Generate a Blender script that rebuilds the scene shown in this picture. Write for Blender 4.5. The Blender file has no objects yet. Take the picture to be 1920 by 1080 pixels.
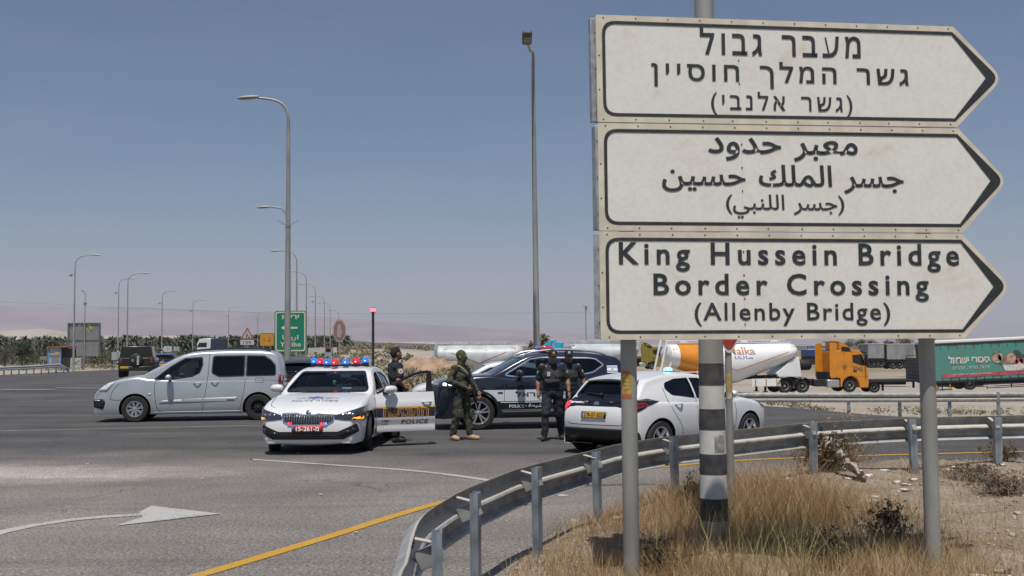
import bpy, bmesh, math, random, unicodedata
import numpy as np
from mathutils import Vector, Matrix
from mathutils.bvhtree import BVHTree
R = math.radians
random.seed(7); RNG = np.random.default_rng(7)
SC = bpy.context.scene
COL = SC.collection

# ------------------------------------------------------------------ camera
CAMZ = 1.70; FPX = 2000.0; PITCH = math.atan(120.0 / FPX); ROLL = R(0.5)
cam_d = bpy.data.cameras.new('camera'); cam = bpy.data.objects.new('camera', cam_d); COL.objects.link(cam)
cam_d.sensor_width = 36.0; cam_d.lens = 36.0 * FPX / 1920.0
cam_d.clip_start = 0.1; cam_d.clip_end = 30000.0
cam.location = (0, 0, CAMZ)
CM = Matrix.Rotation(R(90) + PITCH, 3, 'X') @ Matrix.Rotation(-ROLL, 3, 'Z')
cam.rotation_euler = CM.to_euler()
cam_d.dof.use_dof = True; cam_d.dof.focus_distance = 24.0; cam_d.dof.aperture_fstop = 5.0
SC.camera = cam

# ------------------------------------------------------------------ sky, sun, exposure
HAZE = 0.00010
SUN_EL = 69.0; SUN_AZ = 182.0           # compass angle of the sun from +Y towards +X
W = bpy.data.worlds.new("World"); SC.world = W; W.use_nodes = True
nt = W.node_tree; bg = nt.nodes['Background']
sky = nt.nodes.new('ShaderNodeTexSky'); sky.sky_type = 'NISHITA'; sky.sun_disc = False
sky.sun_elevation = R(SUN_EL); sky.sun_rotation = R(SUN_AZ)
sky.air_density = 1.0; sky.dust_density = 0.8; sky.ozone_density = 3.6; sky.altitude = 0
tcw = nt.nodes.new('ShaderNodeTexCoord'); mpw = nt.nodes.new('ShaderNodeMapping'); mpw.inputs['Scale'].default_value = (1.5, 1.5, 9.0)   # faint uneven thin cloud
nzw = nt.nodes.new('ShaderNodeTexNoise'); nzw.inputs['Scale'].default_value = 2.2; nzw.inputs['Detail'].default_value = 6; nzw.inputs['Roughness'].default_value = .62
rpw = nt.nodes.new('ShaderNodeValToRGB'); rpw.color_ramp.elements[0].position = .42; rpw.color_ramp.elements[1].position = .82
rpw.color_ramp.elements[0].color = (0, 0, 0, 1); rpw.color_ramp.elements[1].color = (.07, .07, .07, 1)
mxw = nt.nodes.new('ShaderNodeMix'); mxw.data_type = 'RGBA'; mxw.inputs[7].default_value = (6.6, 6.5, 6.7, 1)
nt.links.new(tcw.outputs['Generated'], mpw.inputs[0]); nt.links.new(mpw.outputs[0], nzw.inputs['Vector']); nt.links.new(nzw.outputs[0], rpw.inputs[0])
nt.links.new(rpw.outputs[0], mxw.inputs[0]); nt.links.new(sky.outputs[0], mxw.inputs[6])
nt.links.new(mxw.outputs[2], bg.inputs[0]); bg.inputs[1].default_value = 0.061
sl = bpy.data.lights.new('sun', 'SUN'); sl.energy = 3.9; sl.angle = R(0.6); sl.color = (1.0, 0.955, 0.89)
so = bpy.data.objects.new('sun', sl); COL.objects.link(so)
sd = Vector((math.sin(R(SUN_AZ)) * math.cos(R(SUN_EL)), math.cos(R(SUN_AZ)) * math.cos(R(SUN_EL)), math.sin(R(SUN_EL))))
so.rotation_euler = sd.to_track_quat('Z', 'Y').to_euler(); so.location = (0, 0, 60)
SC.view_settings.view_transform = 'Standard'; SC.view_settings.look = 'None'
SC.view_settings.exposure = 0.22; SC.view_settings.gamma = 1.0
SC.render.engine = 'CYCLES'
SC.cycles.max_bounces = 6; SC.cycles.transparent_max_bounces = 12; SC.cycles.volume_bounces = 1
try:
    SC.cycles.use_denoising = True
except Exception:
    pass

# ------------------------------------------------------------------ helpers: pixels of the photo -> world
def ray(px, py):
    v = CM @ Vector(((px - 960.0) / FPX, -(py - 540.0) / FPX, -1.0))
    return v
def P(px, py, D):
    v = ray(px, py); return Vector((0, 0, CAMZ)) + v * (D / v.y)
def G(px, py, z=0.0):
    v = ray(px, py); return Vector((0, 0, CAMZ)) + v * ((z - CAMZ) / v.z)
def GT(px, py):
    "ray against the terrain"
    z = 0.0
    for _ in range(12):
        p = G(px, py, z) if True else None
        z = 0.5 * z + 0.5 * zt(p.x, p.y)
    return p

def ss(a, b, x):
    t = np.clip((np.asarray(x, float) - a) / (b - a), 0, 1); return t * t * (3 - 2 * t)

def zt(x, y):
    x = np.asarray(x, float); y = np.asarray(y, float)
    xc = np.clip(x, -20, 60)
    far = ss(28, 62, y) * (1 - ss(160, 420, y))
    z = far * (-0.022 * xc - 0.003 * y)
    z = z - 0.42 * ss(7, 13, x) * ss(24, 34, y) * (1 - ss(40, 60, y)) - 0.15 * ss(34, 40, y) * ss(5, 15, x) * (1 - ss(160, 420, y))
    z = z - 0.75 * ss(40, 60, y) * ss(6, 20, x) * (1 - ss(160, 420, y))
    z = z + 2.3 * np.exp(-(((x + 13) / 16) ** 2 + ((y - 118) / 26) ** 2)) * ss(30, 70, y)
    return float(z) if z.ndim == 0 else z

# ------------------------------------------------------------------ helpers: objects
def tag(o, label=None, cat=None, group=None, kind=None):
    if label: o['label'] = label
    if cat: o['category'] = cat
    if group: o['group'] = group
    if kind: o['kind'] = kind
    return o
def thing(name, label, cat, loc=(0, 0, 0), rz=0.0, group=None):
    o = bpy.data.objects.new(name, None); COL.objects.link(o); o.empty_display_size = 0.2
    o.location = loc; o.rotation_euler = (0, 0, rz)
    return tag(o, label, cat, group)
def copy_tree(o, parent=None):
    c = o.copy(); COL.objects.link(c)
    if parent is not None: c.parent = parent
    for ch in list(o.children): copy_tree(ch, c)
    return c

class MB:
    "mesh collector"
    def __init__(s): s.v = []; s.f = []; s.m = []; s.loops = None
    def add(s, vs, fs, m=0):
        b = len(s.v); s.v.extend([tuple(map(float, v)) for v in vs])
        for f in fs: s.f.append(tuple(b + i for i in f)); s.m.append(m)
        return s
    def box(s, c, size, rot=None, m=0):
        hx, hy, hz = [a / 2 for a in size]
        vs = [Vector((x, y, z)) for x in (-hx, hx) for y in (-hy, hy) for z in (-hz, hz)]
        if rot is not None: vs = [rot @ v for v in vs]
        c = Vector(c)
        return s.add([c + v for v in vs], [(0, 1, 3, 2), (4, 6, 7, 5), (0, 4, 5, 1), (2, 3, 7, 6), (0, 2, 6, 4), (1, 5, 7, 3)], m)
    def beam(s, a, b, w, h, m=0, up=(0, 0, 1)):
        a = Vector(a); b = Vector(b); d = (b - a); L = d.length; d.normalize()
        up = Vector(up); x = d.cross(up)
        if x.length < 1e-4: x = d.cross(Vector((0, 1, 0)))
        x.normalize(); z = x.cross(d)
        return s.box((a + b) / 2, (w, L, h), Matrix((x, d, z)).transposed(), m)
    def tube(s, path, r, n=8, m=0, cap=True):
        path = [Vector(p) for p in path]; k = len(path)
        if not hasattr(r, '__len__'): r = [r] * k
        vs = []; prev = None
        for i, p in enumerate(path):
            t = (path[min(i + 1, k - 1)] - path[max(i - 1, 0)]).normalized()
            if prev is None:
                prev = t.orthogonal().normalized()
            x = (prev - t * prev.dot(t)).normalized(); prev = x; y = t.cross(x)
            for j in range(n):
                a = 2 * math.pi * j / n
                vs.append(p + (x * math.cos(a) + y * math.sin(a)) * r[i])
        fs = [(i * n + j, i * n + (j + 1) % n, (i + 1) * n + (j + 1) % n, (i + 1) * n + j) for i in range(k - 1) for j in range(n)]
        if cap: fs += [tuple(range(n - 1, -1, -1)), tuple((k - 1) * n + j for j in range(n))]
        return s.add(vs, fs, m)
    def lathe(s, prof, n=24, M=None, m=0, cap=False):
        "profile (r, z) about z, M places it"
        vs = []; fs = []; k = len(prof)
        for (r, z) in prof:
            for j in range(n):
                a = 2 * math.pi * j / n; vs.append(Vector((r * math.cos(a), r * math.sin(a), z)))
        for i in range(k - 1):
            for j in range(n): fs.append((i * n + j, i * n + (j + 1) % n, (i + 1) * n + (j + 1) % n, (i + 1) * n + j))
        if cap and prof[0][0] > 1e-6: fs.append(tuple(range(n - 1, -1, -1)))
        if cap and prof[-1][0] > 1e-6: fs.append(tuple((k - 1) * n + j for j in range(n)))
        if M is not None: vs = [M @ v for v in vs]
        return s.add(vs, fs, m)
    def prism(s, poly, a, b, axis='y', m=0):
        "2D polygon extruded from a to b along axis; poly in the other two coordinates (order x,z / y,z / x,y)"
        def mk(p, t):
            return {'y': (p[0], t, p[1]), 'x': (t, p[0], p[1]), 'z': (p[0], p[1], t)}[axis]
        n = len(poly); vs = [mk(p, a) for p in poly] + [mk(p, b) for p in poly]
        fs = [tuple(range(n - 1, -1, -1)), tuple(range(n, 2 * n))] + [(i, (i + 1) % n, n + (i + 1) % n, n + i) for i in range(n)]
        return s.add(vs, fs, m)
    def xf(s, M):
        s.v = [tuple(M @ Vector(v)) for v in s.v]; return s
    def mesh(s, name, angle=40):
        me = bpy.data.meshes.new(name); me.from_pydata(s.v, [], s.f)
        me.polygons.foreach_set('material_index', s.m); me.update()
        bm = bmesh.new(); bm.from_mesh(me); bmesh.ops.recalc_face_normals(bm, faces=bm.faces); bm.to_mesh(me); bm.free()
        if angle:
            me.polygons.foreach_set('use_smooth', [True] * len(me.polygons)); me.set_sharp_from_angle(angle=R(angle))
        return me
    def build(s, name, mats, parent=None, angle=40, bevel=0, solid=0, seg=2):
        if not isinstance(mats, (list, tuple)): mats = [mats]
        me = s.mesh(name, angle)
        return link(name, me, mats, parent, bevel, solid, seg)
def link(name, me, mats=None, parent=None, bevel=0, solid=0, seg=2):
    o = bpy.data.objects.new(name, me); COL.objects.link(o)
    if mats:
        for m in (mats if isinstance(mats, (list, tuple)) else [mats]): me.materials.append(m)
    if parent is not None: o.parent = parent
    if solid:
        md = o.modifiers.new('solid', 'SOLIDIFY'); md.thickness = abs(solid); md.offset = 1 if solid > 0 else -1
    if bevel:
        md = o.modifiers.new('bevel', 'BEVEL'); md.width = bevel; md.segments = seg; md.limit_method = 'ANGLE'; md.angle_limit = R(35); md.harden_normals = False
    return o
def np_mesh(name, verts, faces, mats, parent=None, smooth=False, mi=None):
    verts = np.asarray(verts, np.float32); faces = np.asarray(faces, np.int32); k = faces.shape[1]
    me = bpy.data.meshes.new(name)
    me.vertices.add(len(verts)); me.vertices.foreach_set('co', verts.ravel())
    me.loops.add(faces.size); me.loops.foreach_set('vertex_index', faces.ravel())
    me.polygons.add(len(faces)); me.polygons.foreach_set('loop_start', np.arange(0, faces.size, k, dtype=np.int32))
    if mi is not None: me.polygons.foreach_set('material_index', np.asarray(mi, np.int32))
    if smooth: me.polygons.foreach_set('use_smooth', np.ones(len(faces), bool))
    me.update(calc_edges=True); me.validate()
    return link(name, me, mats, parent)

# ------------------------------------------------------------------ helpers: materials
def srgb(*c):
    return tuple(((x / 255.0) / 12.92 if x / 255.0 <= 0.04045 else ((x / 255.0 + 0.055) / 1.055) ** 2.4) for x in c)
MATS = {}
def mat(name, col, rough=0.6, metal=0.0, var=0.0, scale=8.0, bump=0.0, bscale=None, coat=0.0, emit=None, es=0.0, spec=0.5, col2=None, detail=4.0, stretch=None):
    if name in MATS: return MATS[name]
    m = bpy.data.materials.new(name); m.use_nodes = True; N = m.node_tree.nodes; Lk = m.node_tree.links
    b = N['Principled BSDF']; b.inputs['Roughness'].default_value = rough; b.inputs['Metallic'].default_value = metal
    b.inputs['Specular IOR Level'].default_value = spec; b.inputs['Coat Weight'].default_value = coat; b.inputs['Coat Roughness'].default_value = 0.04
    b.inputs['Base Color'].default_value = (*col, 1)
    if var or bump:
        tc = N.new('ShaderNodeTexCoord'); src = tc.outputs['Object']
        if stretch:
            mp = N.new('ShaderNodeMapping'); mp.inputs['Scale'].default_value = stretch; Lk.new(src, mp.inputs[0]); src = mp.outputs[0]
        nz = N.new('ShaderNodeTexNoise'); nz.inputs['Scale'].default_value = scale; nz.inputs['Detail'].default_value = detail; Lk.new(src, nz.inputs['Vector'])
        if var:
            r = N.new('ShaderNodeValToRGB'); c2 = col2 if col2 else tuple(c * (1 - var) for c in col)
            c1 = col if col2 else tuple(min(1, c * (1 + var)) for c in col)
            r.color_ramp.elements[0].position = 0.36; r.color_ramp.elements[1].position = 0.66
            r.color_ramp.elements[0].color = (*c2, 1); r.color_ramp.elements[1].color = (*c1, 1)
            Lk.new(nz.outputs['Fac'], r.inputs[0]); Lk.new(r.outputs[0], b.inputs['Base Color'])
        if bump:
            n2 = nz
            if bscale:
                n2 = N.new('ShaderNodeTexNoise'); n2.inputs['Scale'].default_value = bscale; n2.inputs['Detail'].default_value = 3; Lk.new(src, n2.inputs['Vector'])
            bp = N.new('ShaderNodeBump'); bp.inputs['Strength'].default_value = bump; bp.inputs['Distance'].default_value = 0.02
            Lk.new(n2.outputs['Fac'], bp.inputs['Height']); Lk.new(bp.outputs[0], b.inputs['Normal'])
    if emit:
        b.inputs['Emission Color'].default_value = (*emit, 1); b.inputs['Emission Strength'].default_value = es
    MATS[name] = m; return m
def glass(name, tint, rough=0.02, refl=0.5):
    if name in MATS: return MATS[name]
    m = bpy.data.materials.new(name); m.use_nodes = True; N = m.node_tree.nodes; Lk = m.node_tree.links
    N.remove(N['Principled BSDF']); out = N['Material Output']
    t = N.new('ShaderNodeBsdfTransparent'); t.inputs[0].default_value = (*tint, 1)
    g = N.new('ShaderNodeBsdfGlossy'); g.inputs['Roughness'].default_value = rough; g.inputs[0].default_value = (0.9, 0.95, 1, 1)
    fr = N.new('ShaderNodeFresnel'); fr.inputs[0].default_value = 1.5
    mx = N.new('ShaderNodeMixShader'); Lk.new(fr.outputs[0], mx.inputs[0]); Lk.new(t.outputs[0], mx.inputs[1]); Lk.new(g.outputs[0], mx.inputs[2])
    Lk.new(mx.outputs[0], out.inputs[0]); MATS[name] = m; return m

# ------------------------------------------------------------------ helpers: lettering
_ar = {}
for cp in range(0xFE80, 0xFEFD):
    d = unicodedata.decomposition(chr(cp)).split()
    if len(d) == 2: _ar[(int(d[1], 16), d[0][1:-1])] = chr(cp)
MIR = {'(': ')', ')': '('}
def rtl(s): return ''.join(MIR.get(c, c) for c in reversed(s))
def arabic(s):
    out = []
    for i, c in enumerate(s):
        o = ord(c)
        if (o, 'isolated') not in _ar: out.append(c); continue
        pj = i > 0 and (ord(s[i - 1]), 'initial') in _ar
        nj = i < len(s) - 1 and (ord(s[i + 1]), 'isolated') in _ar and (o, 'initial') in _ar
        form = 'medial' if pj and nj else 'final' if pj else 'initial' if nj else 'isolated'
        out.append(_ar.get((o, form), c))
    return rtl(out)
_txt = {}
def text_geo(s, bold=0.0, spacing=1.0, shear=0.0, wspace=1.0):
    key = (s, bold, spacing, shear, wspace)
    if key not in _txt:
        c = bpy.data.curves.new('lettering', 'FONT'); c.body = s; c.offset = bold; c.space_character = spacing; c.space_word = wspace; c.shear = shear; c.resolution_u = 3
        o = bpy.data.objects.new('lettering', c); me = bpy.data.meshes.new_from_object(o)
        v = np.array([q.co[:2] for q in me.vertices]); f = [tuple(p.vertices) for p in me.polygons]
        bpy.data.objects.remove(o); bpy.data.curves.remove(c); bpy.data.meshes.remove(me)
        _txt[key] = (v, f)
    return _txt[key]
def text_fit(s, box, **k):
    "2D lettering stretched into box (x0, y0, x1, y1) with y upward"
    v, f = text_geo(s, **k); lo = v.min(0); hi = v.max(0)
    x0, y0, x1, y1 = box
    w = (v - lo) / (hi - lo)
    return np.stack([x0 + w[:, 0] * (x1 - x0), y0 + w[:, 1] * (y1 - y0)], 1), f

# ------------------------------------------------------------------ shared materials
M_GALV = mat('galvanised_steel', (0.36, 0.38, 0.40), 0.5, 0.35, var=0.22, scale=14, bump=0.06)
M_GALVB = mat('galvanised_steel_blue', (0.25, 0.285, 0.32), 0.55, 0.35, var=0.45, scale=9, detail=8, stretch=(1, 1, .35))
M_POLE = mat('pole_grey', (0.30, 0.30, 0.28), 0.55, 0.2, var=0.2, scale=5, detail=9, stretch=(1, 1, .22))
M_BLACK = mat('black_plastic', (0.012, 0.012, 0.013), 0.5)
M_RUBBER = mat('tyre_rubber', (0.022, 0.021, 0.020), 0.85, var=0.25, scale=20)
M_ALLOY = mat('alloy', (0.62, 0.63, 0.65), 0.28, 0.8)
M_CHROME = mat('chrome', (0.75, 0.76, 0.78), 0.12, 1.0)
M_DARKSTEEL = mat('dark_steel', (0.03, 0.033, 0.037), 0.55, 0.2, var=0.2)
M_WHITE = mat('white_lettering', (0.8, 0.8, 0.8), 0.5)
# ------------------------------------------------------------------ ground
VERGE_PX = [(885, 1110), (950, 1042), (1026, 991), (1123, 955), (1240, 915), (1350, 893), (1520, 876), (1610, 869), (1700, 867), (1890, 864), (1990, 861)]
VERGE = [G(*p) for p in VERGE_PX]
VERGE = [(0.2, 2.0), (-0.1, 5.5)] + [(p.x, p.y) for p in VERGE] + [(14, 15.9), (40, 17.5)]
def seg_dist(x, y, pl):
    "signed distance to an open polyline, positive on its right-hand side"
    best = np.full(x.shape, 1e9); sg = np.ones(x.shape)
    for (ax, ay), (bx, by) in zip(pl[:-1], pl[1:]):
        dx, dy = bx - ax, by - ay; L = dx * dx + dy * dy
        t = np.clip(((x - ax) * dx + (y - ay) * dy) / L, 0, 1)
        qx, qy = ax + t * dx, ay + t * dy; d = np.hypot(x - qx, y - qy)
        s = np.sign((x - ax) * -dy + (y - ay) * dx) * -1
        u = d < best - 1e-9; best = np.where(u, d, best); sg = np.where(u, s, sg)
    return best * sg
def gz(x, y):
    "ground sheet height (verge mound included, under the roads elsewhere)"
    x = np.asarray(x, float); y = np.asarray(y, float)
    d = seg_dist(np.atleast_1d(x), np.atleast_1d(y), VERGE).reshape(x.shape)
    m = np.where((y < 22) & (x < 45), ss(-0.3, 0.7, d), 0)
    bump = 0.03 * np.sin(2.1 * x + 1.3 * y) + 0.025 * np.sin(3.7 * x - 2.9 * y + 1)
    return zt(x, y) - 0.05 + m * (0.13 + bump)
def grid_mesh(name, xs, ys, zf, mats, keep=None):
    X, Y = np.meshgrid(xs, ys, indexing='ij'); Z = zf(X, Y)
    v = np.stack([X, Y, Z], -1).reshape(-1, 3); ny = len(ys)
    I, J = np.meshgrid(np.arange(len(xs) - 1), np.arange(ny - 1), indexing='ij')
    a = (I * ny + J).ravel(); f = np.stack([a, a + ny, a + ny + 1, a + 1], 1)
    if keep is not None:
        c = v[f].mean(1); f = f[keep(c[:, 0], c[:, 1])]
    return np_mesh(name, v, f, mats, smooth=True)

def ground_material():
    m = bpy.data.materials.new('dry_ground'); m.use_nodes = True; N = m.node_tree.nodes; L = m.node_tree.links; b = N['Principled BSDF']
    b.inputs['Roughness'].default_value = 0.95; b.inputs['Specular IOR Level'].default_value = 0.1
    g = N.new('ShaderNodeNewGeometry')
    def noise(sc, det=5, rough=0.6):
        n = N.new('ShaderNodeTexNoise'); n.inputs['Scale'].default_value = sc; n.inputs['Detail'].default_value = det; n.inputs['Roughness'].default_value = rough
        L.new(g.outputs['Position'], n.inputs['Vector']); return n.outputs['Fac']
    def ramp(fac, stops):
        r = N.new('ShaderNodeValToRGB')
        while len(r.color_ramp.elements) < len(stops): r.color_ramp.elements.new(0.5)
        for e, (p, c) in zip(r.color_ramp.elements, stops): e.position = p; e.color = (*c, 1)
        L.new(fac, r.inputs[0]); return r.outputs[0]
    def mix(f, a, bb, blend='MIX'):
        x = N.new('ShaderNodeMix'); x.data_type = 'RGBA'; x.blend_type = blend
        if isinstance(f, float): x.inputs[0].default_value = f
        else: L.new(f, x.inputs[0])
        L.new(a, x.inputs[6]); L.new(bb, x.inputs[7]); return x.outputs[2]
    near = ramp(noise(1.3, 8), [(0.3, (0.20, 0.148, 0.10)), (0.5, (0.29, 0.237, 0.18)), (0.7, (0.36, 0.315, 0.26))])
    grit = ramp(noise(28, 3, 0.8), [(0.35, (0.55, 0.5, 0.45)), (0.55, (1, 1, 1)), (0.72, (1.35, 1.35, 1.32))])
    near = mix(1.0, near, grit, 'MULTIPLY')
    lot = ramp(noise(0.18, 7), [(0.3, (0.28, 0.24, 0.195)), (0.55, (0.34, 0.30, 0.253)), (0.75, (0.385, 0.345, 0.30))])
    far = ramp(noise(0.012, 6), [(0.35, (0.10, 0.105, 0.055)), (0.5, (0.24, 0.18, 0.115)), (0.65, (0.34, 0.26, 0.18))])
    sep = N.new('ShaderNodeSeparateXYZ'); L.new(g.outputs['Position'], sep.inputs[0])
    def mr(s, a, c):
        r = N.new('ShaderNodeMapRange'); r.inputs[1].default_value = a; r.inputs[2].default_value = c; L.new(s, r.inputs[0]); return r.outputs[0]
    c = mix(mr(sep.outputs[1], 20, 30), near, lot); c = mix(mr(sep.outputs[1], 130, 260), c, far)
    L.new(c, b.inputs['Base Color'])
    bp = N.new('ShaderNodeBump'); bp.inputs['Strength'].default_value = 0.6; bp.inputs['Distance'].default_value = 0.04; L.new(noise(22, 6, 0.7), bp.inputs['Height']); L.new(bp.outputs[0], b.inputs['Normal'])
    return m
def geom(a, b, n): return list(np.geomspace(a, b, n))
gx = sorted(set([-9000, -5000, -3000, -2000] + [-x for x in geom(70, 1400, 16)] + list(np.arange(-66, -12, 3)) + list(np.arange(-12, 14, 0.3)) + list(np.arange(14, 66, 3)) + geom(70, 1400, 16) + [2000, 3000, 5000, 9000]))
gy = sorted(set([-40, -20, -8] + list(np.arange(0, 22, 0.3)) + list(np.arange(22, 160, 2.0)) + geom(165, 1500, 22) + [2000, 3000, 4500, 7000, 11000]))
M_GROUND = ground_material()
tag(grid_mesh('ground', gx, gy, gz, M_GROUND), kind='structure')

# road sheet
def road_material():
    m = bpy.data.materials.new('asphalt'); m.use_nodes = True; N = m.node_tree.nodes; L = m.node_tree.links; b = N['Principled BSDF']
    b.inputs['Roughness'].default_value = 0.85; b.inputs['Specular IOR Level'].default_value = 0.25
    g = N.new('ShaderNodeNewGeometry')
    def noise(sc, det=4, rough=0.55, st=None):
        n = N.new('ShaderNodeTexNoise'); n.inputs['Scale'].default_value = sc; n.inputs['Detail'].default_value = det; n.inputs['Roughness'].default_value = rough
        src = g.outputs['Position']
        if st:
            mp = N.new('ShaderNodeMapping'); mp.inputs['Scale'].default_value = st; L.new(src, mp.inputs[0]); src = mp.outputs[0]
        L.new(src, n.inputs['Vector']); return n.outputs['Fac']
    def ramp(fac, stops):
        r = N.new('ShaderNodeValToRGB')
        while len(r.color_ramp.elements) < len(stops): r.color_ramp.elements.new(0.5)
        for e, (p, c) in zip(r.color_ramp.elements, stops): e.position = p; e.color = (*c, 1)
        L.new(fac, r.inputs[0]); return r.outputs[0]
    def mix(f, a, bb, blend='MIX'):
        x = N.new('ShaderNodeMix'); x.data_type = 'RGBA'; x.blend_type = blend
        if isinstance(f, float): x.inputs[0].default_value = f
        else: L.new(f, x.inputs[0])
        L.new(a, x.inputs[6]); L.new(bb, x.inputs[7]); return x.outputs[2]
    def math_(op, a, bb=None, c=None):
        x = N.new('ShaderNodeMath'); x.operation = op
        for i, q in enumerate((a, bb, c)):
            if q is None: continue
            if isinstance(q, (int, float)): x.inputs[i].default_value = q
            else: L.new(q, x.inputs[i])
        return x.outputs[0]
    sep = N.new('ShaderNodeSeparateXYZ'); L.new(g.outputs['Position'], sep.inputs[0]); X, Y = sep.outputs[0], sep.outputs[1]
    worn = ramp(noise(0.55, 5), [(0.3, (0.146, 0.134, 0.124)), (0.7, (0.205, 0.189, 0.177))])
    fresh = ramp(noise(0.5, 5, 0.6, (0.35, 1.6, 1)), [(0.3, (0.057, 0.056, 0.056)), (0.55, (0.079, 0.077, 0.077)), (0.75, (0.108, 0.104, 0.101))])
    wob = math_('MULTIPLY', math_('SUBTRACT', noise(0.25, 4), 0.5), 5.0)
    e = math_('ADD', math_('ADD', Y, math_('MULTIPLY', X, 0.18)), wob)
    mr = N.new('ShaderNodeMapRange'); mr.inputs[1].default_value = 15.2; mr.inputs[2].default_value = 18.2; L.new(e, mr.inputs[0])
    c = mix(mr.outputs[0], worn, fresh)
    # blown sand patch on the left
    dx = math_('DIVIDE', math_('ADD', X, 8.6), 4.3); dy = math_('DIVIDE', math_('ADD', Y, -15.6), 1.25)
    rr = math_('SQRT', math_('ADD', math_('MULTIPLY', dx, dx), math_('MULTIPLY', dy, dy)))
    rr = math_('ADD', rr, math_('MULTIPLY', math_('SUBTRACT', noise(1.1, 6, 0.65), 0.5), 1.3))
    ms = N.new('ShaderNodeMapRange'); ms.inputs[1].default_value = 1.2; ms.inputs[2].default_value = 0.6; L.new(rr, ms.inputs[0])
    sand = ramp(noise(3, 5), [(0.3, (0.30, 0.265, 0.235)), (0.7, (0.37, 0.335, 0.30))])
    c = mix(ms.outputs[0], c, sand)
    # dust along the rail side
    grain = ramp(noise(34, 2, 0.9), [(0.32, (0.30, 0.30, 0.30)), (0.5, (0.98, 0.98, 0.98)), (0.64, (1.85, 1.82, 1.78))])
    c = mix(0.85, c, grain, 'MULTIPLY')
    grain2 = ramp(noise(14, 3, 0.8), [(0.35, (0.82, 0.82, 0.82)), (0.62, (1.14, 1.13, 1.12))])
    c = mix(1.0, c, grain2, 'MULTIPLY')
    st = ramp(noise(1.7, 4, 0.6), [(0.66, (1, 1, 1)), (0.8, (0.74, 0.71, 0.68))]); c = mix(1.0, c, st, 'MULTIPLY')
    tr = ramp(noise(0.8, 5, 0.7, (0.12, 2.2, 1)), [(0.5, (1, 1, 1)), (0.72, (0.72, 0.72, 0.72))]); c = mix(0.8, c, tr, 'MULTIPLY')
    big = ramp(noise(0.33, 5, 0.65), [(0.34, (0.84, 0.83, 0.82)), (0.5, (1, 1, 1)), (0.68, (1.18, 1.17, 1.15))]); c = mix(1.0, c, big, 'MULTIPLY')
    vo = N.new('ShaderNodeTexVoronoi'); vo.feature = 'DISTANCE_TO_EDGE'; vo.inputs['Scale'].default_value = 0.30
    wv = N.new('ShaderNodeVectorMath'); wv.operation = 'MULTIPLY_ADD'; nv = N.new('ShaderNodeTexNoise'); nv.inputs['Scale'].default_value = 1.4; nv.inputs['Detail'].default_value = 6; L.new(g.outputs['Position'], nv.inputs['Vector'])
    L.new(nv.outputs['Color'], wv.inputs[0]); wv.inputs[1].default_value = (1.3, 1.3, 0); L.new(g.outputs['Position'], wv.inputs[2]); L.new(wv.outputs[0], vo.inputs['Vector'])
    ck = ramp(vo.outputs['Distance'], [(0.0, (0.45, 0.43, 0.42)), (0.0045, (0.8, 0.8, 0.8)), (0.008, (1, 1, 1))])
    cm = N.new('ShaderNodeMapRange'); cm.inputs[1].default_value = 0.52; cm.inputs[2].default_value = 0.6; L.new(noise(0.28, 3), cm.inputs[0]); c = mix(cm.outputs[0], c, mix(1.0, c, ck, 'MULTIPLY'))
    spot = ramp(noise(2.6, 2, 0.5), [(0.72, (1, 1, 1)), (0.76, (0.62, 0.6, 0.58))]); c = mix(0.8, c, spot, 'MULTIPLY')
    L.new(c, b.inputs['Base Color'])
    bp = N.new('ShaderNodeBump'); bp.inputs['Strength'].default_value = 0.5; bp.inputs['Distance'].default_value = 0.012; L.new(noise(60, 2, 0.8), bp.inputs['Height']); L.new(bp.outputs[0], b.inputs['Normal'])
    return m
M_ROAD = road_material()
RAIL_R = [(2.5, 35.0), (60, 37.5)]
def road_keep(x, y):
    d = seg_dist(x, y, VERGE)
    k = d < 0.9
    k &= ~((x > 3) & (y > 33.0 + 0.03 * x)); k &= ~((x > -3.0) & (y > 33.5)) ; k &= y < 150
    k &= (x < -3.0) | (y < 33.5)
    le = np.interp(y, [0, 60, 88, 150], [-80, -60, -42.5, -44]); k &= x > le
    ri = np.interp(y, [33.5, 60, 150], [-3.0, -10.5, -26]); k &= ~((y > 33.5) & (x > ri))
    return k
rx = sorted(set(list(np.arange(-81, -14, 1.5)) + list(np.arange(-14, 16, 0.2)) + list(np.arange(16, 61, 1.5))))
ry = sorted(set(list(np.arange(1.5, 24, 0.2)) + list(np.arange(24, 151, 1.0))))
tag(grid_mesh('road', rx, ry, lambda X, Y: zt(X, Y) + 0.0, M_ROAD, road_keep), kind='structure')

# painted markings: ribbons 4 mm above the road
def ribbon(name, pts, w, m, z=0.006, n=60):
    pts = [Vector((p[0], p[1], 0)) for p in pts]; pl = []
    for i in range(len(pts) - 1):
        p0, p1, p2, p3 = pts[max(i - 1, 0)], pts[i], pts[i + 1], pts[min(i + 2, len(pts) - 1)]
        for t in np.linspace(0, 1, 12, endpoint=False):
            pl.append(0.5 * ((2 * p1) + (p2 - p0) * t + (2 * p0 - 5 * p1 + 4 * p2 - p3) * t * t + (3 * p1 - p0 - 3 * p2 + p3) * t ** 3))
    pl.append(pts[-1]); mb = MB(); vs = []
    for i, p in enumerate(pl):
        t = (pl[min(i + 1, len(pl) - 1)] - pl[max(i - 1, 0)]).normalized(); s = Vector((-t.y, t.x, 0)) * w / 2
        for q in (p - s, p + s): vs.append((q.x, q.y, zt(q.x, q.y) + z))
    mb.add(vs, [(2 * i, 2 * i + 1, 2 * i + 3, 2 * i + 2) for i in range(len(pl) - 1)])
    o = mb.build(name, m); tag(o, kind='structure'); return o
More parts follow.
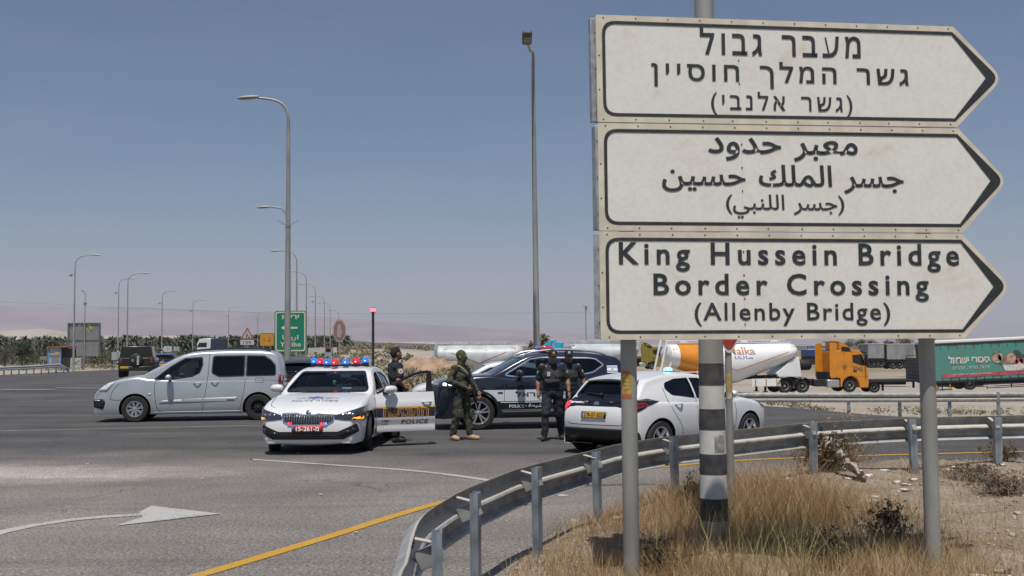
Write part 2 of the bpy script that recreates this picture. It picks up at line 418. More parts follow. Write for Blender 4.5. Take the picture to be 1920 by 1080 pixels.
def paint_material(name, col, thresh):
    m = bpy.data.materials.new(name); m.use_nodes = True; N = m.node_tree.nodes; L = m.node_tree.links; b = N['Principled BSDF']; b.inputs['Roughness'].default_value = 0.8
    g = N.new('ShaderNodeNewGeometry')
    n = N.new('ShaderNodeTexNoise'); n.inputs['Scale'].default_value = 38; n.inputs['Detail'].default_value = 3; L.new(g.outputs['Position'], n.inputs['Vector'])
    n2 = N.new('ShaderNodeTexNoise'); n2.inputs['Scale'].default_value = 2.2; n2.inputs['Detail'].default_value = 5; L.new(g.outputs['Position'], n2.inputs['Vector'])
    a = N.new('ShaderNodeMath'); a.operation = 'ADD'; L.new(n.outputs[0], a.inputs[0]); L.new(n2.outputs[0], a.inputs[1])
    r = N.new('ShaderNodeValToRGB'); r.color_ramp.elements[0].position = thresh; r.color_ramp.elements[1].position = thresh + 0.14
    L.new(a.outputs[0], r.inputs[0]); r.color_ramp.elements[0].color = (0.19, 0.175, 0.16, 1); r.color_ramp.elements[1].color = (*col, 1)
    r.color_ramp.elements.new(min(0.99, thresh + 0.4)).color = (*[c * 0.86 for c in col], 1)
    L.new(r.outputs[0], b.inputs['Base Color']); return m
M_YEL = paint_material('yellow_road_paint', (0.50, 0.275, 0.022), 0.70)
M_WHT = paint_material('white_road_paint', (0.43, 0.42, 0.405), 0.80)
M_WHT2 = paint_material('worn_white_road_paint', (0.33, 0.32, 0.31), 0.92)
ribbon('yellow_line', [G(230, 1120), G(372, 1080), G(600, 1012), G(826, 943), G(990, 911), G(1145, 887), G(1220, 878), G(1377, 864.5), G(1526, 857.5), G(1603, 855), G(1920, 847), G(2150, 842)], 0.14, M_YEL)
ribbon('white_line', [G(470, 862), G(488, 863), G(605, 871), G(761, 882), G(860, 893), G(960, 909), G(1060, 931)], 0.12, M_WHT)
ribbon('white_line', [G(0, 808), G(160, 805), G(488, 797.5)], 0.10, M_WHT2)
ribbon('white_line', [G(700, 797), G(816, 796.5), G(1014, 794), G(1200, 791)], 0.16, M_WHT)
arr = MB()
tail = [G(-60, 1019), G(0, 999), G(60, 986), G(120, 977), G(190, 970), G(268, 965)]
hd = [G(268, 970.5), G(217, 987), G(414, 964.5), G(284, 949.5), G(262, 961)]
z = 0.006
vs = []
for i, p in enumerate(tail):
    t = (tail[min(i + 1, 5)] - tail[max(i - 1, 0)]).normalized(); s_ = Vector((-t.y, t.x, 0)) * 0.085
    vs += [(p - s_) + Vector((0, 0, z)), (p + s_) + Vector((0, 0, z))]
arr.add(vs, [(2 * i, 2 * i + 1, 2 * i + 3, 2 * i + 2) for i in range(5)])
arr.add([h + Vector((0, 0, z + 0.002)) for h in hd], [(0, 1, 2), (0, 2, 3), (0, 3, 4)])
tag(arr.build('road_arrow', M_WHT), kind='structure')
hat = MB()
for k in range(12):
    a = Vector((-26.5 + k * 1.75, 45.0 + k * 1.6, 0)); b_ = a + Vector((2.6, -0.55, 0)); s_ = Vector((0, 0.22, 0))
    hat.add([(q.x, q.y, zt(q.x, q.y) + 0.02) for q in (a - s_, b_ - s_, b_ + s_, a + s_)], [(0, 1, 2, 3)])
tag(hat.build('road_hatching', M_WHT2), kind='structure')

# ------------------------------------------------------------------ guardrails
def rail_material():
    m = bpy.data.materials.new('guardrail_steel'); m.use_nodes = True; N = m.node_tree.nodes; L = m.node_tree.links; b = N['Principled BSDF']
    b.inputs['Roughness'].default_value = 0.55; b.inputs['Metallic'].default_value = 0.25
    g = N.new('ShaderNodeNewGeometry'); n = N.new('ShaderNodeTexNoise'); n.inputs['Scale'].default_value = 7; n.inputs['Detail'].default_value = 6; L.new(g.outputs['Position'], n.inputs['Vector'])
    r = N.new('ShaderNodeValToRGB'); r.color_ramp.elements[0].position = 0.3; r.color_ramp.elements[1].position = 0.7
    r.color_ramp.elements[0].color = (0.21, 0.215, 0.215, 1); r.color_ramp.elements[1].color = (0.39, 0.395, 0.395, 1); L.new(n.outputs[0], r.inputs[0])
    # dust lying on faces that point upwards
    sp = N.new('ShaderNodeSeparateXYZ'); L.new(g.outputs['True Normal'], sp.inputs[0])
    mr = N.new('ShaderNodeMapRange'); mr.inputs[1].default_value = 0.78; mr.inputs[2].default_value = 0.86; L.new(sp.outputs[2], mr.inputs[0])
    x = N.new('ShaderNodeMix'); x.data_type = 'RGBA'; L.new(mr.outputs[0], x.inputs[0]); L.new(r.outputs[0], x.inputs[6]); x.inputs[7].default_value = (0.50, 0.455, 0.375, 1)
    L.new(x.outputs[2], b.inputs['Base Color'])
    mm = N.new('ShaderNodeMapRange'); mm.inputs[3].default_value = 0.25; mm.inputs[4].default_value = 0.0; L.new(mr.outputs[0], mm.inputs[0]); L.new(mm.outputs[0], b.inputs['Metallic'])
    return m
M_RAIL = rail_material()
WPROF = [(0.012, 0.312), (0.030, 0.300), (0.078, 0.262), (0.083, 0.235), (0.078, 0.208), (0.012, 0.172), (0.0, 0.156), (0.012, 0.140), (0.078, 0.104), (0.083, 0.077), (0.078, 0.050), (0.030, 0.012), (0.012, 0.0)]
def smooth_path(pts, step=0.15):
    pts = [Vector(p) for p in pts]; out = []
    for i in range(len(pts) - 1):
        p0, p1, p2, p3 = pts[max(i - 1, 0)], pts[i], pts[i + 1], pts[min(i + 2, len(pts) - 1)]
        n = max(2, int((p2 - p1).length / step))
        for t in np.linspace(0, 1, n, endpoint=False):
            out.append(0.5 * ((2 * p1) + (p2 - p0) * t + (2 * p0 - 5 * p1 + 4 * p2 - p3) * t * t + (3 * p1 - p0 - 3 * p2 + p3) * t ** 3))
    out.append(pts[-1]); return out
def w_beam(path, side=1.0):
    "path runs along the rail's top edge; the ridges point to the left of travel for side=1"
    mb = MB(); vs = []; k = len(WPROF)
    for i, p in enumerate(path):
        t = (path[min(i + 1, len(path) - 1)] - path[max(i - 1, 0)]); t.z = 0; t.normalize(); nrm = Vector((-t.y, t.x, 0)) * side
        for (n, zz) in WPROF: vs.append(p + nrm * n + Vector((0, 0, zz - 0.312)))
    mb.add(vs, [(i * k + j, i * k + j + 1, (i + 1) * k + j + 1, (i + 1) * k + j) for i in range(len(path) - 1) for j in range(k - 1)])
    return mb
def sigma_post(h, w=0.10, d=0.055):
    mb = MB(); t = 0.006
    pr = [(-w / 2, 0), (w / 2, 0), (w / 2, d), (w / 2 - .018, d), (w / 2 - .018, d - t), (w / 2 - t, d - t), (w / 2 - t, t), (.012, t), (.008, .014), (-.008, .014), (-.012, t), (-w / 2 + t, t), (-w / 2 + t, d - t), (-w / 2 + .018, d - t), (-w / 2 + .018, d), (-w / 2, d)]
    mb.prism(pr, -0.3, h, 'z'); return mb
rail = thing('guardrail', 'curved steel crash barrier in the foreground in front of the dry grass', 'guardrail')
RAILPTS = [(-0.42, 3.6, 0.58), (-0.48, 4.6, 0.72), (-0.47, 4.9, 0.75), (-0.50, 5.45, 0.75), (-0.52, 6.1, 0.75), (-0.48, 6.6, 0.75), (-0.33, 7.43, 0.75), (-0.11, 8.2, 0.75), (0.12, 8.9, 0.75), (0.80, 10.36, 0.75), (1.11, 11.0, 0.75), (1.64, 11.75, 0.75), (2.10, 12.25, 0.75), (2.80, 12.9, 0.75), (3.5, 13.55, 0.75), (3.85, 13.85, 0.75), (5.2, 14.45, 0.76), (7.1, 14.75, 0.77), (9.5, 15.0, 0.77), (14, 15.5, 0.77)]
w_beam(smooth_path(RAILPTS), 1).build('beam', M_RAIL, rail, angle=25, solid=0.004)
posts = [(828, 1003), (905, 928), (1012, 880), (1132, 851), (1250, 822), (1412, 814), (1524, 796), (1698, 787), (1885, 787)]
RP = smooth_path(RAILPTS, 0.05)
pme = None
extra = [(8.4, 14.75), (10.2, 14.95), (-0.28, 4.2)]
for i, q in enumerate(posts + extra):
    if i < len(posts): p = G(q[0], q[1], 0.74)
    else: p = Vector((q[0], q[1], 0.74))
    j = min(range(len(RP)), key=lambda k: (RP[k].xy - p.xy).length)
    t = (RP[min(j + 1, len(RP) - 1)] - RP[max(j - 1, 0)]); t.z = 0; t.normalize(); nr = Vector((-t.y, t.x, 0))
    if pme is None: o = sigma_post(0.74).build('post', M_GALVB, rail, angle=20); pme = o.data
    else: o = link('post', pme, None, rail)
    base = RP[j] - nr * 0.135; base.z = 0.0; o.location = (base.x, base.y, 0.02); o.rotation_euler = (R(random.uniform(-1, 1)), R(random.uniform(-1.5, 1.5)), math.atan2(t.y, t.x))
    br = MB(); c = RP[j].copy()
    br.beam(base + Vector((0, 0, 0.70)) - t * 0.03 + nr * .03, c + nr * 0.03 + Vector((0, 0, -0.02)) - t * 0.03, 0.05, 0.012); br.beam(base + Vector((0, 0, 0.66)), c + nr * 0.0 + Vector((0, 0, -0.15)), 0.06, 0.10)
    br.build('bracket', M_RAIL, rail, bevel=0.004)
    bo = MB()
    for (da, zz) in [(0, -.155)] + ([(d, z_) for d in (.20, .32) for z_ in (-.075, -.105, -.205, -.235)] if i % 3 == 0 else []):
        q = c + t * da + nr * (.012 if zz == -.155 else .05) + Vector((0, 0, zz)); bo.tube([q - nr * .018, q + nr * .01], .011, 6)
    bo.build('bolt_heads', M_DARKSTEEL, rail)
# far rail beyond the side road on the right
far = thing('guardrail', 'long straight crash barrier along the truck yard, beyond the white hatchback', 'guardrail')
def far_top(px, py, D): return P(px, py, D)
fp = [P(1060, 741, 34.5), P(1200, 739, 34.6), P(1400, 736.5, 34.8), P(1660, 736.5, 35), P(1920, 735, 35.3), P(2150, 733, 35.6)]
w_beam(smooth_path(fp, 1.0), -1).build('beam', M_RAIL, far, angle=25, solid=0.004)
pm2 = None
for px in (1080, 1185, 1290, 1395, 1491, 1594, 1690, 1784, 1876, 1970):
    p = P(px, 740, 35.0)
    j = p.x
    if pm2 is None:
        o = sigma_post(0.8).build('post', M_GALVB, far, angle=20); pm2 = o.data
    else: o = link('post', pm2, None, far)
    o.location = (p.x, 35.15, np.interp(p.x, [q.x for q in fp], [q.z for q in fp]) - 0.80)
# left rail
lf = thing('guardrail', 'grey crash barrier along the road edge at the far left, ending by the small kiosk', 'guardrail')
lp = [P(-160, 690, 84), P(-60, 688.5, 86), P(0, 687.5, 87), P(60, 685, 88.5), P(112, 681.5, 90), P(122, 687, 90.2), P(129, 690.5, 90.5)]
w_beam([Vector(q) for q in lp], -1).build('beam', M_GALV, lf, angle=25, solid=0.004)
pm3 = None
for px in range(-120, 126, 14):
    t_ = np.interp(px, [-160, -60, 0, 60, 112, 129], [690, 688.5, 687.5, 685, 681.5, 690]); D = np.interp(px, [-160, 0, 129], [84, 87, 90.5]); p = P(px, t_, D)
    if pm3 is None: o = sigma_post(0.74).build('post', M_GALVB, lf, angle=20); pm3 = o.data
    else: o = link('post', pm3, None, lf)
    o.location = (p.x, p.y + 0.12, p.z - 0.76)

# ------------------------------------------------------------------ the big direction sign
M_PANEL = None
def panel_material():
    m = bpy.data.materials.new('weathered_sign_white'); m.use_nodes = True; N = m.node_tree.nodes; L = m.node_tree.links; b = N['Principled BSDF']; b.inputs['Roughness'].default_value = 0.45
    g = N.new('ShaderNodeNewGeometry')
    def noise(sc, det, dist=0.0):
        n = N.new('ShaderNodeTexNoise'); n.inputs['Scale'].default_value = sc; n.inputs['Detail'].default_value = det; n.inputs['Distortion'].default_value = dist; L.new(g.outputs['Position'], n.inputs['Vector']); return n.outputs['Fac']
    def ramp(fac, stops):
        r = N.new('ShaderNodeValToRGB')
        while len(r.color_ramp.elements) < len(stops): r.color_ramp.elements.new(0.5)
        for e, (p, c) in zip(r.color_ramp.elements, stops): e.position = p; e.color = (*c, 1)
        L.new(fac, r.inputs[0]); return r.outputs[0]
    a = ramp(noise(2.6, 6, 1.2), [(0.27, (0.69, 0.645, 0.54)), (0.40, (0.745, 0.735, 0.67)), (0.64, (0.77, 0.765, 0.715)), (0.82, (0.715, 0.69, 0.61))])
    c = ramp(noise(30, 4), [(0.42, (1, 1, 1)), (0.72, (0.93, 0.92, 0.89))])
    x = N.new('ShaderNodeMix'); x.data_type = 'RGBA'; x.blend_type = 'MULTIPLY'; x.inputs[0].default_value = 1; L.new(a, x.inputs[6]); L.new(c, x.inputs[7])
    L.new(x.outputs[2], b.inputs['Base Color']); return m
M_PANEL = panel_material()
M_EDGE = mat('sign_border_strip', (0.64, 0.58, 0.46), 0.5, var=0.12, scale=6)
M_INK = mat('sign_ink', (0.030, 0.033, 0.036), 0.5, var=0.25, scale=9)
M_RIVET = mat('rusty_rivet', (0.09, 0.055, 0.04), 0.6)
SO = P(1122, 637.3, 7.6); SU = (P(1806, 634.6, 7.9) - SO).normalized(); SN = SU.cross(P(1117, 27.5, 7.6) - SO).normalized()   # towards the camera
if SN.y > 0: SN = -SN
SV = SN.cross(SU).normalized()
if SV.z < 0: SV = -SV
def to_plane(px, py):
    o = Vector((0, 0, CAMZ)); d = ray(px, py); t = (SO - o).dot(SN) / d.dot(SN); q = o + d * t - SO
    return (q.dot(SU), q.dot(SV))
def plane(u, v, n=0.0): return SO + SU * u + SV * v + SN * n
sign = thing('direction_sign', 'three tier cream arrow sign with border crossing names on two grey posts', 'road sign', (0, 0, 0))
def arc(cx, cy, r, a0, a1, n=6): return [(cx + r * math.cos(R(a)), cy + r * math.sin(R(a))) for a in np.linspace(a0, a1, n)]
def round_poly(pts, rad, n=6):
    out = []
    k = len(pts)
    for i in range(k):
        p = Vector(pts[i]); a = Vector(pts[i - 1]); b = Vector(pts[(i + 1) % k]); r = rad[i]
        if r <= 0: out += [tuple(p)] * n; continue
        da = (a - p).normalized(); db = (b - p).normalized(); ang = da.angle(db); dd = r / math.tan(ang / 2)
        p0 = p + da * dd; p1 = p + db * dd
        for t in np.linspace(0, 1, n): out.append(tuple((1 - t) ** 2 * p0 + 2 * t * (1 - t) * p + t * t * p1))
    return out
PANELS = [
    dict(bl=(1120.5, 228.5), tl=(1117, 27.5), tr=(1787, 50), tip=(1880, 147), br=(1794, 238.5), mid=(1501, 1501)),
    dict(bl=(1123.5, 432.5), tl=(1120.8, 230.5), tr=(1796.5, 241), tip=(1889, 339), br=(1804, 436.5)),
    dict(bl=(1126.5, 637.3), tl=(1123.7, 434.3), tr=(1804, 439), tip=(1895, 537), br=(1809, 634)),
]
LINES = [
    [(rtl('מעבר גבול'), (1312, 55, 1613, 107)), (rtl('גשר המלך חוסיין'), (1221, 116, 1703, 167)), (rtl('(גשר אלנבי)'), (1333, 173, 1598, 218))],
    [(arabic('معبر حدود'), (1327, 259, 1608, 303)), (arabic('جسر الملك حسين'), (1241, 309, 1694, 362)), (arabic('(جسر اللنبي)'), (1361, 365, 1583, 410))],
    [('King Hussein Bridge', (1160, 456, 1798, 510)), ('Border Crossing', (1225, 513, 1741, 566)), ('(Allenby Bridge)', (1302, 567, 1669, 611))],
]
NAMES3 = ['top panel in Hebrew with an arrow tip', 'middle panel in Arabic with an arrow tip', 'bottom panel in English with an arrow tip']
for pi, pd in enumerate(PANELS):
    c = {k: Vector(to_plane(*pd[k])) for k in ('bl', 'tl', 'tr', 'tip', 'br')}
    H = (c['tl'] - c['bl']).length
    outer = [c['bl'], c['br'], c['tip'], c['tr'], c['tl']]
    pm = MB()
    ol = round_poly(outer, [0.012, 0.01, 0.10, 0.01, 0.012])
    n = len(ol)
    cen = sum((Vector(q) for q in ol), Vector((0, 0))) / n
    def inset(pts, d, tipd):
        # border loops in plane coords
        bl, br, tip, tr, tl = pts
        ux = (br - bl).normalized(); uy = (tl - bl).normalized()
        return [bl + ux * d + uy * d, br + uy * d - ux * 0.25 * d, tip - ux * tipd, tr - uy * d - ux * 0.25 * d, tl + ux * d - uy * d]
    i1 = round_poly(inset(outer, 0.042, 0.030), [0.10, 0.0, 0.075, 0.0, 0.10]); i2 = round_poly(inset(outer, 0.066, 0.135), [0.078, 0.0, 0.012, 0.0, 0.078])
    # white panel with depth, border strip, ink ring
    vs = [plane(*q, 0.0) for q in ol] + [plane(*q, -0.03) for q in ol]
    pm.add(vs, [tuple(range(n)), tuple(range(2 * n - 1, n - 1, -1))] + [(i, n + i, n + (i + 1) % n, (i + 1) % n) for i in range(n)], 0)
    vs = [plane(*q, 0.002) for q in ol] + [plane(*q, 0.002) for q in i1]
    pm.add(vs, [(i, (i + 1) % n, n + (i + 1) % n, n + i) for i in range(n)], 1)
    # rivets and seam
    bl, br, tip, tr, tl = outer
    riv = []
    for t in np.linspace(0.02, 0.985, 12): riv += [tl.lerp(tr, t) - Vector((0, 0.020)), bl.lerp(br, t + random.uniform(-.006, .006)) + Vector((0, 0.020))]
    for t in (0.3, 0.62): riv += [bl.lerp(tl, t) + Vector((0.018, 0))]
    for t in (0.35, 0.75): riv += [tr.lerp(tip, t) - Vector((0.062, 0)), br.lerp(tip, t) - Vector((0.062, 0))]
    riv += [tip - Vector((0.085, 0.0))]
    su = 0.386 * 2.7
    for t in (0.14, 0.38, 0.60, 0.82): riv += [bl.lerp(br, 0.388) + (tl - bl) * t]
    for q in riv:
        k = 8; base = plane(q[0], q[1], 0.003)
        ring = [base + (SU * math.cos(a) + SV * math.sin(a)) * 0.0065 for a in np.linspace(0, 2 * math.pi, k, endpoint=False)]
        pm.add(ring + [base + SN * 0.004], [(i, (i + 1) % k, k) for i in range(k)], 2)
    sm = [bl.lerp(br, 0.387), bl.lerp(br, 0.3878)]
    pm.add([plane(*sm[0], 0.0012), plane(*sm[1], 0.0012), plane(*(sm[1] + (tl - bl)), 0.0012), plane(*(sm[0] + (tl - bl)), 0.0012)], [(0, 1, 2, 3)], 1)
    po = pm.build('panel', [M_PANEL, M_EDGE, M_RIVET], sign, angle=30); po['label'] = NAMES3[pi]
    bm_ = MB(); vs = [plane(*q, 0.0035) for q in i1] + [plane(*q, 0.0035) for q in i2]
    bm_.add(vs, [(i, (i + 1) % n, n + (i + 1) % n, n + i) for i in range(n)]); bm_.build('border', M_INK, po, angle=0)
    for li, (s, (x0, y0, x1, y1)) in enumerate(LINES[pi]):
        xm, ym = (x0 + x1) / 2, (y0 + y1) / 2
        u0, _ = to_plane(x0, ym); u1, _ = to_plane(x1, ym); _, v1 = to_plane(xm, y0); _, v0 = to_plane(xm, y1)
        if pi == 0: bold = 0.017; sp = 1.32
        elif pi == 1: bold = 0.016; sp = 1.0
        else: bold = 0.022; sp = 1.36 if li < 2 else 1.16
        lm = MB(); v2, f = text_fit(s, (u0, v0, u1, v1), bold=bold * (0.6 if li == 2 else 1), spacing=sp, wspace=1.0 if pi == 2 else 1.3)
        lm.add([plane(a, b, 0.0035) for a, b in v2], f)
        lm.build('lettering', M_INK, po, angle=0)
    ch = MB(); a = plane(*(bl + Vector((0.006, 0.012))), -0.075); b_ = plane(*(tl + Vector((0.006, -0.012))), -0.075)
    ch.beam(a, b_, 0.05, 0.085)
    for t in (0.15, 0.5, 0.85):
        q = a.lerp(b_, t) - SU * 0.0 + SN * 0.045; ch.beam(q - SU * .012, q - SU * .004, .014, .014, 1, up=SN)
    ch.build('side_channel', [M_GALV, M_DARKSTEEL], po, bevel=0.004)
for px, D in ((1178, 7.78), (1737, 8.07)):
    a = P(px, 640, D); mb = MB(); b0 = Vector((a.x, a.y, -0.3)); top = Vector((a.x, a.y, P(1400, 60, 7.8).z))
    mb.tube([b0, top], 0.0585, 20)
    po = mb.build('post', M_POLE, sign)
    if px < 1300:
        st = MB(); z0 = P(1178, 747, D).z; z1 = P(1178, 695, D).z; n = 10
        angs = np.linspace(-2.75, -1.35, n)
        rows = [(z0, z0 + 0.12), (z0 + 0.045, z0 + 0.05)]
        for (za, zb, mi) in ((z0, z0 + 0.034, 1), (z0 + 0.034, z1 - 0.02, 0), (z1 - 0.02, z1, 1)):
            vs = []
            for q in angs: vs += [(a.x + .0595 * math.cos(q), a.y + .0595 * math.sin(q), za), (a.x + .0595 * math.cos(q), a.y + .0595 * math.sin(q), zb - (0.05 * max(0, q + 1.75) if mi == 1 and za > z0 else 0))]
            st.add(vs, [(2 * i, 2 * i + 2, 2 * i + 3, 2 * i + 1) for i in range(n - 1)], mi)
        for zz in (0.30, 0.45, 0.58, 0.72):
            for q in np.linspace(-2.5, -1.6, 7):
                if random.random() < 0.75:
                    zc = z0 + (z1 - z0) * zz; st.add([(a.x + .0600 * math.cos(q + d), a.y + .0600 * math.sin(q + d), zc + e) for d, e in ((0, 0), (.09, 0), (.09, .008), (0, .008))], [(0, 1, 2, 3)], 2)
        so_ = st.build('sticker', [mat('sticker_yellow', (0.46, 0.30, 0.07), .6, var=.25, scale=30), mat('sticker_red', (0.42, 0.12, 0.06), .6), mat('sticker_print', (0.16, 0.11, 0.04), .6)], po, angle=0)
        so_['label'] = 'torn yellow and red sticker'

# ------------------------------------------------------------------ striped lamp pole right behind the sign
p0 = G(1340, 1018, 0.06); lampB = thing('street_lamp', 'tall grey lamp pole with black and white painted bands behind the big sign', 'street lamp', (p0.x, p0.y, 0))
def pole_band_z(py): return P(1338, py, p0.y).z
bands = [(-0.3, pole_band_z(1017), 1), (pole_band_z(1017), pole_band_z(975), 2), (pole_band_z(975), pole_band_z(933), 1), (pole_band_z(933), pole_band_z(889), 2), (pole_band_z(889), pole_band_z(850), 1), (pole_band_z(850), pole_band_z(806), 2), (pole_band_z(806), pole_band_z(766), 1), (pole_band_z(766), pole_band_z(723), 2), (pole_band_z(723), pole_band_z(681), 1), (pole_band_z(681), 6.0, 0), (6.0, 11.0, 0)]
mb = MB(); n = 28
def prad(z): return np.interp(z, [0, 1.7, 4.6, 11], [0.122, 0.105, 0.083, 0.055])
for za, zb, mi in bands:
    vs = [(prad(zz) * math.cos(2 * math.pi * j / n), prad(zz) * math.sin(2 * math.pi * j / n), zz) for zz in (za, zb) for j in range(n)]
    mb.add(vs, [(j, (j + 1) % n, n + (j + 1) % n, n + j) for j in range(n)], mi)
M_BBLK = mat('band_black', (0.030, 0.031, 0.033), 0.7, var=0.6, scale=9, col2=(0.075, 0.075, 0.073))
M_BWHT = mat('band_white', (0.62, 0.62, 0.60), 0.6, var=0.5, scale=7, col2=(0.50, 0.49, 0.46))
mb.build('pole', [M_POLE, M_BBLK, M_BWHT], lampB)
pt = MB()
rr = prad(pole_band_z(830)) + 0.002
for k in range(1):
    angs = np.linspace(-1.62, -0.75, 12); za, zb = pole_band_z(848), pole_band_z(812)
    vs = []
    for i, q in enumerate(angs): vs += [(rr * math.cos(q), rr * math.sin(q), za + 0.012 * random.random()), (rr * math.cos(q), rr * math.sin(q), zb - 0.03 * random.random())]
    pt.add(vs, [(2 * i, 2 * i + 2, 2 * i + 3, 2 * i + 1) for i in range(11)])
pt.build('peeled_patch', mat('old_glue', (0.27, 0.27, 0.26), .7, var=.3, scale=30), lampB, angle=0)
mb = MB(); mb.tube(smooth_path([(0, 0, 11), (0, -.05, 11.8), (-.5, -.3, 12.5), (-1.5, -.6, 12.8)], .2), .04, 10); mb.build('arm', M_POLE, lampB)
mb = MB(); mb.lathe([(0.0, 0), (.13, .05), (.15, .3), (.1, .6), (0.0, .7)], 12, Matrix.Translation((-1.4, -.58, 12.78)) @ Matrix.Rotation(R(-95), 4, 'Y') @ Matrix.Diagonal((.5, 1, 1, 1))); mb.build('lamp_head', M_POLE, lampB)

# give way sign behind it
gp = P(1366, 690, 10.9)
gw = thing('give_way_sign', 'red bordered triangle sign pointing down on a thin grey post behind the big sign', 'road sign', (gp.x, gp.y, 0))
mb = MB(); mb.tube([(0, 0, -.2), (0, 0, 2.6)], .034, 14); po = mb.build('post', M_POLE, gw)
mb = MB(); 
zs0 = P(1366, 748, 10.9).z; zs1 = P(1366, 700, 10.9).z
for (za, zb, mi) in ((zs0, zs0 + .07, 1), (zs0 + .075, zs1, 0)):
    vs = []; angs = np.linspace(-2.6, -.9, 9)
    for q in angs: vs += [(.0352 * math.cos(q), .0352 * math.sin(q), za), (.0352 * math.cos(q), .0352 * math.sin(q), zb)]
    mb.add(vs, [(2 * i, 2 * i + 2, 2 * i + 3, 2 * i + 1) for i in range(8)], mi)
mb.build('sticker', [mat('sticker_amber', (0.42, 0.30, 0.10), .6, var=.2, scale=20), mat('sticker_pale', (0.45, 0.38, 0.30), .6, var=.3, scale=20)], po, angle=0)['label'] = 'amber and pale stickers round the post'
zt_ = P(1363, 669, 10.85).z; sd_ = 0.9
def tri(s, off): return round_poly([(0, zt_ + off), (s / 2, zt_ + off + s * .866), (-s / 2, zt_ + off + s * .866)], [.05, .05, .05], 5)
mb = MB()
for s, off, y0, y1, mi in ((sd_, 0, -.045, -.04, 1), (sd_ - .07, .035, -.049, -.0455, 2), (sd_ - .36, .2, -.053, -.0495, 1)):
    mb.prism(tri(s, off), y0, y1, 'y', mi)
mb.build('sign_face', [M_GALV, mat('sign_white', (.6, .6, .58), .4), mat('sign_red', (.35, .045, .04), .4)], gw, angle=0)
# ------------------------------------------------------------------ vehicles: lofted shells, decals wrapped on them
def chaikin(pts, n=2):
    for _ in range(n):
        out = [pts[0]]
        for a, b in zip(pts[:-1], pts[1:]):
            out.append((a[0] * .75 + b[0] * .25, a[1] * .75 + b[1] * .25)); out.append((a[0] * .25 + b[0] * .75, a[1] * .25 + b[1] * .75))
        out.append(pts[-1]); pts = out
    return pts
def resample(pts, step):
    p = np.array(pts, float); d = np.r_[0, np.cumsum(np.hypot(*np.diff(p, axis=0).T))]
    n = max(4, int(d[-1] / step)); s = np.linspace(0, d[-1], n)
    return np.stack([np.interp(s, d, p[:, 0]), np.interp(s, d, p[:, 1])], 1)
def smooth_tab(tab):
    a = np.array(tab, float); xs = np.linspace(a[0, 0], a[-1, 0], 160); ys = np.interp(xs, a[:, 0], a[:, 1])
    k = np.ones(9) / 9; yp = np.r_[np.full(4, ys[0]), ys, np.full(4, ys[-1])]; ys = np.convolve(yp, k, 'valid')
    return lambda x: np.interp(x, xs, ys)
def shell(profile, Wt, side, zb, rad=0.07, crown=0.02, step=0.06, inset=0.0, raw=False):
    pr = resample(chaikin(profile, 2) if not raw else profile, step); Wf = smooth_tab(Wt); sf = smooth_tab(side)
    zbf = (lambda x: zb) if not callable(zb) else zb
    t = np.gradient(pr, axis=0); t /= np.linalg.norm(t, axis=1)[:, None] + 1e-9
    nrm = np.stack([-t[:, 1], t[:, 0]], 1)                      # outward for a profile that runs nose -> tail over the top
    mb = MB(); rings = []
    NS, NA, NT = 9, 4, 7
    for (x, z), (nx, nz) in zip(pr, nrm):
        x0 = x; z = z - inset * max(nz, 0); x = x - inset * nx * (1 if abs(nx) > .5 else .4)
        z0 = zbf(x) ; z = max(z, z0 + 0.01)
        hwt = Wf(x0) * sf(z) - inset
        r = min(rad, 0.45 * (z - z0) + 0.004, 0.5 * hwt)
        ax, az = x - nx * r, z - nz * r; az = max(az, z0 + 0.004)
        pts = [(x, 0.0, z0), (x, 0.82 * (Wf(x0) * sf(z0) - inset), z0)]
        for q in np.linspace(0, 1, NS):
            zz = z0 + (az - z0) * q; xx = x + (ax - x) * q
            pts.append((xx, Wf(x0) * sf(zz) - inset, zz + (0.012 if q == 0 else 0)))
        hw = Wf(x0) * sf(az) - inset
        for q in np.linspace(0, 90, NA + 1)[1:]:
            c, s_ = math.cos(R(q)), math.sin(R(q))
            pts.append((ax + nx * r * s_, hw - r + r * c, az + nz * r * s_))
        yy = hw - r
        for q in np.linspace(1, 0, NT)[1:]:
            k = crown * (1 - q * q)
            pts.append((ax + nx * (r + k), yy * q, az + nz * (r + k)))
        full = pts + [(px, -py, pz) for (px, py, pz) in pts[-2:0:-1]]
        rings.append(full)
    n = len(rings[0])
    vs = [p for rg in rings for p in rg]
    fs = [(i * n + j, i * n + (j + 1) % n, (i + 1) * n + (j + 1) % n, (i + 1) * n + j) for i in range(len(rings) - 1) for j in range(n)]
    fs += [tuple(range(n - 1, -1, -1)), tuple((len(rings) - 1) * n + j for j in range(n))]
    mb.add(vs, fs); return mb
def boolean(a, cutters):
    "a minus cutters; all are unlinked-from-thing mesh objects; returns a mesh"
    for c in cutters:
        md = a.modifiers.new('cut', 'BOOLEAN'); md.operation = 'DIFFERENCE'; md.object = c; md.solver = 'EXACT'; md.material_mode = 'TRANSFER'
    bpy.context.view_layer.update(); dg = bpy.context.evaluated_depsgraph_get()
    me = bpy.data.meshes.new_from_object(a.evaluated_get(dg), depsgraph=dg)
    for c in cutters: bpy.data.objects.remove(c)
    return me
def clean_mesh(me, angle=35):
    bm = bmesh.new(); bm.from_mesh(me); bmesh.ops.remove_doubles(bm, verts=bm.verts, dist=0.0005); bmesh.ops.dissolve_degenerate(bm, edges=bm.edges, dist=0.0003)
    bm.to_mesh(me); bm.free(); me.polygons.foreach_set('use_smooth', [True] * len(me.polygons)); me.set_sharp_from_angle(angle=R(angle)); return me
M_ARCH = mat('wheel_arch_black', (0.008, 0.008, 0.008), 0.9)
M_INT = mat('car_interior', (0.018, 0.018, 0.020), 0.8)
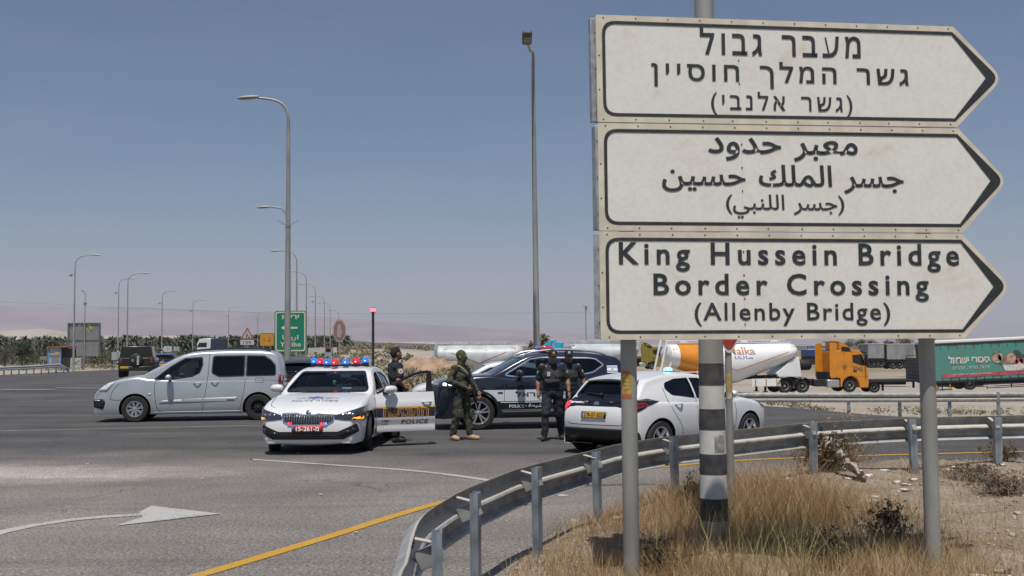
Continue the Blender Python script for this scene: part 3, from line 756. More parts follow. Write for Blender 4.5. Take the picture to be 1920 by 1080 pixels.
M_SEAT = mat('car_seat', (0.03, 0.03, 0.032), 0.85)
M_GL = glass('window_glass', (0.82, 0.88, 0.85)); M_GLT = glass('tinted_glass', (0.06, 0.07, 0.085)); M_GLM = glass('half_tinted_glass', (0.30, 0.36, 0.38))
M_TRIM = mat('gloss_black_trim', (0.008, 0.008, 0.010), 0.12, coat=0.4)
M_SEAM = mat('panel_gap', (0.02, 0.02, 0.022), 0.9)
M_LENS = mat('headlamp_lens', (0.035, 0.04, 0.05), 0.10, 0.0, coat=.6)
M_LENSC = mat('headlamp_clear', (0.68, 0.70, 0.70), 0.15, 0.15, coat=1.0)
M_RED = mat('tail_lamp_red', (0.20, 0.008, 0.010), 0.15, coat=1.0)
M_REDL = mat('tail_lamp_lit', (0.5, 0.01, 0.02), 0.2, emit=(1, 0.05, 0.08), es=0.9)
M_AMBL = mat('indicator_lit', (0.8, 0.3, 0.03), 0.3, emit=(1, 0.36, 0.04), es=1.3)
M_WHL = mat('lamp_lit', (0.9, 0.9, 0.9), 0.3, emit=(1, 0.97, 0.9), es=1.6)
M_REDX = mat('red_flasher', (0.7, 0.02, 0.03), 0.2, emit=(1, 0.03, 0.06), es=1.2)
M_BLUX = mat('blue_flasher', (0.03, 0.25, 0.8), 0.2, emit=(0.1, 0.5, 1), es=1.2)
M_PLATEY = mat('number_plate_yellow', (0.62, 0.36, 0.03), 0.5, var=.1, scale=40)
M_NAVY = mat('police_navy', (0.018, 0.022, 0.05), 0.4)
M_ORG = mat('police_orange', (0.62, 0.30, 0.03), 0.45)
M_BRZ = mat('police_bronze', (0.20, 0.10, 0.03), 0.45)
M_BLK = mat('black_lettering', (0.02, 0.02, 0.025), 0.5)
M_PWHITE = mat('paint_white', (0.68, 0.68, 0.685), 0.28, coat=0.6, var=0.05, scale=1.6, detail=9)

class Car:
    def __init__(s, name, label, cat, paint, lower, cabin, wheels, Rw, arch=None, arch_w=0.30, loc=(0, 0, 0), rz=0.0, windows=(), group=None, sc=(1, 1, 1), body_name='body', hollow=True, wt=0.06):
        s.root = thing(name, label, cat, loc, rz, group); s.root.scale = sc; s.paint = paint
        low = shell(**lower).build('tmp', [paint], angle=0); cuts = []
        for wx in wheels:
            for sd_ in (-1, 1):
                mb = MB(); w = lower['Wm']if 'Wm' in lower else max(q[1] for q in lower['Wt'])
                M = Matrix.Translation((wx, sd_ * (w - arch_w), Rw)) @ Matrix.Rotation(R(-90 * sd_), 4, 'X')
                mb.lathe([(arch or Rw + .05, 0.0), (arch or Rw + .05, arch_w + .3)], 40, M, cap=True); cuts.append(mb.build('tmp', [M_ARCH], angle=0))
        lme = boolean(low, cuts); bpy.data.objects.remove(low)
        cab = shell(**cabin).build('tmp', [paint], angle=0)
        bmf = bmesh.new(); bmf.from_mesh(lme); bmf.from_mesh(cab.data); s.bvh = BVHTree.FromBMesh(bmf); bmf.free()
        bmc = bmesh.new(); bmc.from_mesh(cab.data); s.cbvh = BVHTree.FromBMesh(bmc); bmc.free()
        s.L = max(v.co.x for v in lme.vertices); s.Wm = max(v.co.y for v in lme.vertices)
        if hollow:
            c2 = dict(cabin); c2['inset'] = wt; zb_ = cabin['zb']; c2['zb'] = (zb_ if not callable(zb_) else 0.9) - 0.2
            inn = shell(**c2).build('tmp', [M_INT], angle=0); cc = [inn]
            for w in windows:
                for poly, kind in w['polys']:
                    cc.append(s.cutter(poly, kind, w.get('depth')))
            cme = boolean(cab, cc); bpy.data.objects.remove(cab)
        else:
            cme = cab.data.copy(); bpy.data.objects.remove(cab)
        bm = bmesh.new()
        mats = [paint, M_ARCH, M_INT]
        for me in (lme, cme):
            idx = []
            for m_ in me.materials: idx.append({paint: 0, M_ARCH: 1, M_INT: 2}.get(m_, 0))
            nf = len(bm.faces); bm.from_mesh(me); bm.faces.ensure_lookup_table()
            for f in bm.faces[nf:]: f.material_index = idx[f.material_index] if f.material_index < len(idx) else 0
        me = bpy.data.meshes.new('body'); bm.to_mesh(me); bm.free(); clean_mesh(me)
        s.body = link(body_name, me, mats, s.root)
        for w in windows:
            for poly, kind in w['polys']:
                o = s.decal([poly], kind, -0.012, w['name'], w['mat'], s.root, cabin=True, miss='keep')
                if w.get('label'): o['label'] = w['label']
                fr = w.get('frame')
                if fr:
                    s.outline(poly, kind, fr[0], fr[1], 'window_trim', fr[2], o)
    def dirs(s, kind):
        return {'L': (Vector((0, -3, 0)), Vector((0, 1, 0))), 'R': (Vector((0, 3, 0)), Vector((0, -1, 0))), 'F': (Vector((-3, 0, 0)), Vector((1, 0, 0))), 'B': (Vector((9, 0, 0)), Vector((-1, 0, 0))), 'T': (Vector((0, 0, 4)), Vector((0, 0, -1)))}[kind]
    def pt(s, kind, u, v):
        o, d = s.dirs(kind)
        if kind in 'LR': return Vector((u, o.y, v)), d
        if kind in 'FB': return Vector((o.x, u, v)), d
        return Vector((u, v, o.z)), d
    def hit(s, kind, u, v, off, cabin=False):
        p, d = s.pt(kind, u, v); t = s.cbvh if cabin else s.bvh
        loc, n, i, dist = t.ray_cast(p, d)
        if loc is None:
            loc, n, i, dist = t.find_nearest(p + d * (2.1 if kind in 'LR' else 3.2 if kind != 'T' else 3)); 
            if loc is None: return p
        if n.dot(d) > 0: n = -n
        return loc + n * off
    def cutter(s, poly, kind, depth=None):
        o, d = s.dirs(kind); c = Vector(poly[0]); n = len(poly); mb = MB()
        a = [s.pt(kind, *q)[0] for q in poly]
        hits = [s.hit(kind, *q, 0, True) for q in poly]
        near = min((h - p).dot(d) for h, p in zip(hits, a)) - 0.15; farr = max((h - p).dot(d) for h, p in zip(hits, a)) + (depth or 0.2)
        vs = [p + d * near for p in a] + [p + d * farr for p in a]
        mb.add(vs, [tuple(range(n)), tuple(range(2 * n - 1, n - 1, -1))] + [(i, (i + 1) % n, n + (i + 1) % n, n + i) for i in range(n)])
        return mb.build('tmp', [M_INT], angle=0)
    def decal(s, polys, kind, off, name, mats, parent, step=0.07, solid=0, cabin=False, miss=None, geo=None, mi=None, smooth=True):
        "2D polygons (or lettering geometry) wrapped on the shell"
        bm = bmesh.new()
        for k, poly in enumerate(polys or []):
            vs = [bm.verts.new((p[0], p[1], 0)) for p in poly]
            try:
                f = bm.faces.new(vs); f.material_index = (mi[k] if mi else 0)
            except ValueError: pass
        if geo:
            for gi, (v2, fs) in enumerate(geo):
                vs = [bm.verts.new((a, b, 0)) for a, b in v2]
                for f in fs:
                    try: bm.faces.new([vs[i] for i in f]).material_index = (mi[gi + len(polys or [])] if mi else 0)
                    except ValueError: pass
        xs = [v.co.x for v in bm.verts]; ys = [v.co.y for v in bm.verts]
        if not geo:
            for ax, lo, hi in ((0, min(xs), max(xs)), (1, min(ys), max(ys))):
                k = int((hi - lo) / step)
                for i in range(1, k + 1):
                    co = [0, 0, 0]; no = [0, 0, 0]; co[ax] = lo + (hi - lo) * i / (k + 1); no[ax] = 1
                    bmesh.ops.bisect_plane(bm, geom=bm.verts[:] + bm.edges[:] + bm.faces[:], plane_co=co, plane_no=no)
        for v in bm.verts: v.co = s.hit(kind, v.co.x, v.co.y, off, cabin)
        bm.normal_update()
        o, d = s.dirs(kind)
        for f in bm.faces:
            if f.normal.dot(d) > 0: f.normal_flip()
        me = bpy.data.meshes.new(name); bm.to_mesh(me); bm.free()
        if smooth: me.polygons.foreach_set('use_smooth', [True] * len(me.polygons))
        return link(name, me, mats, parent, solid=solid)
    def stroke(s, pts, w, closed=False):
        "2D polyline -> quads"
        out = []; n = len(pts); P2 = [Vector(p) for p in pts]
        segs = n if closed else n - 1
        nr = []
        for i in range(n):
            a = P2[i - 1] if (i > 0 or closed) else P2[i]; b = P2[(i + 1) % n] if (i < n - 1 or closed) else P2[i]
            t = (b - a); t = t.normalized() if t.length > 1e-9 else Vector((1, 0)); nr.append(Vector((-t.y, t.x)))
        for i in range(segs):
            j = (i + 1) % n; out.append([P2[i] - nr[i] * w / 2, P2[j] - nr[j] * w / 2, P2[j] + nr[j] * w / 2, P2[i] + nr[i] * w / 2])
        return out
    def outline(s, poly, kind, w, off, name, m, parent):
        return s.decal(s.stroke(poly, w, True), kind, off, name, m, parent, step=0.1)
    def seams(s, lines, kind='L', w=0.012, m=None):
        q = []
        for l in lines: q += s.stroke(chaikin(l, 2), w)
        return s.decal(q, kind, 0.0012, 'panel_gap', m or M_SEAM, s.body, step=0.25)
    def wheel(s, x, side, Rw, width=0.2, rim=0.6, style='alloy5', y=None, steer=0.0, col=None):
        y = (y if y is not None else s.Wm - 0.03) - width / 2
        key = (Rw, width, rim, style)
        if key not in WHEELS:
            rr = Rw * rim; w = width / 2; mb = MB()
            mb.lathe([(rr, -w * .9), (rr + .01, -w), (Rw - .03, -w * 1.0), (Rw - .008, -w * .82), (Rw, -w * .6), (Rw, w * .6), (Rw - .008, w * .82), (Rw - .03, w), (rr + .01, w), (rr, w * .9), (rr, -w * .9)], 40)
            for k in (-.35, 0, .35): mb.lathe([(Rw + .001, w * k - .006), (Rw + .001, w * k + .006)], 40, m=1)
            rm = MB()
            rm.lathe([(rr + .004, w * .92), (rr - .012, w * .96), (rr - .022, w * .8), (rr - .03, w * .2), (rr - .03, -w * .8)], 40, m=0)
            rm.lathe([(0, w * .1), (rr - .03, w * .1), (rr - .028, w * .05)], 30, m=1)
            hub = rr * .2
            def spoke(a, w0, w1, tw=0.0, z0=.80, z1=.86):
                ps = []
                for (r_, ww, zz) in ((hub * .7, w0, z0), (rr - .014, w1, z1)):
                    for sg in (-1, 1):
                        aa = a + (tw if r_ > hub else 0); ca, sa = math.cos(aa), math.sin(aa)
                        ps.append(Vector((r_ * ca - sg * ww * sa, r_ * sa + sg * ww * ca, w * zz)))
                q = [p - Vector((0, 0, w * .35)) for p in ps]
                rm.add(ps + q, [(0, 1, 3, 2), (4, 6, 7, 5), (0, 2, 6, 4), (1, 5, 7, 3), (2, 3, 7, 6), (0, 4, 5, 1)], 0)
            if style == 'alloy5':
                for k in range(5):
                    a = 2 * math.pi * k / 5 + math.pi / 2; spoke(a, rr * .13, rr * .17)
            elif style == 'twin5':
                for k in range(5):
                    for d in (-.2, .2): spoke(2 * math.pi * k / 5 + d + math.pi / 2, rr * .06, rr * .07)
            elif style == 'swirl':
                for k in range(8):
                    for d in (-.13, .13): spoke(2 * math.pi * k / 8 + d, rr * .045, rr * .07, .28)
            elif style == 'steel':
                rm.lathe([(0, w * .55), (rr * .45, w * .62), (rr * .6, w * .25), (rr - .02, w * .4)], 30, m=1)
                for k in range(8):
                    a = 2 * math.pi * k / 8; rm.lathe([(0, w * .66), (rr * .07, w * .64), (rr * .08, w * .4)], 8, Matrix.Translation((rr * .52 * math.cos(a), rr * .52 * math.sin(a), 0)), m=2)
            elif style == 'truck':
                rm.lathe([(0, w * .2), (rr * .35, w * .25), (rr * .42, w * .05), (rr * .8, -w * .2), (rr - .02, w * .5)], 30, m=0)
            rm.lathe([(0, w * .93), (hub * .6, w * .92), (hub, w * .84), (hub * 1.02, w * .3)], 20, m=0)
            tm = mb.mesh('wheel', 30); tm.materials.append(M_RUBBER); tm.materials.append(M_ARCH)
            rme = rm.mesh('rim', 30)
            for m_ in ((M_ALLOY if style not in ('steel', 'truck') else mat('steel_wheel', (.02, .02, .02), .5) if style == 'steel' else mat('truck_rim', (.45, .44, .42), .4, .5)), M_ARCH, M_DARKSTEEL): rme.materials.append(m_)
            WHEELS[key] = (tm, rme)
        tm, rme = WHEELS[key]
        o = link('wheel', tm, None, s.root); o.location = (x, side * y, Rw); o.rotation_euler = Matrix.Rotation(R(-90 * side), 3, 'X').to_euler()
        if steer: o.rotation_euler = (Matrix.Rotation(steer, 3, 'Z') @ Matrix.Rotation(R(-90 * side), 3, 'X')).to_euler()
        r_ = link('rim', rme, None, o); return o
    def mirror(s, x, z, side, y=None, m=None, size=1.0):
        p = s.hit('L' if side < 0 else 'R', x, z - .03, 0.0)
        mb = MB(); c = Vector((p.x - .02, p.y + side * .15 * size, p.z + .07 * size))
        mb.lathe([(0, -.115), (.05, -.11), (.085, -.08), (.098, -.02), (.098, .03), (.085, .085), (.05, .11), (0, .115)], 20, Matrix.Translation(c) @ Matrix.Diagonal((size * .75, size, size * .72, 1)) @ Matrix.Rotation(R(90), 4, 'X'))
        mb.beam((p.x, p.y - side * .02, p.z), c - Vector((0, side * .03, .05)), .05, .035, 1)
        o = mb.build('mirror', [m or s.paint, M_BLACK], s.root); g = MB()
        g.lathe([(0, 0), (.08, 0)], 16, Matrix.Translation(c + Vector((.076 * size, 0, 0))) @ Matrix.Rotation(R(90), 4, 'Y') @ Matrix.Diagonal((.8 * size, size * 1.1, 1, 1))); g.build('mirror_glass', M_CHROME, o); return o
    def handle(s, x, z, side, m=None, L=.2):
        k = 'L' if side < 0 else 'R'; a = s.hit(k, x - L / 2, z, .02); b = s.hit(k, x + L / 2, z, .02); c = s.hit(k, x, z, .045)
        mb = MB(); mb.tube(smooth_path([s.hit(k, x - L / 2, z, 0), a * .5 + c * .5, c, b * .5 + c * .5, s.hit(k, x + L / 2, z, 0)], .03), .014, 8)
        return mb.build('door_handle', m or s.paint, s.root)
    def interior(s, zf, x0, x1, seats, dash=None, yw=.7, wheel=None):
        mb = MB(); mb.box(((x0 + x1) / 2, 0, zf), (x1 - x0, yw * 2, .02))
        if dash: mb.box((dash[0], 0, dash[1]), (.45, yw * 1.9, .12), Matrix.Rotation(R(-6), 3, 'Y'))
        o = mb.build('cabin_trim', M_INT, s.root, bevel=.02)
        for (x, y, zt__) in seats:
            sm = MB(); sm.box((x, y, zf + (zt__ - .2 - zf) / 2), (.14, .44, zt__ - .2 - zf), Matrix.Rotation(R(12), 3, 'Y')); sm.box((x + .07, y, zt__ - .08), (.10, .26, .18)); sm.beam((x + .05, y, zt__ - .25), (x + .06, y, zt__ - .1), .1, .02)
            sm.build('seat', M_SEAT, s.root, bevel=.03)
        if wheel:
            sw = MB(); T = Matrix.Translation(wheel) @ Matrix.Rotation(R(65), 4, 'Y')
            ring = [T @ Vector((.18 * math.cos(a), .18 * math.sin(a), 0)) for a in np.linspace(0, 2 * math.pi, 25)]
            sw.tube(ring, .014, 6); sw.beam(ring[0], ring[12], .04, .02); sw.build('steering_wheel', M_BLACK, s.root)
WHEELS = {}
def quad(x0, z0, x1, z1): return [(x0, z0), (x1, z0), (x1, z1), (x0, z1)]
def mirror_y(poly): return [(-a, b) for a, b in poly]
def hexagram(cx, cy, r, aspect=1.0):
    return [[(cx + aspect * r * math.cos(R(90 + s + 120 * k)), cy + r * math.sin(R(90 + s + 120 * k))) for k in range(3)] for s in (0, 60)]

# ---------------------------------------------------------------- the silver van
def silver_van():
    paint = mat('paint_silver', (0.45, 0.48, 0.505), 0.30, 0.4, coat=0.5, var=.06, scale=1.6, detail=9)
    p = P(252, 791, 27.25)
    z0 = 0.0
    lower = dict(profile=[(.20, .17), (.06, .24), (0, .40), (0, .58), (.03, .71), (.10, .80), (.22, .90), (.50, 1.05), (.9, 1.135), (1.18, 1.16), (1.35, 1.10), (2, 1.08), (4.5, 1.08), (4.68, 1.06), (4.74, .98), (4.77, .62), (4.72, .32), (4.55, .22)],
                 Wt=[(0, .70), (.05, .77), (.2, .84), (.5, .885), (1.0, .905), (4.0, .905), (4.5, .885), (4.78, .85)], side=[(.17, .93), (.25, .965), (.4, .99), (.6, 1.0), (.8, .995), (.95, .98), (1.1, .965), (1.2, .95)], zb=.19, rad=.09, crown=.03)
    cabin = dict(profile=[(1.02, 1.02), (1.16, 1.155), (1.30, 1.23), (2.08, 1.65), (2.3, 1.73), (2.6, 1.775), (3.3, 1.80), (4.2, 1.79), (4.5, 1.76), (4.63, 1.66), (4.70, 1.4), (4.74, 1.1), (4.74, 1.0)],
                 Wt=[(1.0, .80), (1.4, .86), (2.2, .885), (4.2, .885), (4.5, .87), (4.75, .85)], side=[(1.0, .99), (1.1, .985), (1.3, .95), (1.5, .90), (1.7, .83), (1.8, .78)], zb=1.0, rad=.09, crown=.03)
    fw = round_poly([(1.50, 1.055), (1.93, 1.40), (2.27, 1.605), (2.71, 1.635), (2.72, 1.43), (2.65, 1.235), (2.46, 1.145), (1.93, 1.075)], [.03, .2, .1, .05, .1, .08, .1, .2])
    rw = round_poly([(2.98, 1.66), (3.775, 1.665), (3.765, 1.145), (3.14, 1.135), (2.96, 1.225)], [.07, .02, .02, .05, .07])
    qw = round_poly([(3.83, 1.665), (4.27, 1.655), (4.44, 1.55), (4.555, 1.40), (4.56, 1.155), (3.83, 1.145)], [.02, .08, .1, .06, .04, .02])
    ws = round_poly([(-.70, 1.25), (.70, 1.25), (.60, 1.64), (-.60, 1.64)], [.08] * 4)
    c = Car('van', 'silver passenger van crossing the junction, dark tinted rear windows', 'van', paint, lower, cabin, (1.06, 4.13), .335, .395, loc=(0, 0, 0), rz=R(8), windows=[
        dict(name='front_window', mat=M_GLM, polys=[(fw, 'L')], frame=(.028, .003, M_BLACK)), dict(name='front_window', mat=M_GLM, polys=[(fw, 'R')]),
        dict(name='rear_window', mat=M_GLT, polys=[(rw, 'L')], frame=(.03, .003, M_BLACK)), dict(name='rear_window', mat=M_GLT, polys=[(rw, 'R')]),
        dict(name='quarter_window', mat=M_GLT, polys=[(qw, 'L')], frame=(.03, .003, M_BLACK)), dict(name='quarter_window', mat=M_GLT, polys=[(qw, 'R')]),
        dict(name='windscreen', mat=M_GL, polys=[(ws, 'F')], depth=.5)])
    M = Matrix.Rotation(R(8), 3, 'Z'); o = M @ Vector((1.06, -.9, 0)); c.root.location = (p.x - o.x, p.y - o.y, z0)
    c.interior(1.085, 1.4, 4.5, [(2.55, -.38, 1.55), (2.55, .38, 1.55), (3.5, -.4, 1.5), (3.5, .4, 1.5)], dash=(1.5, 1.14), yw=.8, wheel=(1.85, -.38, 1.22))
    for x, st in ((1.06, 'swirl'), (4.13, 'steel')):
        for sd_ in (-1, 1): c.wheel(x, sd_, .335, .2, .60, st, y=.895)
    c.seams([[(1.56, 1.05), (1.54, .9), (1.555, .55), (1.62, .30), (1.70, .26)], [(2.88, 1.72), (2.87, 1.2), (2.80, .7), (2.74, .4), (2.73, .25)], [(3.80, 1.7), (3.80, .9), (3.72, .55), (3.66, .27)], [(1.6, .26), (2.6, .245), (3.66, .255)], [(.95, .57), (.60, .56), (.45, .585)], [(.45, .58), (.50, .8), (.68, .99)]])
    c.decal([[(1.66, .46), (1.74, .545), (2.73, .585), (2.73, .485)], [(2.755, .487), (2.755, .587), (3.62, .615), (3.55, .52)]], 'L', .002, 'rubbing_strip', mat('strip_silver', (.40, .43, .46), .55, .1), c.root, solid=.004)
    c.decal([[(1.5, .20), (3.72, .20), (3.72, .262), (1.5, .255)]], 'L', .003, 'sill', mat('sill_silver', (.32, .35, .39), .4, .3), c.root, solid=.012)
    hl = [(.09, .80), (.17, .915), (.42, 1.0), (.56, 1.035), (.50, .96), (.37, .80)]
    c.decal([hl], 'L', .004, 'headlight', M_LENSC, c.root, solid=.012); c.decal([hl], 'R', .004, 'headlight', M_LENSC, c.root, solid=.012)
    c.decal([[(-.50, .60), (.50, .60), (.55, .70), (-.55, .70)]], 'F', .004, 'grille', M_BLACK, c.root, solid=.01)
    c.decal([[(.03, .39), (.28, .34), (.33, .50), (.30, .60), (.02, .585)]], 'L', .004, 'fog_lamp_surround', M_BLACK, c.root, solid=.008)
    c.decal([[(.06, .55), (.2, .545), (.2, .57), (.06, .575)]], 'L', .016, 'fog_lamp', M_LENSC, c.root, solid=.006)
    c.decal([[(4.64, .74), (4.715, .74), (4.70, 1.17), (4.635, 1.17)]], 'L', .006, 'tail_light', M_RED, c.root, solid=.01)
    tl = [(.64, .74), (.76, .74), (.74, 1.17), (.66, 1.17)]
    for q in (tl, mirror_y(tl)): c.decal([q], 'B', .004, 'tail_light', M_RED, c.root, solid=.01)
    c.decal([round_poly([(4.08, .98), (4.26, .98), (4.26, 1.08), (4.08, 1.08)], [.02] * 4)][:0] + c.stroke(round_poly([(4.06, .97), (4.26, .97), (4.26, 1.09), (4.06, 1.09)], [.03] * 4), .008, True), 'L', .0015, 'fuel_flap_gap', M_SEAM, c.body)
    c.mirror(1.93, 1.08, -1, size=1.1); c.mirror(1.93, 1.08, 1, size=1.1)
    c.handle(2.60, .965, -1); c.handle(3.04, .985, -1)
    c.decal([[(1.40, .69), (1.45, .69), (1.45, .73), (1.40, .73)]], 'L', .004, 'side_repeater', M_LENSC, c.root, solid=.01)
    for sd_ in (-1, 1):
        mb = MB(); a = [c.hit('T', x, sd_ * .60, d) for x, d in ((2.25, .0), (2.45, .045), (3.3, .06), (4.2, .05), (4.42, .0))]
        mb.tube(smooth_path(a, .1), .022, 8); mb.build('roof_rail', M_BLACK, c.root)
    mb = MB(); mb.tube([c.hit('T', 1.2, -.5, .02), c.hit('T', 1.28, .1, .03)], .01, 6); mb.build('wiper', M_BLACK, c.root)
    return c
van = silver_van()

# ---------------------------------------------------------------- sedan shell, used for the police car and the plain white sedan
SED_LOW = dict(profile=[(.16, .17), (.03, .19), (0.0, .30), (.0, .48), (.03, .62), (.07, .70), (.16, .765), (.45, .855), (.9, .93), (1.30, .975), (1.45, .965), (1.7, .955), (3.6, .985), (4.15, 1.05), (4.5, 1.06), (4.62, 1.03), (4.68, .9), (4.67, .6), (4.6, .33), (4.45, .24)],
               Wt=[(0, .72), (.04, .775), (.15, .835), (.35, .875), (.7, .905), (1.2, .915), (3.6, .915), (4.2, .88), (4.55, .82), (4.69, .76)], side=[(.17, .93), (.24, .962), (.36, .985), (.5, 1.0), (.66, 1.0), (.76, .99), (.86, .97), (.96, .945), (1.06, .92)], zb=.18, rad=.085, crown=.035)
SED_CAB = dict(profile=[(1.22, .90), (1.34, .955), (1.46, 1.0), (2.02, 1.325), (2.2, 1.39), (2.45, 1.43), (2.75, 1.445), (3.15, 1.43), (3.6, 1.35), (4.1, 1.14), (4.32, 1.03), (4.36, .95)],
               Wt=[(1.2, .80), (1.45, .855), (1.8, .875), (3.2, .875), (3.9, .82), (4.4, .74)], side=[(.9, 1.0), (.98, .985), (1.1, .935), (1.25, .855), (1.36, .78), (1.45, .70)], zb=.92, rad=.075, crown=.03)
def police_sedan():
    paint = M_PWHITE
    ws = round_poly([(-.755, 1.015), (.755, 1.015), (.585, 1.355), (-.585, 1.355)], [.05, .05, .07, .07])
    sw = round_poly([(1.75, 1.02), (2.20, 1.29), (2.42, 1.335), (2.62, 1.345), (2.62, 1.03)], [.02, .1, .08, .02, .02]); rw = round_poly([(2.70, 1.345), (3.10, 1.33), (3.5, 1.24), (3.55, 1.06), (2.70, 1.035)], [.02, .1, .08, .05, .02])
    bw = round_poly([(-.6, 1.10), (.6, 1.10), (.5, 1.32), (-.5, 1.32)], [.05] * 4)
    front = P(578, 800, 18.05); front.z = 0
    c = Car('police_car', 'white police sedan facing the camera with its door open and roof lights lit', 'police car', paint, SED_LOW, SED_CAB, (.89, 3.58), .325, .375, rz=R(87.6), loc=(front.x, front.y, 0), windows=[
        dict(name='windscreen', mat=M_GL, polys=[(ws, 'F')], depth=.75), dict(name='rear_window', mat=M_GL, polys=[(bw, 'B')], depth=.9),
        dict(name='side_window', mat=M_GLM, polys=[(sw, 'R')]), dict(name='door_window_opening', mat=glass('open_air', (1, 1, 1)), polys=[(sw, 'L')]), dict(name='side_window', mat=M_GLM, polys=[(rw, 'L')], frame=(.02, .003, M_TRIM)), dict(name='side_window', mat=M_GLM, polys=[(rw, 'R')])])
    for o in list(c.root.children):
        if o.name.startswith('door_window_opening'): bpy.data.objects.remove(o)
    c.decal([ws], 'F', .0, 'tmp', M_BLACK, c.root) if False else None
    c.outline(ws, 'F', .035, .003, 'windscreen_seal', M_TRIM, c.root)
    c.interior(.985, 1.55, 4.1, [(2.45, -.37, 1.28), (2.45, .37, 1.28), (3.3, -.38, 1.2), (3.3, .38, 1.2)], dash=(1.72, 1.0), yw=.78, wheel=(2.02, -.37, 1.07))
    ba = MB(); ba.lathe([(0, -.035), (.03, -.02), (.04, .01), (.03, .045), (0, .055)], 12, Matrix.Translation((2.02, -.02, 1.15))); ba.build('hanging_ornament', mat('ornament_green', (.05, .25, .14), .3), c.root)
    mb = MB(); mb.box((2.08, -.01, 1.275), (.03, .22, .065)); mb.build('rear_view_mirror', M_BLACK, c.root, bevel=.015)
    mb = MB(); mb.box((1.66, -.33, 1.065), (.05, .16, .015)); mb.build('papers_on_dashboard', M_WHITE, c.root)
    for x, st in ((.89, .22), (3.58, 0)):
        for sd_ in (-1, 1): c.wheel(x, sd_, .325, .205, .66, 'twin5', y=.905, steer=st)
    # front
    hl = [(.44, .66), (.58, .695), (.75, .74), (.885, .80), (.905, .70), (.88, .575), (.62, .585), (.45, .605)]
    for q in (hl, mirror_y(hl)):
        o = c.decal([q], 'F', .006, 'headlight', M_LENS, c.root, solid=.012, step=.025)
        sg = 1 if q[0][0] > 0 else -1
        c.decal([[(sg * .72, .592), (sg * .86, .588), (sg * .865, .632), (sg * .75, .624)]], 'F', .02, 'indicator', M_AMBL, o, solid=.004)
        for a in (.56, .64, .72): c.decal([[(sg * a, .655), (sg * (a + .05), .655), (sg * (a + .035), .695), (sg * (a + .012), .69)]], 'F', .021, 'reflector', M_CHROME, o, solid=.004)
    gr = round_poly([(-.45, .688), (-.20, .69), (-.10, .665), (.10, .665), (.20, .69), (.45, .688), (.42, .56), (.30, .50), (-.30, .50), (-.42, .56)], [.02] * 10, 4)
    g = c.decal([gr], 'F', .006, 'grille', M_BLACK, c.root, step=.03)
    c.outline(gr, 'F', .022, .012, 'grille_surround', M_CHROME, g)
    bars = []
    for k in np.linspace(-.40, .40, 20):
        zt1 = np.interp(abs(k), [0, .1, .2, .45], [.655, .655, .68, .68]); zb1 = np.interp(abs(k), [0, .3, .42], [.512, .512, .57]); bars.append(quad(k - .007, zb1, k + .007, zt1))
    c.decal(bars, 'F', .012, 'grille_bars', mat('grille_bar', (.25, .27, .30), .2, .8), g, solid=.012)
    c.decal([quad(.31, .515, .345, .545), quad(.27, .515, .305, .545), quad(-.245, .51, -.21, .54), quad(-.28, .51, -.25, .54)], 'F', .024, 'grille_flasher', M_REDX, g, solid=.006)
    c.decal([quad(-.32, .51, -.29, .54)], 'F', .024, 'grille_flasher', M_BLUX, g, solid=.006)
    lo = round_poly([(-.80, .52), (-.62, .44), (-.50, .392), (.50, .392), (.62, .44), (.80, .52), (.825, .385), (.60, .262), (-.60, .262), (-.825, .385)], [.02] * 10, 3)
    l = c.decal([lo], 'F', .009, 'lower_intake', M_BLACK, c.root, step=.025)
    c.decal([[(.50, .365), (.66, .395), (.78, .455), (.78, .425), (.66, .345), (.50, .325)]], 'F', .016, 'fog_lamp_bar', M_TRIM, l, solid=.012); c.decal([[(-.50, .365), (-.66, .395), (-.78, .455), (-.78, .425), (-.66, .345), (-.50, .325)]], 'F', .016, 'fog_lamp_bar', M_TRIM, l, solid=.012)
    c.decal(c.stroke([(-.62, .33), (.62, .33)], .012) + c.stroke([(-.62, .30), (.62, .30)], .010), 'F', .014, 'intake_bars', M_TRIM, l, solid=.008)
    pl = c.decal([quad(-.255, .392, .235, .492)], 'F', .020, 'number_plate', mat('plate_red', (.42, .022, .022), .5), c.root, solid=.012)
    c.decal([quad(.236, .392, .268, .492)], 'F', .020, 'plate_band', mat('plate_blue', (.05, .10, .35), .5), pl, solid=.012)
    # the front view seen from outside: image right is local -y, so lettering is mirrored in y
    def ft(s, box, **k):
        v, f = text_fit(s, box, **k); v = v.copy(); v[:, 0] *= -1; return (v, f)
    pl.location = (0, 0, 0)
    c.decal(None, 'F', .034, 'plate_number', M_WHITE, pl, geo=[ft('15-261-' + 'מ', (-.195, .405, .195, .478), bold=.03, spacing=1.05)])
    # hood badge, emblem and lettering
    bd = MB(); q = c.hit('F', 0, .70, .01); T = Matrix.Translation(q) @ Matrix.Rotation(R(-60), 4, 'Y')
    bd.lathe([(.045, 0), (.045, .012), (.036, .016), (0, .016)], 24, T); bd.lathe([(.034, .017), (.020, .019)], 24, T, 1); bd.build('bonnet_badge', [M_CHROME, M_NAVY], c.root)
    def hood(polys=None, geo=None, m=M_BLK, name='bonnet_lettering'): return c.decal(polys, 'T', .002, name, m, c.root, geo=geo)
    def tt(s, y0, y1, x0, x1, **k):   # lettering lying on the bonnet, read from the front: right = -y, up = +x (towards windscreen)
        v, f = text_fit(s, (0, 0, 1, 1), **k); return (np.stack([x0 + v[:, 1] * (x1 - x0), y0 + v[:, 0] * (y1 - y0)], 1), f)
    hood(geo=[tt('POLICE', .40, .03, .42, .54, bold=.02, spacing=1.4, shear=.1), tt(rtl('משטרה'), -.03, -.40, .42, .54, bold=.02, spacing=1.3)], m=mat('hood_grey', (.06, .065, .08), .5))
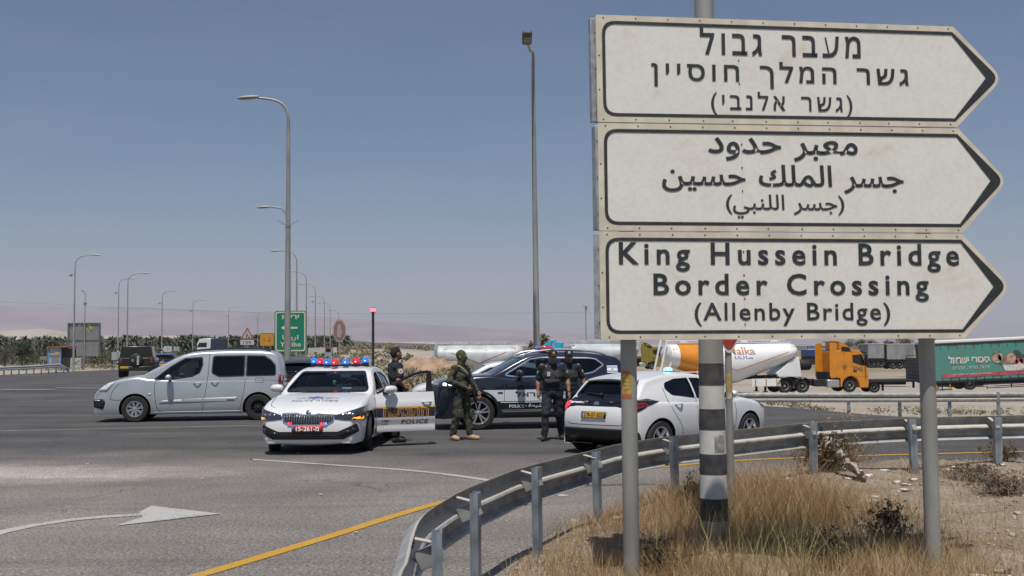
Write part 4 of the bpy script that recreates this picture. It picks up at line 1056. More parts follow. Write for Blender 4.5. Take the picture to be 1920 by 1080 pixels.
    M_HB = mat('emblem_blue', (.10, .15, .25), .5)
    em = [[(.66 + .12 * math.cos(R(a + 60 * k)) * (1 if True else 1), .02 + .12 * math.sin(R(a + 60 * k))) for a in (-14, 0, 14)] + [(.66, .02)] for a in (0,) for k in range(6)]
    star = []
    for k in range(12):
        r_ = .15 if k % 2 == 0 else .085; star.append((.70 + r_ * math.cos(R(30 * k)), .03 + r_ * math.sin(R(30 * k)) * 1.25))
    hood([star], m=M_HB, name='bonnet_emblem'); hood([[(.72, -.16), (.68, -.40), (.66, -.40), (.66, -.14)], [(.72, .22), (.68, .36), (.66, .36), (.66, .2)], [(.62, -.08), (.635, -.26), (.61, -.26), (.60, -.08)]], m=M_HB, name='bonnet_emblem')
    c.seams([[(.20, .62), (.30, .72), (.6, .76), (1.0, .80), (1.3, .87)][::-1]] , 'T', w=.010)
    # side stripes on the wings and rear doors
    for k in ('L', 'R'):
        x1 = 1.36 if k == 'L' else 4.45
        c.decal([[(.48, .635), (x1, .70), (x1, .545), (.55, .53)]], k, .002, 'side_stripe', M_NAVY, c.root); c.decal([[(.46, .64), (x1, .705), (x1, .725), (.44, .66)]], k, .0025, 'side_stripe', M_ORG, c.root)
    c.decal([[(2.62, .55), (4.45, .56), (4.45, .72), (2.62, .71)]], 'L', .002, 'side_stripe', M_NAVY, c.root)
    c.decal([[(1.44, .27), (2.56, .27), (2.56, .97), (1.52, .97)]], 'L', .004, 'painted_door_opening', M_INT, c.root)  # dark decal on the solid body side, painting in the shaded doorway
    c.seams([[(1.40, .93), (1.38, .7), (1.41, .4), (1.46, .25)], [(2.60, .95), (2.60, .5), (2.56, .25)]], 'L')
    c.mirror(1.80, 1.03, 1, size=1.0)
    # roof bar with seven lamps
    lb = MB()
    pods = [(-.50, 2.62, 1.545, 0), (-.345, 2.46, 1.535, 1), (-.185, 2.32, 1.525, 0), (-.02, 2.22, 1.52, 1), (.175, 2.30, 1.525, 0), (.35, 2.44, 1.535, 1), (.50, 2.6, 1.55, 0)]
    bpath = [(x_, y_, 1.475) for (y_, x_, z_, k) in [(-y, x, z, k) for (y, x, z, k) in pods]]
    lb.tube(bpath, .022, 8); 
    for sd_ in (-1, 1): lb.tube([(2.62, sd_ * .5, 1.47), (2.62, sd_ * .60, 1.40)], .03, 8); lb.box((2.62, sd_ * .59, 1.405), (.22, .10, .05))
    bar = lb.build('light_bar', M_BLACK, c.root, bevel=.006)
    for (y_, x_, z_, k) in pods:
        pm = MB(); T = Matrix.Translation((x_, -y_, z_ - .045)) @ Matrix.Diagonal((1, .95, 1, 1))
        pm.lathe([(.058, -.03), (.070, -.02), (.070, .015)], 20, T, 1); pm.lathe([(.066, .015), (.070, .03), (.068, .075), (.058, .105), (.030, .118), (0, .12)], 20, T, 0)
        pm.lathe([(0, .03), (.024, .035), (.026, .06), (0, .085)], 12, Matrix.Translation((x_ - .045, -y_, z_ - .045)), 2)
        pm.build('flashing_lamp', [M_BD if not k else M_RD, M_BLACK, M_BC if not k else M_RC], bar)['label'] = 'blue lit lamp' if not k else 'red lit lamp'
    ms = MB(); ms.tube([(3.45, -.50, 1.36), (3.45, -.50, 2.52)], .027, 12); ms.lathe([(.05, 0), (.045, .05)], 12, Matrix.Translation((3.45, -.5, 1.37)))
    mo = ms.build('mast', M_DARKSTEEL, c.root); mb = MB(); T = Matrix.Translation((3.45, -.5, 2.52))
    mb.lathe([(.05, 0), (.054, .015)], 16, T, 1); mb.lathe([(.052, .015), (.054, .06), (.05, .085)], 16, T, 0); mb.lathe([(.052, .085), (.04, .105), (0, .108)], 16, T, 1); mb.build('beacon', [mat('beacon_red', (.6, .05, .08), .3, emit=(1, .18, .22), es=1.7), mat('beacon_cap', (.25, .03, .04), .4)], mo)
    # the open driver's door
    d = MB(); dr = link('door', None, None, c.root) if False else None
    sf = smooth_tab(SED_LOW['side'])
    def dp(x, z, off=0.0):
        z_ = min(z, 1.0); return Vector((x, -(.915 * sf(z_) - .915) * 1.0 - off - 0.0, z)) if False else Vector((x, (.915 - .915 * sf(z_)) - off - .012 * math.sin(math.pi * np.clip((z - .3) / .7, 0, 1)), z))
    Ld = 1.12; nx, nz = 14, 16; vs = []; fs = []
    xs = np.linspace(0, Ld, nx); zs = np.linspace(.27, .98, nz)
    def crease(z): return 0.010 * math.exp(-((z - .80) / .02) ** 2) - .018 * math.exp(-((z - .40) / .05) ** 2) + .012 * math.exp(-((z - .30) / .03) ** 2)
    for th in (0, 1):
        for x in xs:
            for z in zs:
                xx = x + (.10 * max(0, (.42 - z)) if x < .01 else 0) + (.0 if x < Ld - .01 else -.02 * (z - .27))
                p_ = dp(xx, z, crease(z)); vs.append(p_ if th == 0 else Vector((p_.x, .11 + .03 * (z > .8), p_.z)))
    N = nx * nz
    for th in (0, 1):
        for i in range(nx - 1):
            for j in range(nz - 1): fs.append((th * N + i * nz + j, th * N + (i + 1) * nz + j, th * N + (i + 1) * nz + j + 1, th * N + i * nz + j + 1))
    edge = [i * nz for i in range(nx)] + [(nx - 1) * nz + j for j in range(1, nz)] + [i * nz + nz - 1 for i in range(nx - 2, -1, -1)] + [j for j in range(nz - 2, 0, -1)]
    for i in range(len(edge)): a, b = edge[i], edge[(i + 1) % len(edge)]; fs.append((a, b, N + b, N + a))
    d.add(vs, fs, 0)
    door = d.build('door', [paint], c.root, angle=50); door['label'] = 'open driver door with orange and navy stripe'
    door.location = (1.43, -.905, 0); door.rotation_euler = (0, 0, R(-66))
    fr = MB(); path = smooth_path([(.02, .06, .975), (.30, .09, 1.10), (.62, .15, 1.25), (.85, .20, 1.325), (1.06, .235, 1.35)], .06)
    fr.tube(path, .026, 8); fr.prism([(1.0, .96), (1.12, .96), (1.10, 1.36), (1.02, 1.36)], .17, .215, 'y'); fr.build('window_frame', M_TRIM, door, bevel=.008)
    ip = MB(); ip.box((.56, .15, .62), (1.0, .05, .62)); ip.build('door_card', M_INT, door, bevel=.03)
    def dstrip(x0, x1, za, zb, off, m, name='stripe'):
        q = MB(); n_ = 12; v_ = []
        for x in np.linspace(x0, x1, n_):
            for z in np.linspace(za, zb, 6): v_.append(dp(x, z, crease(z) + off))
        q.add(v_, [(i * 6 + j, (i + 1) * 6 + j, (i + 1) * 6 + j + 1, i * 6 + j + 1) for i in range(n_ - 1) for j in range(5)]); return q.build(name, m, door)
    dstrip(.0, Ld - .01, .535, .70, .002, M_NAVY); dstrip(.0, Ld - .01, .70, .722, .0025, M_ORG)
    def dtext(s, box, m, off=.004, name='door_lettering', **k):
        v, f = text_fit(s, box, **k); q = MB(); q.add([dp(a, z, crease(z) + off) for a, z in v], f); return q.build(name, m, door, angle=0)
    hb = (.14, .552, .98, .688)
    dtext(rtl('התנועה'), (hb[0] - .012, hb[1] - .012, hb[2] + .012, hb[3] + .012), M_ORG, .0045, bold=.055, spacing=1.12)
    dtext(rtl('התנועה'), hb, mat('lettering_dark_brown', (.10, .055, .03), .5), .006, bold=.018, spacing=1.12)
    dtext('POLICE', (.47, .40, .985, .485), M_BRZ, bold=.035, spacing=1.15, shear=.12)
    dtext('100', (.10, .44, .235, .485), M_BLK, bold=.03, shear=.15); dtext(rtl('משטרה'), (.02, .388, .225, .425), mat('hood_grey', (.06, .065, .08), .5), bold=.0)
    sw_ = MB()
    for a0, a1 in ((20, 80), (150, 275)):
        v_ = []
        for a in np.linspace(a0, a1, 14):
            for rr_ in (1.0, .94): z_ = .425 + .062 * rr_ * math.sin(R(a)); v_.append(dp(.135 + .155 * rr_ * math.cos(R(a)), z_, crease(z_) + .004))
        sw_.add(v_, [(2 * i, 2 * i + 2, 2 * i + 3, 2 * i + 1) for i in range(13)])
    sw_.build('door_emblem', M_ORG, door, angle=0)
    hm = MB(); hm.tube(smooth_path([dp(.86, .80, 0), dp(.90, .80, .035), dp(.99, .80, .04), dp(1.05, .80, 0)], .02), .015, 8); hm.build('door_handle', paint, door)
    mm = MB(); cM = Vector((.26, -.07, 1.04)); mm.lathe([(0, -.125), (.05, -.12), (.085, -.085), (.098, -.02), (.098, .03), (.085, .085), (.05, .115), (0, .125)], 20, Matrix.Translation(cM) @ Matrix.Rotation(R(25), 4, 'Z') @ Matrix.Diagonal((1.05, .72, .72, 1)) @ Matrix.Rotation(R(90), 4, 'Y')); mm.beam(cM + Vector((0, .02, -.05)), (.16, .06, .96), .06, .05, 1)
    mm.build('mirror', [paint, M_BLACK], door)
    return c
M_BD = mat('blue_dome', (.02, .13, .55), .12, emit=(.02, .22, .9), es=.55, coat=.5); M_RD = mat('red_dome', (.5, .02, .04), .12, emit=(.85, .02, .07), es=.45, coat=.5)
M_BC = mat('blue_core', (.5, .8, 1), .3, emit=(.45, .8, 1), es=2.5); M_RC = mat('red_core', (1, .5, .5), .3, emit=(1, .35, .4), es=2.2)
sedan = police_sedan()

# ---------------------------------------------------------------- police SUV
def police_suv():
    paint = mat('paint_dark_navy', (0.010, 0.013, 0.024), 0.22, coat=0.9)
    lower = dict(profile=[(.22, .22), (.06, .28), (.0, .45), (.0, .75), (.03, .95), (.10, 1.05), (.25, 1.10), (.6, 1.155), (1.0, 1.185), (1.25, 1.195), (1.45, 1.15), (1.8, 1.13), (3.9, 1.14), (4.25, 1.12), (4.36, 1.0), (4.40, .7), (4.36, .4), (4.2, .27)],
                 Wt=[(0, .74), (.05, .80), (.2, .88), (.5, .935), (1.0, .965), (3.6, .965), (4.1, .93), (4.4, .84)], side=[(.2, .95), (.35, .98), (.55, 1.0), (.85, 1.0), (1.0, .985), (1.12, .965), (1.2, .945)], zb=.24, rad=.09, crown=.03)
    cabin = dict(profile=[(1.05, 1.10), (1.2, 1.18), (1.32, 1.24), (1.95, 1.575), (2.15, 1.64), (2.45, 1.68), (2.9, 1.69), (3.5, 1.655), (4.0, 1.59), (4.15, 1.54), (4.26, 1.35), (4.35, 1.12), (4.36, 1.0)],
                 Wt=[(1.0, .86), (1.4, .92), (2.0, .935), (3.5, .93), (4.1, .89), (4.4, .84)], side=[(1.0, 1.0), (1.14, .99), (1.3, .935), (1.5, .855), (1.6, .80), (1.7, .75)], zb=1.05, rad=.09, crown=.03)
    sw = round_poly([(1.52, 1.20), (2.10, 1.515), (2.35, 1.555), (2.74, 1.565), (2.74, 1.185), (1.80, 1.165)], [.03, .12, .08, .02, .02, .08])
    rw = round_poly([(2.80, 1.565), (3.45, 1.535), (3.58, 1.51), (3.74, 1.395), (3.5, 1.245), (3.2, 1.19), (2.80, 1.187)], [.02, .05, .06, .04, .1, .1, .02])
    ws = round_poly([(-.78, 1.24), (.78, 1.24), (.64, 1.575), (-.64, 1.575)], [.06] * 4)
    p = P(897, 806, 23.5)
    c = Car('police_suv', 'dark navy police sport utility vehicle with a white lettered side band', 'police car', paint, lower, cabin, (.915, 3.5), .372, .43, rz=R(9), windows=[
        dict(name='side_window', mat=M_GLM, polys=[(sw, 'L')]), dict(name='side_window', mat=M_GLM, polys=[(sw, 'R')]), dict(name='rear_side_window', mat=M_GLT, polys=[(rw, 'L')]), dict(name='rear_side_window', mat=M_GLM, polys=[(rw, 'R')]),
        dict(name='windscreen', mat=glass('blue_windscreen', (.25, .38, .44)), polys=[(ws, 'F')], depth=.7)])
    M = Matrix.Rotation(R(9), 3, 'Z'); o = M @ Vector((.915, -.95, 0)); c.root.location = (p.x - o.x, p.y - o.y, 0)
    c.interior(1.155, 1.5, 4.1, [(2.45, -.4, 1.50), (2.45, .4, 1.50), (3.25, -.4, 1.45), (3.25, .4, 1.45)], dash=(1.6, 1.2), yw=.85, wheel=(1.95, -.4, 1.26))
    ol = round_poly([(1.50, 1.19), (2.10, 1.535), (2.35, 1.575), (3.45, 1.552), (3.60, 1.53), (3.78, 1.395), (3.52, 1.235), (3.2, 1.172), (1.80, 1.148)], [.03, .12, .08, .05, .06, .03, .1, .1, .08])
    c.outline(ol, 'L', .03, .006, 'chrome_window_line', mat('satin_chrome', (.6, .65, .72), .25, .9), c.root)
    for x in (.915, 3.5):
        for sd_ in (-1, 1): c.wheel(x, sd_, .372, .235, .68, 'twin5', y=.955)
        ring = [(x + q * math.cos(R(a)), .372 + q * math.sin(R(a))) for q, aa in ((.495, np.linspace(-8, 188, 24)), (.442, np.linspace(188, -8, 24))) for a in aa]
        c.decal([ring], 'L', .004, 'arch_trim', M_BLACK, c.root, step=.04, smooth=False)
    band = [[(.98, .845), (1.05, .868), (1.49, .868), (1.49, .62), (1.33, .62)], [(1.50, .868), (2.72, .868), (2.72, .62), (1.50, .62)], [(2.73, .868), (3.75, .868), (3.75, .64), (2.73, .62)], [(1.40, .605), (3.0, .605), (3.0, .585), (1.42, .585)]]
    c.decal(band, 'L', .003, 'side_band', mat('reflective_white', (.62, .64, .66), .4), c.root)
    c.decal(None, 'L', .005, 'side_lettering', M_BLK, c.root, geo=[text_fit(rtl('משטרת ישראל'), (1.74, .715, 3.45, .832), bold=.03, spacing=1.1, wspace=1.1, shear=.0)])
    c.decal(None, 'L', .004, 'side_lettering', M_WHITE, c.root, geo=[text_fit('POLICE', (1.60, .478, 1.93, .545), bold=.03, spacing=1.1)])
    c.decal(None, 'L', .004, 'side_lettering', M_WHITE, c.root, geo=[text_fit(arabic('الشرطة'), (2.03, .462, 2.42, .555), bold=.02), text_fit('•', (1.965, .505, 1.985, .525))])
    c.decal([[(1.35, .80), (1.46, .80), (1.46, .825), (1.35, .825)]], 'L', .006, 'side_vent', M_DARKSTEEL, c.root, solid=.008)
    c.seams([[(1.50, 1.15), (1.495, .7), (1.52, .4), (1.6, .32)], [(2.76, 1.2), (2.76, .7), (2.72, .4), (2.66, .32)], [(3.62, 1.2), (3.5, .9), (3.3, .85)]], 'L')
    c.decal([[(1.42, .27), (2.98, .27), (2.98, .42), (1.45, .40)]], 'L', .004, 'sill_trim', M_BLACK, c.root, solid=.02); c.decal([[(1.42, .42), (2.98, .43), (2.98, .445), (1.42, .435)]], 'L', .026, 'sill_bright', M_ALLOY, c.root)
    fl = [quad(3.85, 1.215, 4.10, 1.375)]
    f = c.decal(fl, 'L', .004, 'flag_sticker', mat('flag_white', (.75, .75, .77), .5), c.root, step=.05)
    c.decal([quad(3.85, 1.235, 4.10, 1.26), quad(3.85, 1.33, 4.10, 1.355)] + hexagram(3.975, 1.295, .028), 'L', .0055, 'flag_marks', mat('flag_blue', (.22, .27, .42), .5), f, step=.05)
    hl = [(.03, .92), (.10, 1.03), (.42, 1.05), (.46, .99), (.30, .90)]
    for k in 'LR':
        h = c.decal([hl], k, .004, 'headlight', M_LENS, c.root, solid=.012)
        c.decal([round_poly([(a - .04, .97), (a + .04, .97), (a + .04, 1.03), (a - .04, 1.03)], [.03] * 4, 4) for a in (.20, .31)], k, .02, 'headlight_beam', M_WHL, h, solid=.004)
    g = c.decal([[(-.62, .62), (.62, .62), (.70, .98), (-.70, .98)]], 'F', .004, 'grille', M_BLACK, c.root, solid=.01)
    c.outline([(-.64, .60), (.64, .60), (.72, 1.0), (-.72, 1.0)], 'F', .05, .014, 'grille_surround', M_CHROME, g)
    c.decal([[(-.6, .3), (.6, .3), (.7, .5), (-.7, .5)]], 'F', .004, 'lower_intake', M_BLACK, c.root)
    c.mirror(1.85, 1.17, -1, size=1.2); c.mirror(1.85, 1.17, 1, size=1.2)
    c.handle(2.52, 1.02, -1); c.handle(3.35, 1.03, -1)
    for sd_ in (-1, 1):
        mb = MB(); a = [c.hit('T', x, sd_ * .62, dd) for x, dd in ((1.98, .0), (2.15, .05), (2.8, .06), (3.6, .05), (3.9, .0))]
        mb.tube(smooth_path(a, .1), .024, 8); mb.build('roof_rail', M_ALLOY, c.root)
    lb = MB(); lb.box((2.55, 0, 1.76), (.22, 1.05, .035)); bar = lb.build('light_bar', M_BLACK, c.root, bevel=.01)
    for y0, y1, m in ((-.5, .0, M_RD), (.02, .5, M_BD)):
        q = MB(); q.box((2.55, (y0 + y1) / 2, 1.80), (.20, y1 - y0, .05)); q.build('light_lens', m, bar, bevel=.015)
    return c
suv = police_suv()

# ---------------------------------------------------------------- hatchbacks
HAT_LOW = dict(profile=[(.16, .19), (.04, .22), (0, .38), (.01, .55), (.05, .67), (.14, .74), (.40, .84), (.75, .915), (1.0, .955), (1.15, .95), (1.5, .94), (3.2, .97), (3.68, .99), (3.84, .96), (3.93, .84), (3.97, .62), (3.93, .36), (3.78, .24)],
               Wt=[(0, .64), (.05, .70), (.18, .78), (.4, .835), (.8, .86), (2.2, .865), (3.0, .872), (3.5, .86), (3.8, .80), (3.98, .70)], side=[(.19, .93), (.28, .965), (.45, .995), (.62, 1.0), (.75, .995), (.85, .98), (.96, .955), (1.0, .94)], zb=.2, rad=.095, crown=.035)
HAT_CAB = dict(profile=[(.86, .88), (1.0, .945), (1.12, 1.0), (1.72, 1.33), (1.95, 1.405), (2.3, 1.45), (2.7, 1.455), (3.1, 1.415), (3.42, 1.36), (3.52, 1.30), (3.66, 1.12), (3.80, .95), (3.82, .88)],
               Wt=[(.8, .74), (1.1, .81), (1.6, .83), (2.8, .83), (3.3, .80), (3.6, .75), (3.85, .70)], side=[(.88, 1.0), (.97, .99), (1.1, .935), (1.25, .855), (1.36, .78), (1.46, .71)], zb=.9, rad=.085, crown=.035)
def hatchback(name, label, paint, loc, rz, sc=(1, 1, 1), police=False, plate=None, wheel='alloy5', lamp=None, rear='B'):
    fwd = round_poly([(1.42, 1.0), (1.85, 1.275), (2.1, 1.345), (2.32, 1.355), (2.32, .99)], [.02, .1, .08, .02, .02]); rww = round_poly([(2.38, 1.355), (2.75, 1.345), (3.02, 1.28), (3.08, 1.19), (2.95, 1.07), (2.38, .995)], [.02, .1, .07, .07, .12, .02])
    ws = round_poly([(-.66, 1.0), (.66, 1.0), (.54, 1.33), (-.54, 1.33)], [.05] * 4); bw = round_poly([(-.60, 1.06), (.60, 1.06), (.50, 1.325), (-.50, 1.325)], [.05] * 4)
    c = Car(name, label, 'car', paint, HAT_LOW, HAT_CAB, (.80, 3.33), .315, .365, loc=loc, rz=rz, sc=sc, windows=[
        dict(name='front_window', mat=M_GLT, polys=[(fwd, 'R')], frame=(.016, .003, M_TRIM)), dict(name='front_window', mat=M_GLT, polys=[(fwd, 'L')]), dict(name='rear_window', mat=M_GLT, polys=[(rww, 'R')], frame=(.016, .003, M_TRIM)), dict(name='rear_window', mat=M_GLT, polys=[(rww, 'L')]),
        dict(name='windscreen', mat=M_GLM, polys=[(ws, 'F')], depth=.7), dict(name='tailgate_glass', mat=M_GLT, polys=[(bw, 'B')], depth=.5)])
    c.interior(.965, 1.3, 3.5, [(2.2, -.36, 1.3), (2.2, .36, 1.3), (3.0, .3, 1.2), (3.0, -.3, 1.2)], dash=(1.4, 1.0), yw=.7)
    for x in (.80, 3.33):
        for sd_ in (-1, 1): c.wheel(x, sd_, .315, .195, .66, wheel, y=.858)
    blk = [(-.63, 1.03), (-.52, 1.345), (.52, 1.345), (.63, 1.03), (.70, 1.0), (.74, .93), (.74, .80), (.66, .79), (.58, .86), (.40, .885), (-.40, .885), (-.58, .86), (-.66, .79), (-.74, .80), (-.74, .93), (-.70, 1.0)]
    hole = round_poly([(-.60, 1.06), (.60, 1.06), (.50, 1.325), (-.50, 1.325)], [.05] * 4)
    c.outline(bw, 'B', .06, .003, 'tailgate_surround', M_TRIM, c.root)
    c.decal([[(-.62, 1.03), (.62, 1.03), (.70, .97), (.74, .90), (.73, .815), (.66, .79), (.58, .86), (.42, .885), (-.42, .885), (-.58, .86), (-.66, .79), (-.73, .815), (-.74, .90), (-.70, .97)]], 'B', .003, 'tailgate_trim', M_TRIM, c.root)
    for k in 'LR':
        t = c.decal([[(3.30, .965), (3.62, .90), (3.80, .80), (3.88, .80), (3.88, .95), (3.74, 1.0), (3.55, 1.02)]], k, .004, 'tail_light', M_TRIM, c.root, solid=.006)
        c.decal([[(3.60, .915), (3.86, .83), (3.86, .935), (3.66, .96)]], k, .012, 'tail_light_lens', M_RED, t)
    for sg in (-1, 1): c.decal([[(sg * .585, .885), (sg * .68, .82), (sg * .725, .83), (sg * .725, .945), (sg * .62, .95)]], 'B', .009, 'tail_light', M_REDL if police else (lamp or M_RED), c.root, solid=.008)
    c.decal([[(-.68, .215), (.68, .215), (.735, .30), (.72, .47), (.62, .50), (-.62, .50), (-.72, .47), (-.735, .30)]], 'B', .008, 'rear_bumper_trim', M_BLACK, c.root, solid=.008, step=.04)
    for k in 'LR': c.decal([[(3.72, .225), (3.90, .235), (3.94, .40), (3.90, .47), (3.80, .44)]], k, .006, 'rear_bumper_trim', M_BLACK, c.root, step=.04)
    for sg in (-1, 1): c.decal([[(sg * .66, .36), (sg * .69, .36), (sg * .69, .46), (sg * .66, .46)]], 'B', .016, 'reflector', M_RED, c.root)
    c.decal(c.stroke([(-.60, .60), (-.52, .56), (.52, .56), (.60, .60)], .012), 'B', .001, 'panel_gap', M_SEAM, c.body)
    pl = c.decal([quad(-.26, .68, .26, .79)], 'B', .014, 'number_plate', M_BLACK, c.root, solid=.008)
    c.decal([quad(-.25, .688, .215, .782)], 'B', .024, 'plate_face', M_PLATEY, pl); 
    # seen from behind image right is +y
    c.decal([quad(-.25, .688, -.215, .782)], 'B', .0255, 'plate_band', mat('plate_blue', (.05, .10, .35), .5), pl)
    if plate: c.decal(None, 'B', .0265, 'plate_number', mat('plate_ink', (.05, .04, .03), .6), pl, geo=[text_fit(plate, (-.195, .70, .205, .77), bold=.03)])
    bd = MB(); q = c.hit('B', 0, .93, .004); T = Matrix.Translation(q) @ Matrix.Rotation(R(75), 4, 'Y')
    bd.lathe([(.055, 0), (.055, .010), (.048, .012), (.046, .006), (0, .006)], 24, T @ Matrix.Diagonal((.75, 1, 1, 1))); bd.lathe([(.022, .007), (.022, .013), (.014, .013), (.014, .007)], 16, T @ Matrix.Diagonal((1.5, .7, 1, 1))); bd.build('badge', M_CHROME, c.root)
    w = MB(); a = c.hit('B', -.02, 1.07, .02); b = c.hit('B', -.38, 1.09, .015); w.tube([a, a * .5 + b * .5 + Vector((.012, 0, .012)), b], .012, 6); w.lathe([(0, 0), (.03, .0), (.03, .03), (0, .035)], 12, Matrix.Translation(a) @ Matrix.Rotation(R(60), 4, 'Y')); w.build('rear_wiper', M_BLACK, c.root)
    sp = MB(); ys = np.linspace(-.50, .50, 9); v_ = []
    for y in ys:
        a = c.hit('T', 3.30, y, .006); b = Vector((3.60 - .06 * abs(y), y, a.z - .055 - .02 * abs(y))); v_ += [a, b, b - Vector((.02, 0, .022)), Vector((3.40, y, a.z - .07))]
    sp.add(v_, [(4 * i + j, 4 * i + 4 + j, 4 * i + 4 + (j + 1) % 4, 4 * i + (j + 1) % 4) for i in range(8) for j in range(4)] + [(0, 1, 2, 3), (32, 35, 34, 33)]); sp.build('roof_spoiler', paint, c.root)
    for k in 'LR':
        c.seams([[(1.28, .96), (1.22, .7), (1.27, .35), (1.35, .26)], [(2.36, 1.0), (2.36, .6), (2.30, .26)], [(3.12, 1.2), (3.10, .95), (2.98, .72), (2.82, .55), (2.75, .3)], [(1.35, .26), (2.75, .27)]], k)
        c.decal([[(.10, .72), (.16, .80), (.46, .875), (.52, .85), (.36, .74)]], k, .004, 'headlight', M_LENS, c.root, solid=.008)
    for sd_ in (-1, 1):
        c.mirror(1.55, 1.0, sd_, m=M_BLACK if not police else None, size=1.0); c.handle(2.12, .875, sd_); c.handle(2.86, .90, sd_)
        for x in (.80, 3.33): pass
    return c
Mh = Matrix.Rotation(R(226), 3, 'Z')
rl = P(1096, 843, 18.7)       # rear left wheel
ofs = Mh @ Vector((3.33 * 1.07, -.80, 0)); zh = -0.02
hat = hatchback('hatchback_car', 'white hatchback seen from behind with a small blue roof beacon and yellow plate', M_PWHITE, (rl.x - ofs.x, rl.y - ofs.y, zh), R(226), sc=(1.07, 1, .92), police=True, plate='278-57-302')
bb = MB(); q = hat.hit('T', 2.45, .32, .0); T = Matrix.Translation(q); bb.lathe([(.07, 0), (.075, .015)], 16, T, 1); bb.lathe([(.072, .015), (.078, .04), (.06, .07), (0, .078)], 16, T, 0); bb.build('beacon', [mat('cyan_beacon', (.1, .6, .8), .2, emit=(.35, .85, 1), es=1.3), M_BLACK], hat.root)
# ------------------------------------------------------------------ people: smooth-blended distance fields turned into one surface
class SDF:
    def __init__(s, h): s.h = h; s.pr = []
    def cap(s, a, b, ra, rb=None, k=0.03, cut=False): s.pr.append(('c', np.array(a, float), np.array(b, float), ra, rb if rb is not None else ra, k, cut)); return s
    def ell(s, c, r, k=0.03, rot=None, cut=False): s.pr.append(('e', np.array(c, float), np.array(r, float), rot, None, k, cut)); return s
    def mesh(s, wr=None):
        lo = np.full(3, 1e9); hi = -lo
        for p in s.pr:
            if p[6]: continue
            if p[0] == 'c':
                r = max(p[3], p[4]); lo = np.minimum(lo, np.minimum(p[1], p[2]) - r); hi = np.maximum(hi, np.maximum(p[1], p[2]) + r)
            else: r = p[2].max(); lo = np.minimum(lo, p[1] - r); hi = np.maximum(hi, p[1] + r)
        h = s.h; lo -= 4 * h; hi += 4 * h; n = np.ceil((hi - lo) / h).astype(int) + 1
        ax = [lo[i] + h * np.arange(n[i]) for i in range(3)]
        F = np.full(n, 0.5, np.float32)
        for p in s.pr:
            if p[0] == 'c': r = max(p[3], p[4]); a = np.minimum(p[1], p[2]) - r; b = np.maximum(p[1], p[2]) + r
            else: a = p[1] - p[2].max(); b = p[1] + p[2].max()
            m = p[5] + 3 * h; i0 = np.clip(((a - m - lo) / h).astype(int), 0, n - 1); i1 = np.clip(((b + m - lo) / h).astype(int) + 2, 1, n)
            X, Y, Z = np.meshgrid(ax[0][i0[0]:i1[0]], ax[1][i0[1]:i1[1]], ax[2][i0[2]:i1[2]], indexing='ij'); Q = np.stack([X, Y, Z], -1)
            if p[0] == 'c':
                d = p[2] - p[1]; L = d @ d + 1e-12; t = np.clip(((Q - p[1]) @ d) / L, 0, 1); D = np.linalg.norm(Q - p[1] - t[..., None] * d, axis=-1) - (p[3] + (p[4] - p[3]) * t)
            else:
                v = Q - p[1]
                if p[3] is not None: v = v @ np.array(p[3])
                k0 = np.linalg.norm(v / p[2], axis=-1); k1 = np.linalg.norm(v / p[2] ** 2, axis=-1) + 1e-9; D = k0 * (k0 - 1) / k1
            S = F[i0[0]:i1[0], i0[1]:i1[1], i0[2]:i1[2]]; k = p[5]
            if p[6]:
                hh = np.maximum(k - np.abs(S + D), 0) / k; F[i0[0]:i1[0], i0[1]:i1[1], i0[2]:i1[2]] = np.maximum(S, -D) + hh * hh * k / 4
            else:
                hh = np.maximum(k - np.abs(S - D), 0) / k; F[i0[0]:i1[0], i0[1]:i1[1], i0[2]:i1[2]] = np.minimum(S, D) - hh * hh * k / 4
        if wr:
            X, Y, Z = np.meshgrid(*ax, indexing='ij'); F += wr(X, Y, Z).astype(np.float32)
        # surface nets
        I = F < 0; nx, ny, nz = n - 1
        cnt = np.zeros((nx, ny, nz), np.int32); acc = np.zeros((nx, ny, nz, 3), np.float32); base = np.stack(np.meshgrid(np.arange(nx), np.arange(ny), np.arange(nz), indexing='ij'), -1).astype(np.float32)
        def sl(c): return tuple(slice(c[i], c[i] + (nx, ny, nz)[i]) for i in range(3))
        C = [(i, j, k) for i in (0, 1) for j in (0, 1) for k in (0, 1)]
        for a in C:
            for d_ in range(3):
                if a[d_]: continue
                b = list(a); b[d_] = 1; fa, fb = F[sl(a)], F[sl(b)]; m = (fa < 0) != (fb < 0)
                t = np.where(m, fa / np.where(m, fa - fb, 1), 0)
                e = np.zeros((nx, ny, nz, 3), np.float32); e[..., 0] = a[0]; e[..., 1] = a[1]; e[..., 2] = a[2]; e[..., d_] += t
                acc += e * m[..., None]; cnt += m
        act = cnt > 0; idx = np.full((nx, ny, nz), -1, np.int64); idx[act] = np.arange(act.sum())
        V = lo + h * (base[act] + acc[act] / cnt[act][:, None]); Fs = []
        for d_ in range(3):
            u, w = (d_ + 1) % 3, (d_ + 2) % 3
            A = np.take(I, range(0, n[d_] - 1), d_); B = np.take(I, range(1, n[d_]), d_); m = A != B; q = np.argwhere(m)
            q = q[(q[:, u] > 0) & (q[:, w] > 0) & (q[:, u] < n[u] - 1) & (q[:, w] < n[w] - 1)]
            if len(q) == 0: continue
            du = np.zeros(3, int); du[u] = 1; dw = np.zeros(3, int); dw[w] = 1
            f = np.stack([idx[tuple((q - du - dw).T)], idx[tuple((q - dw).T)], idx[tuple(q.T)], idx[tuple((q - du).T)]], 1)
            flip = ~A[tuple(q.T)]; f[flip] = f[flip][:, ::-1]; Fs.append(f)
        return V, np.concatenate(Fs)
    def build(s, name, m, parent, wr=None):
        V, Fc = s.mesh(wr); return np_mesh(name, V, Fc, m, parent, smooth=True)
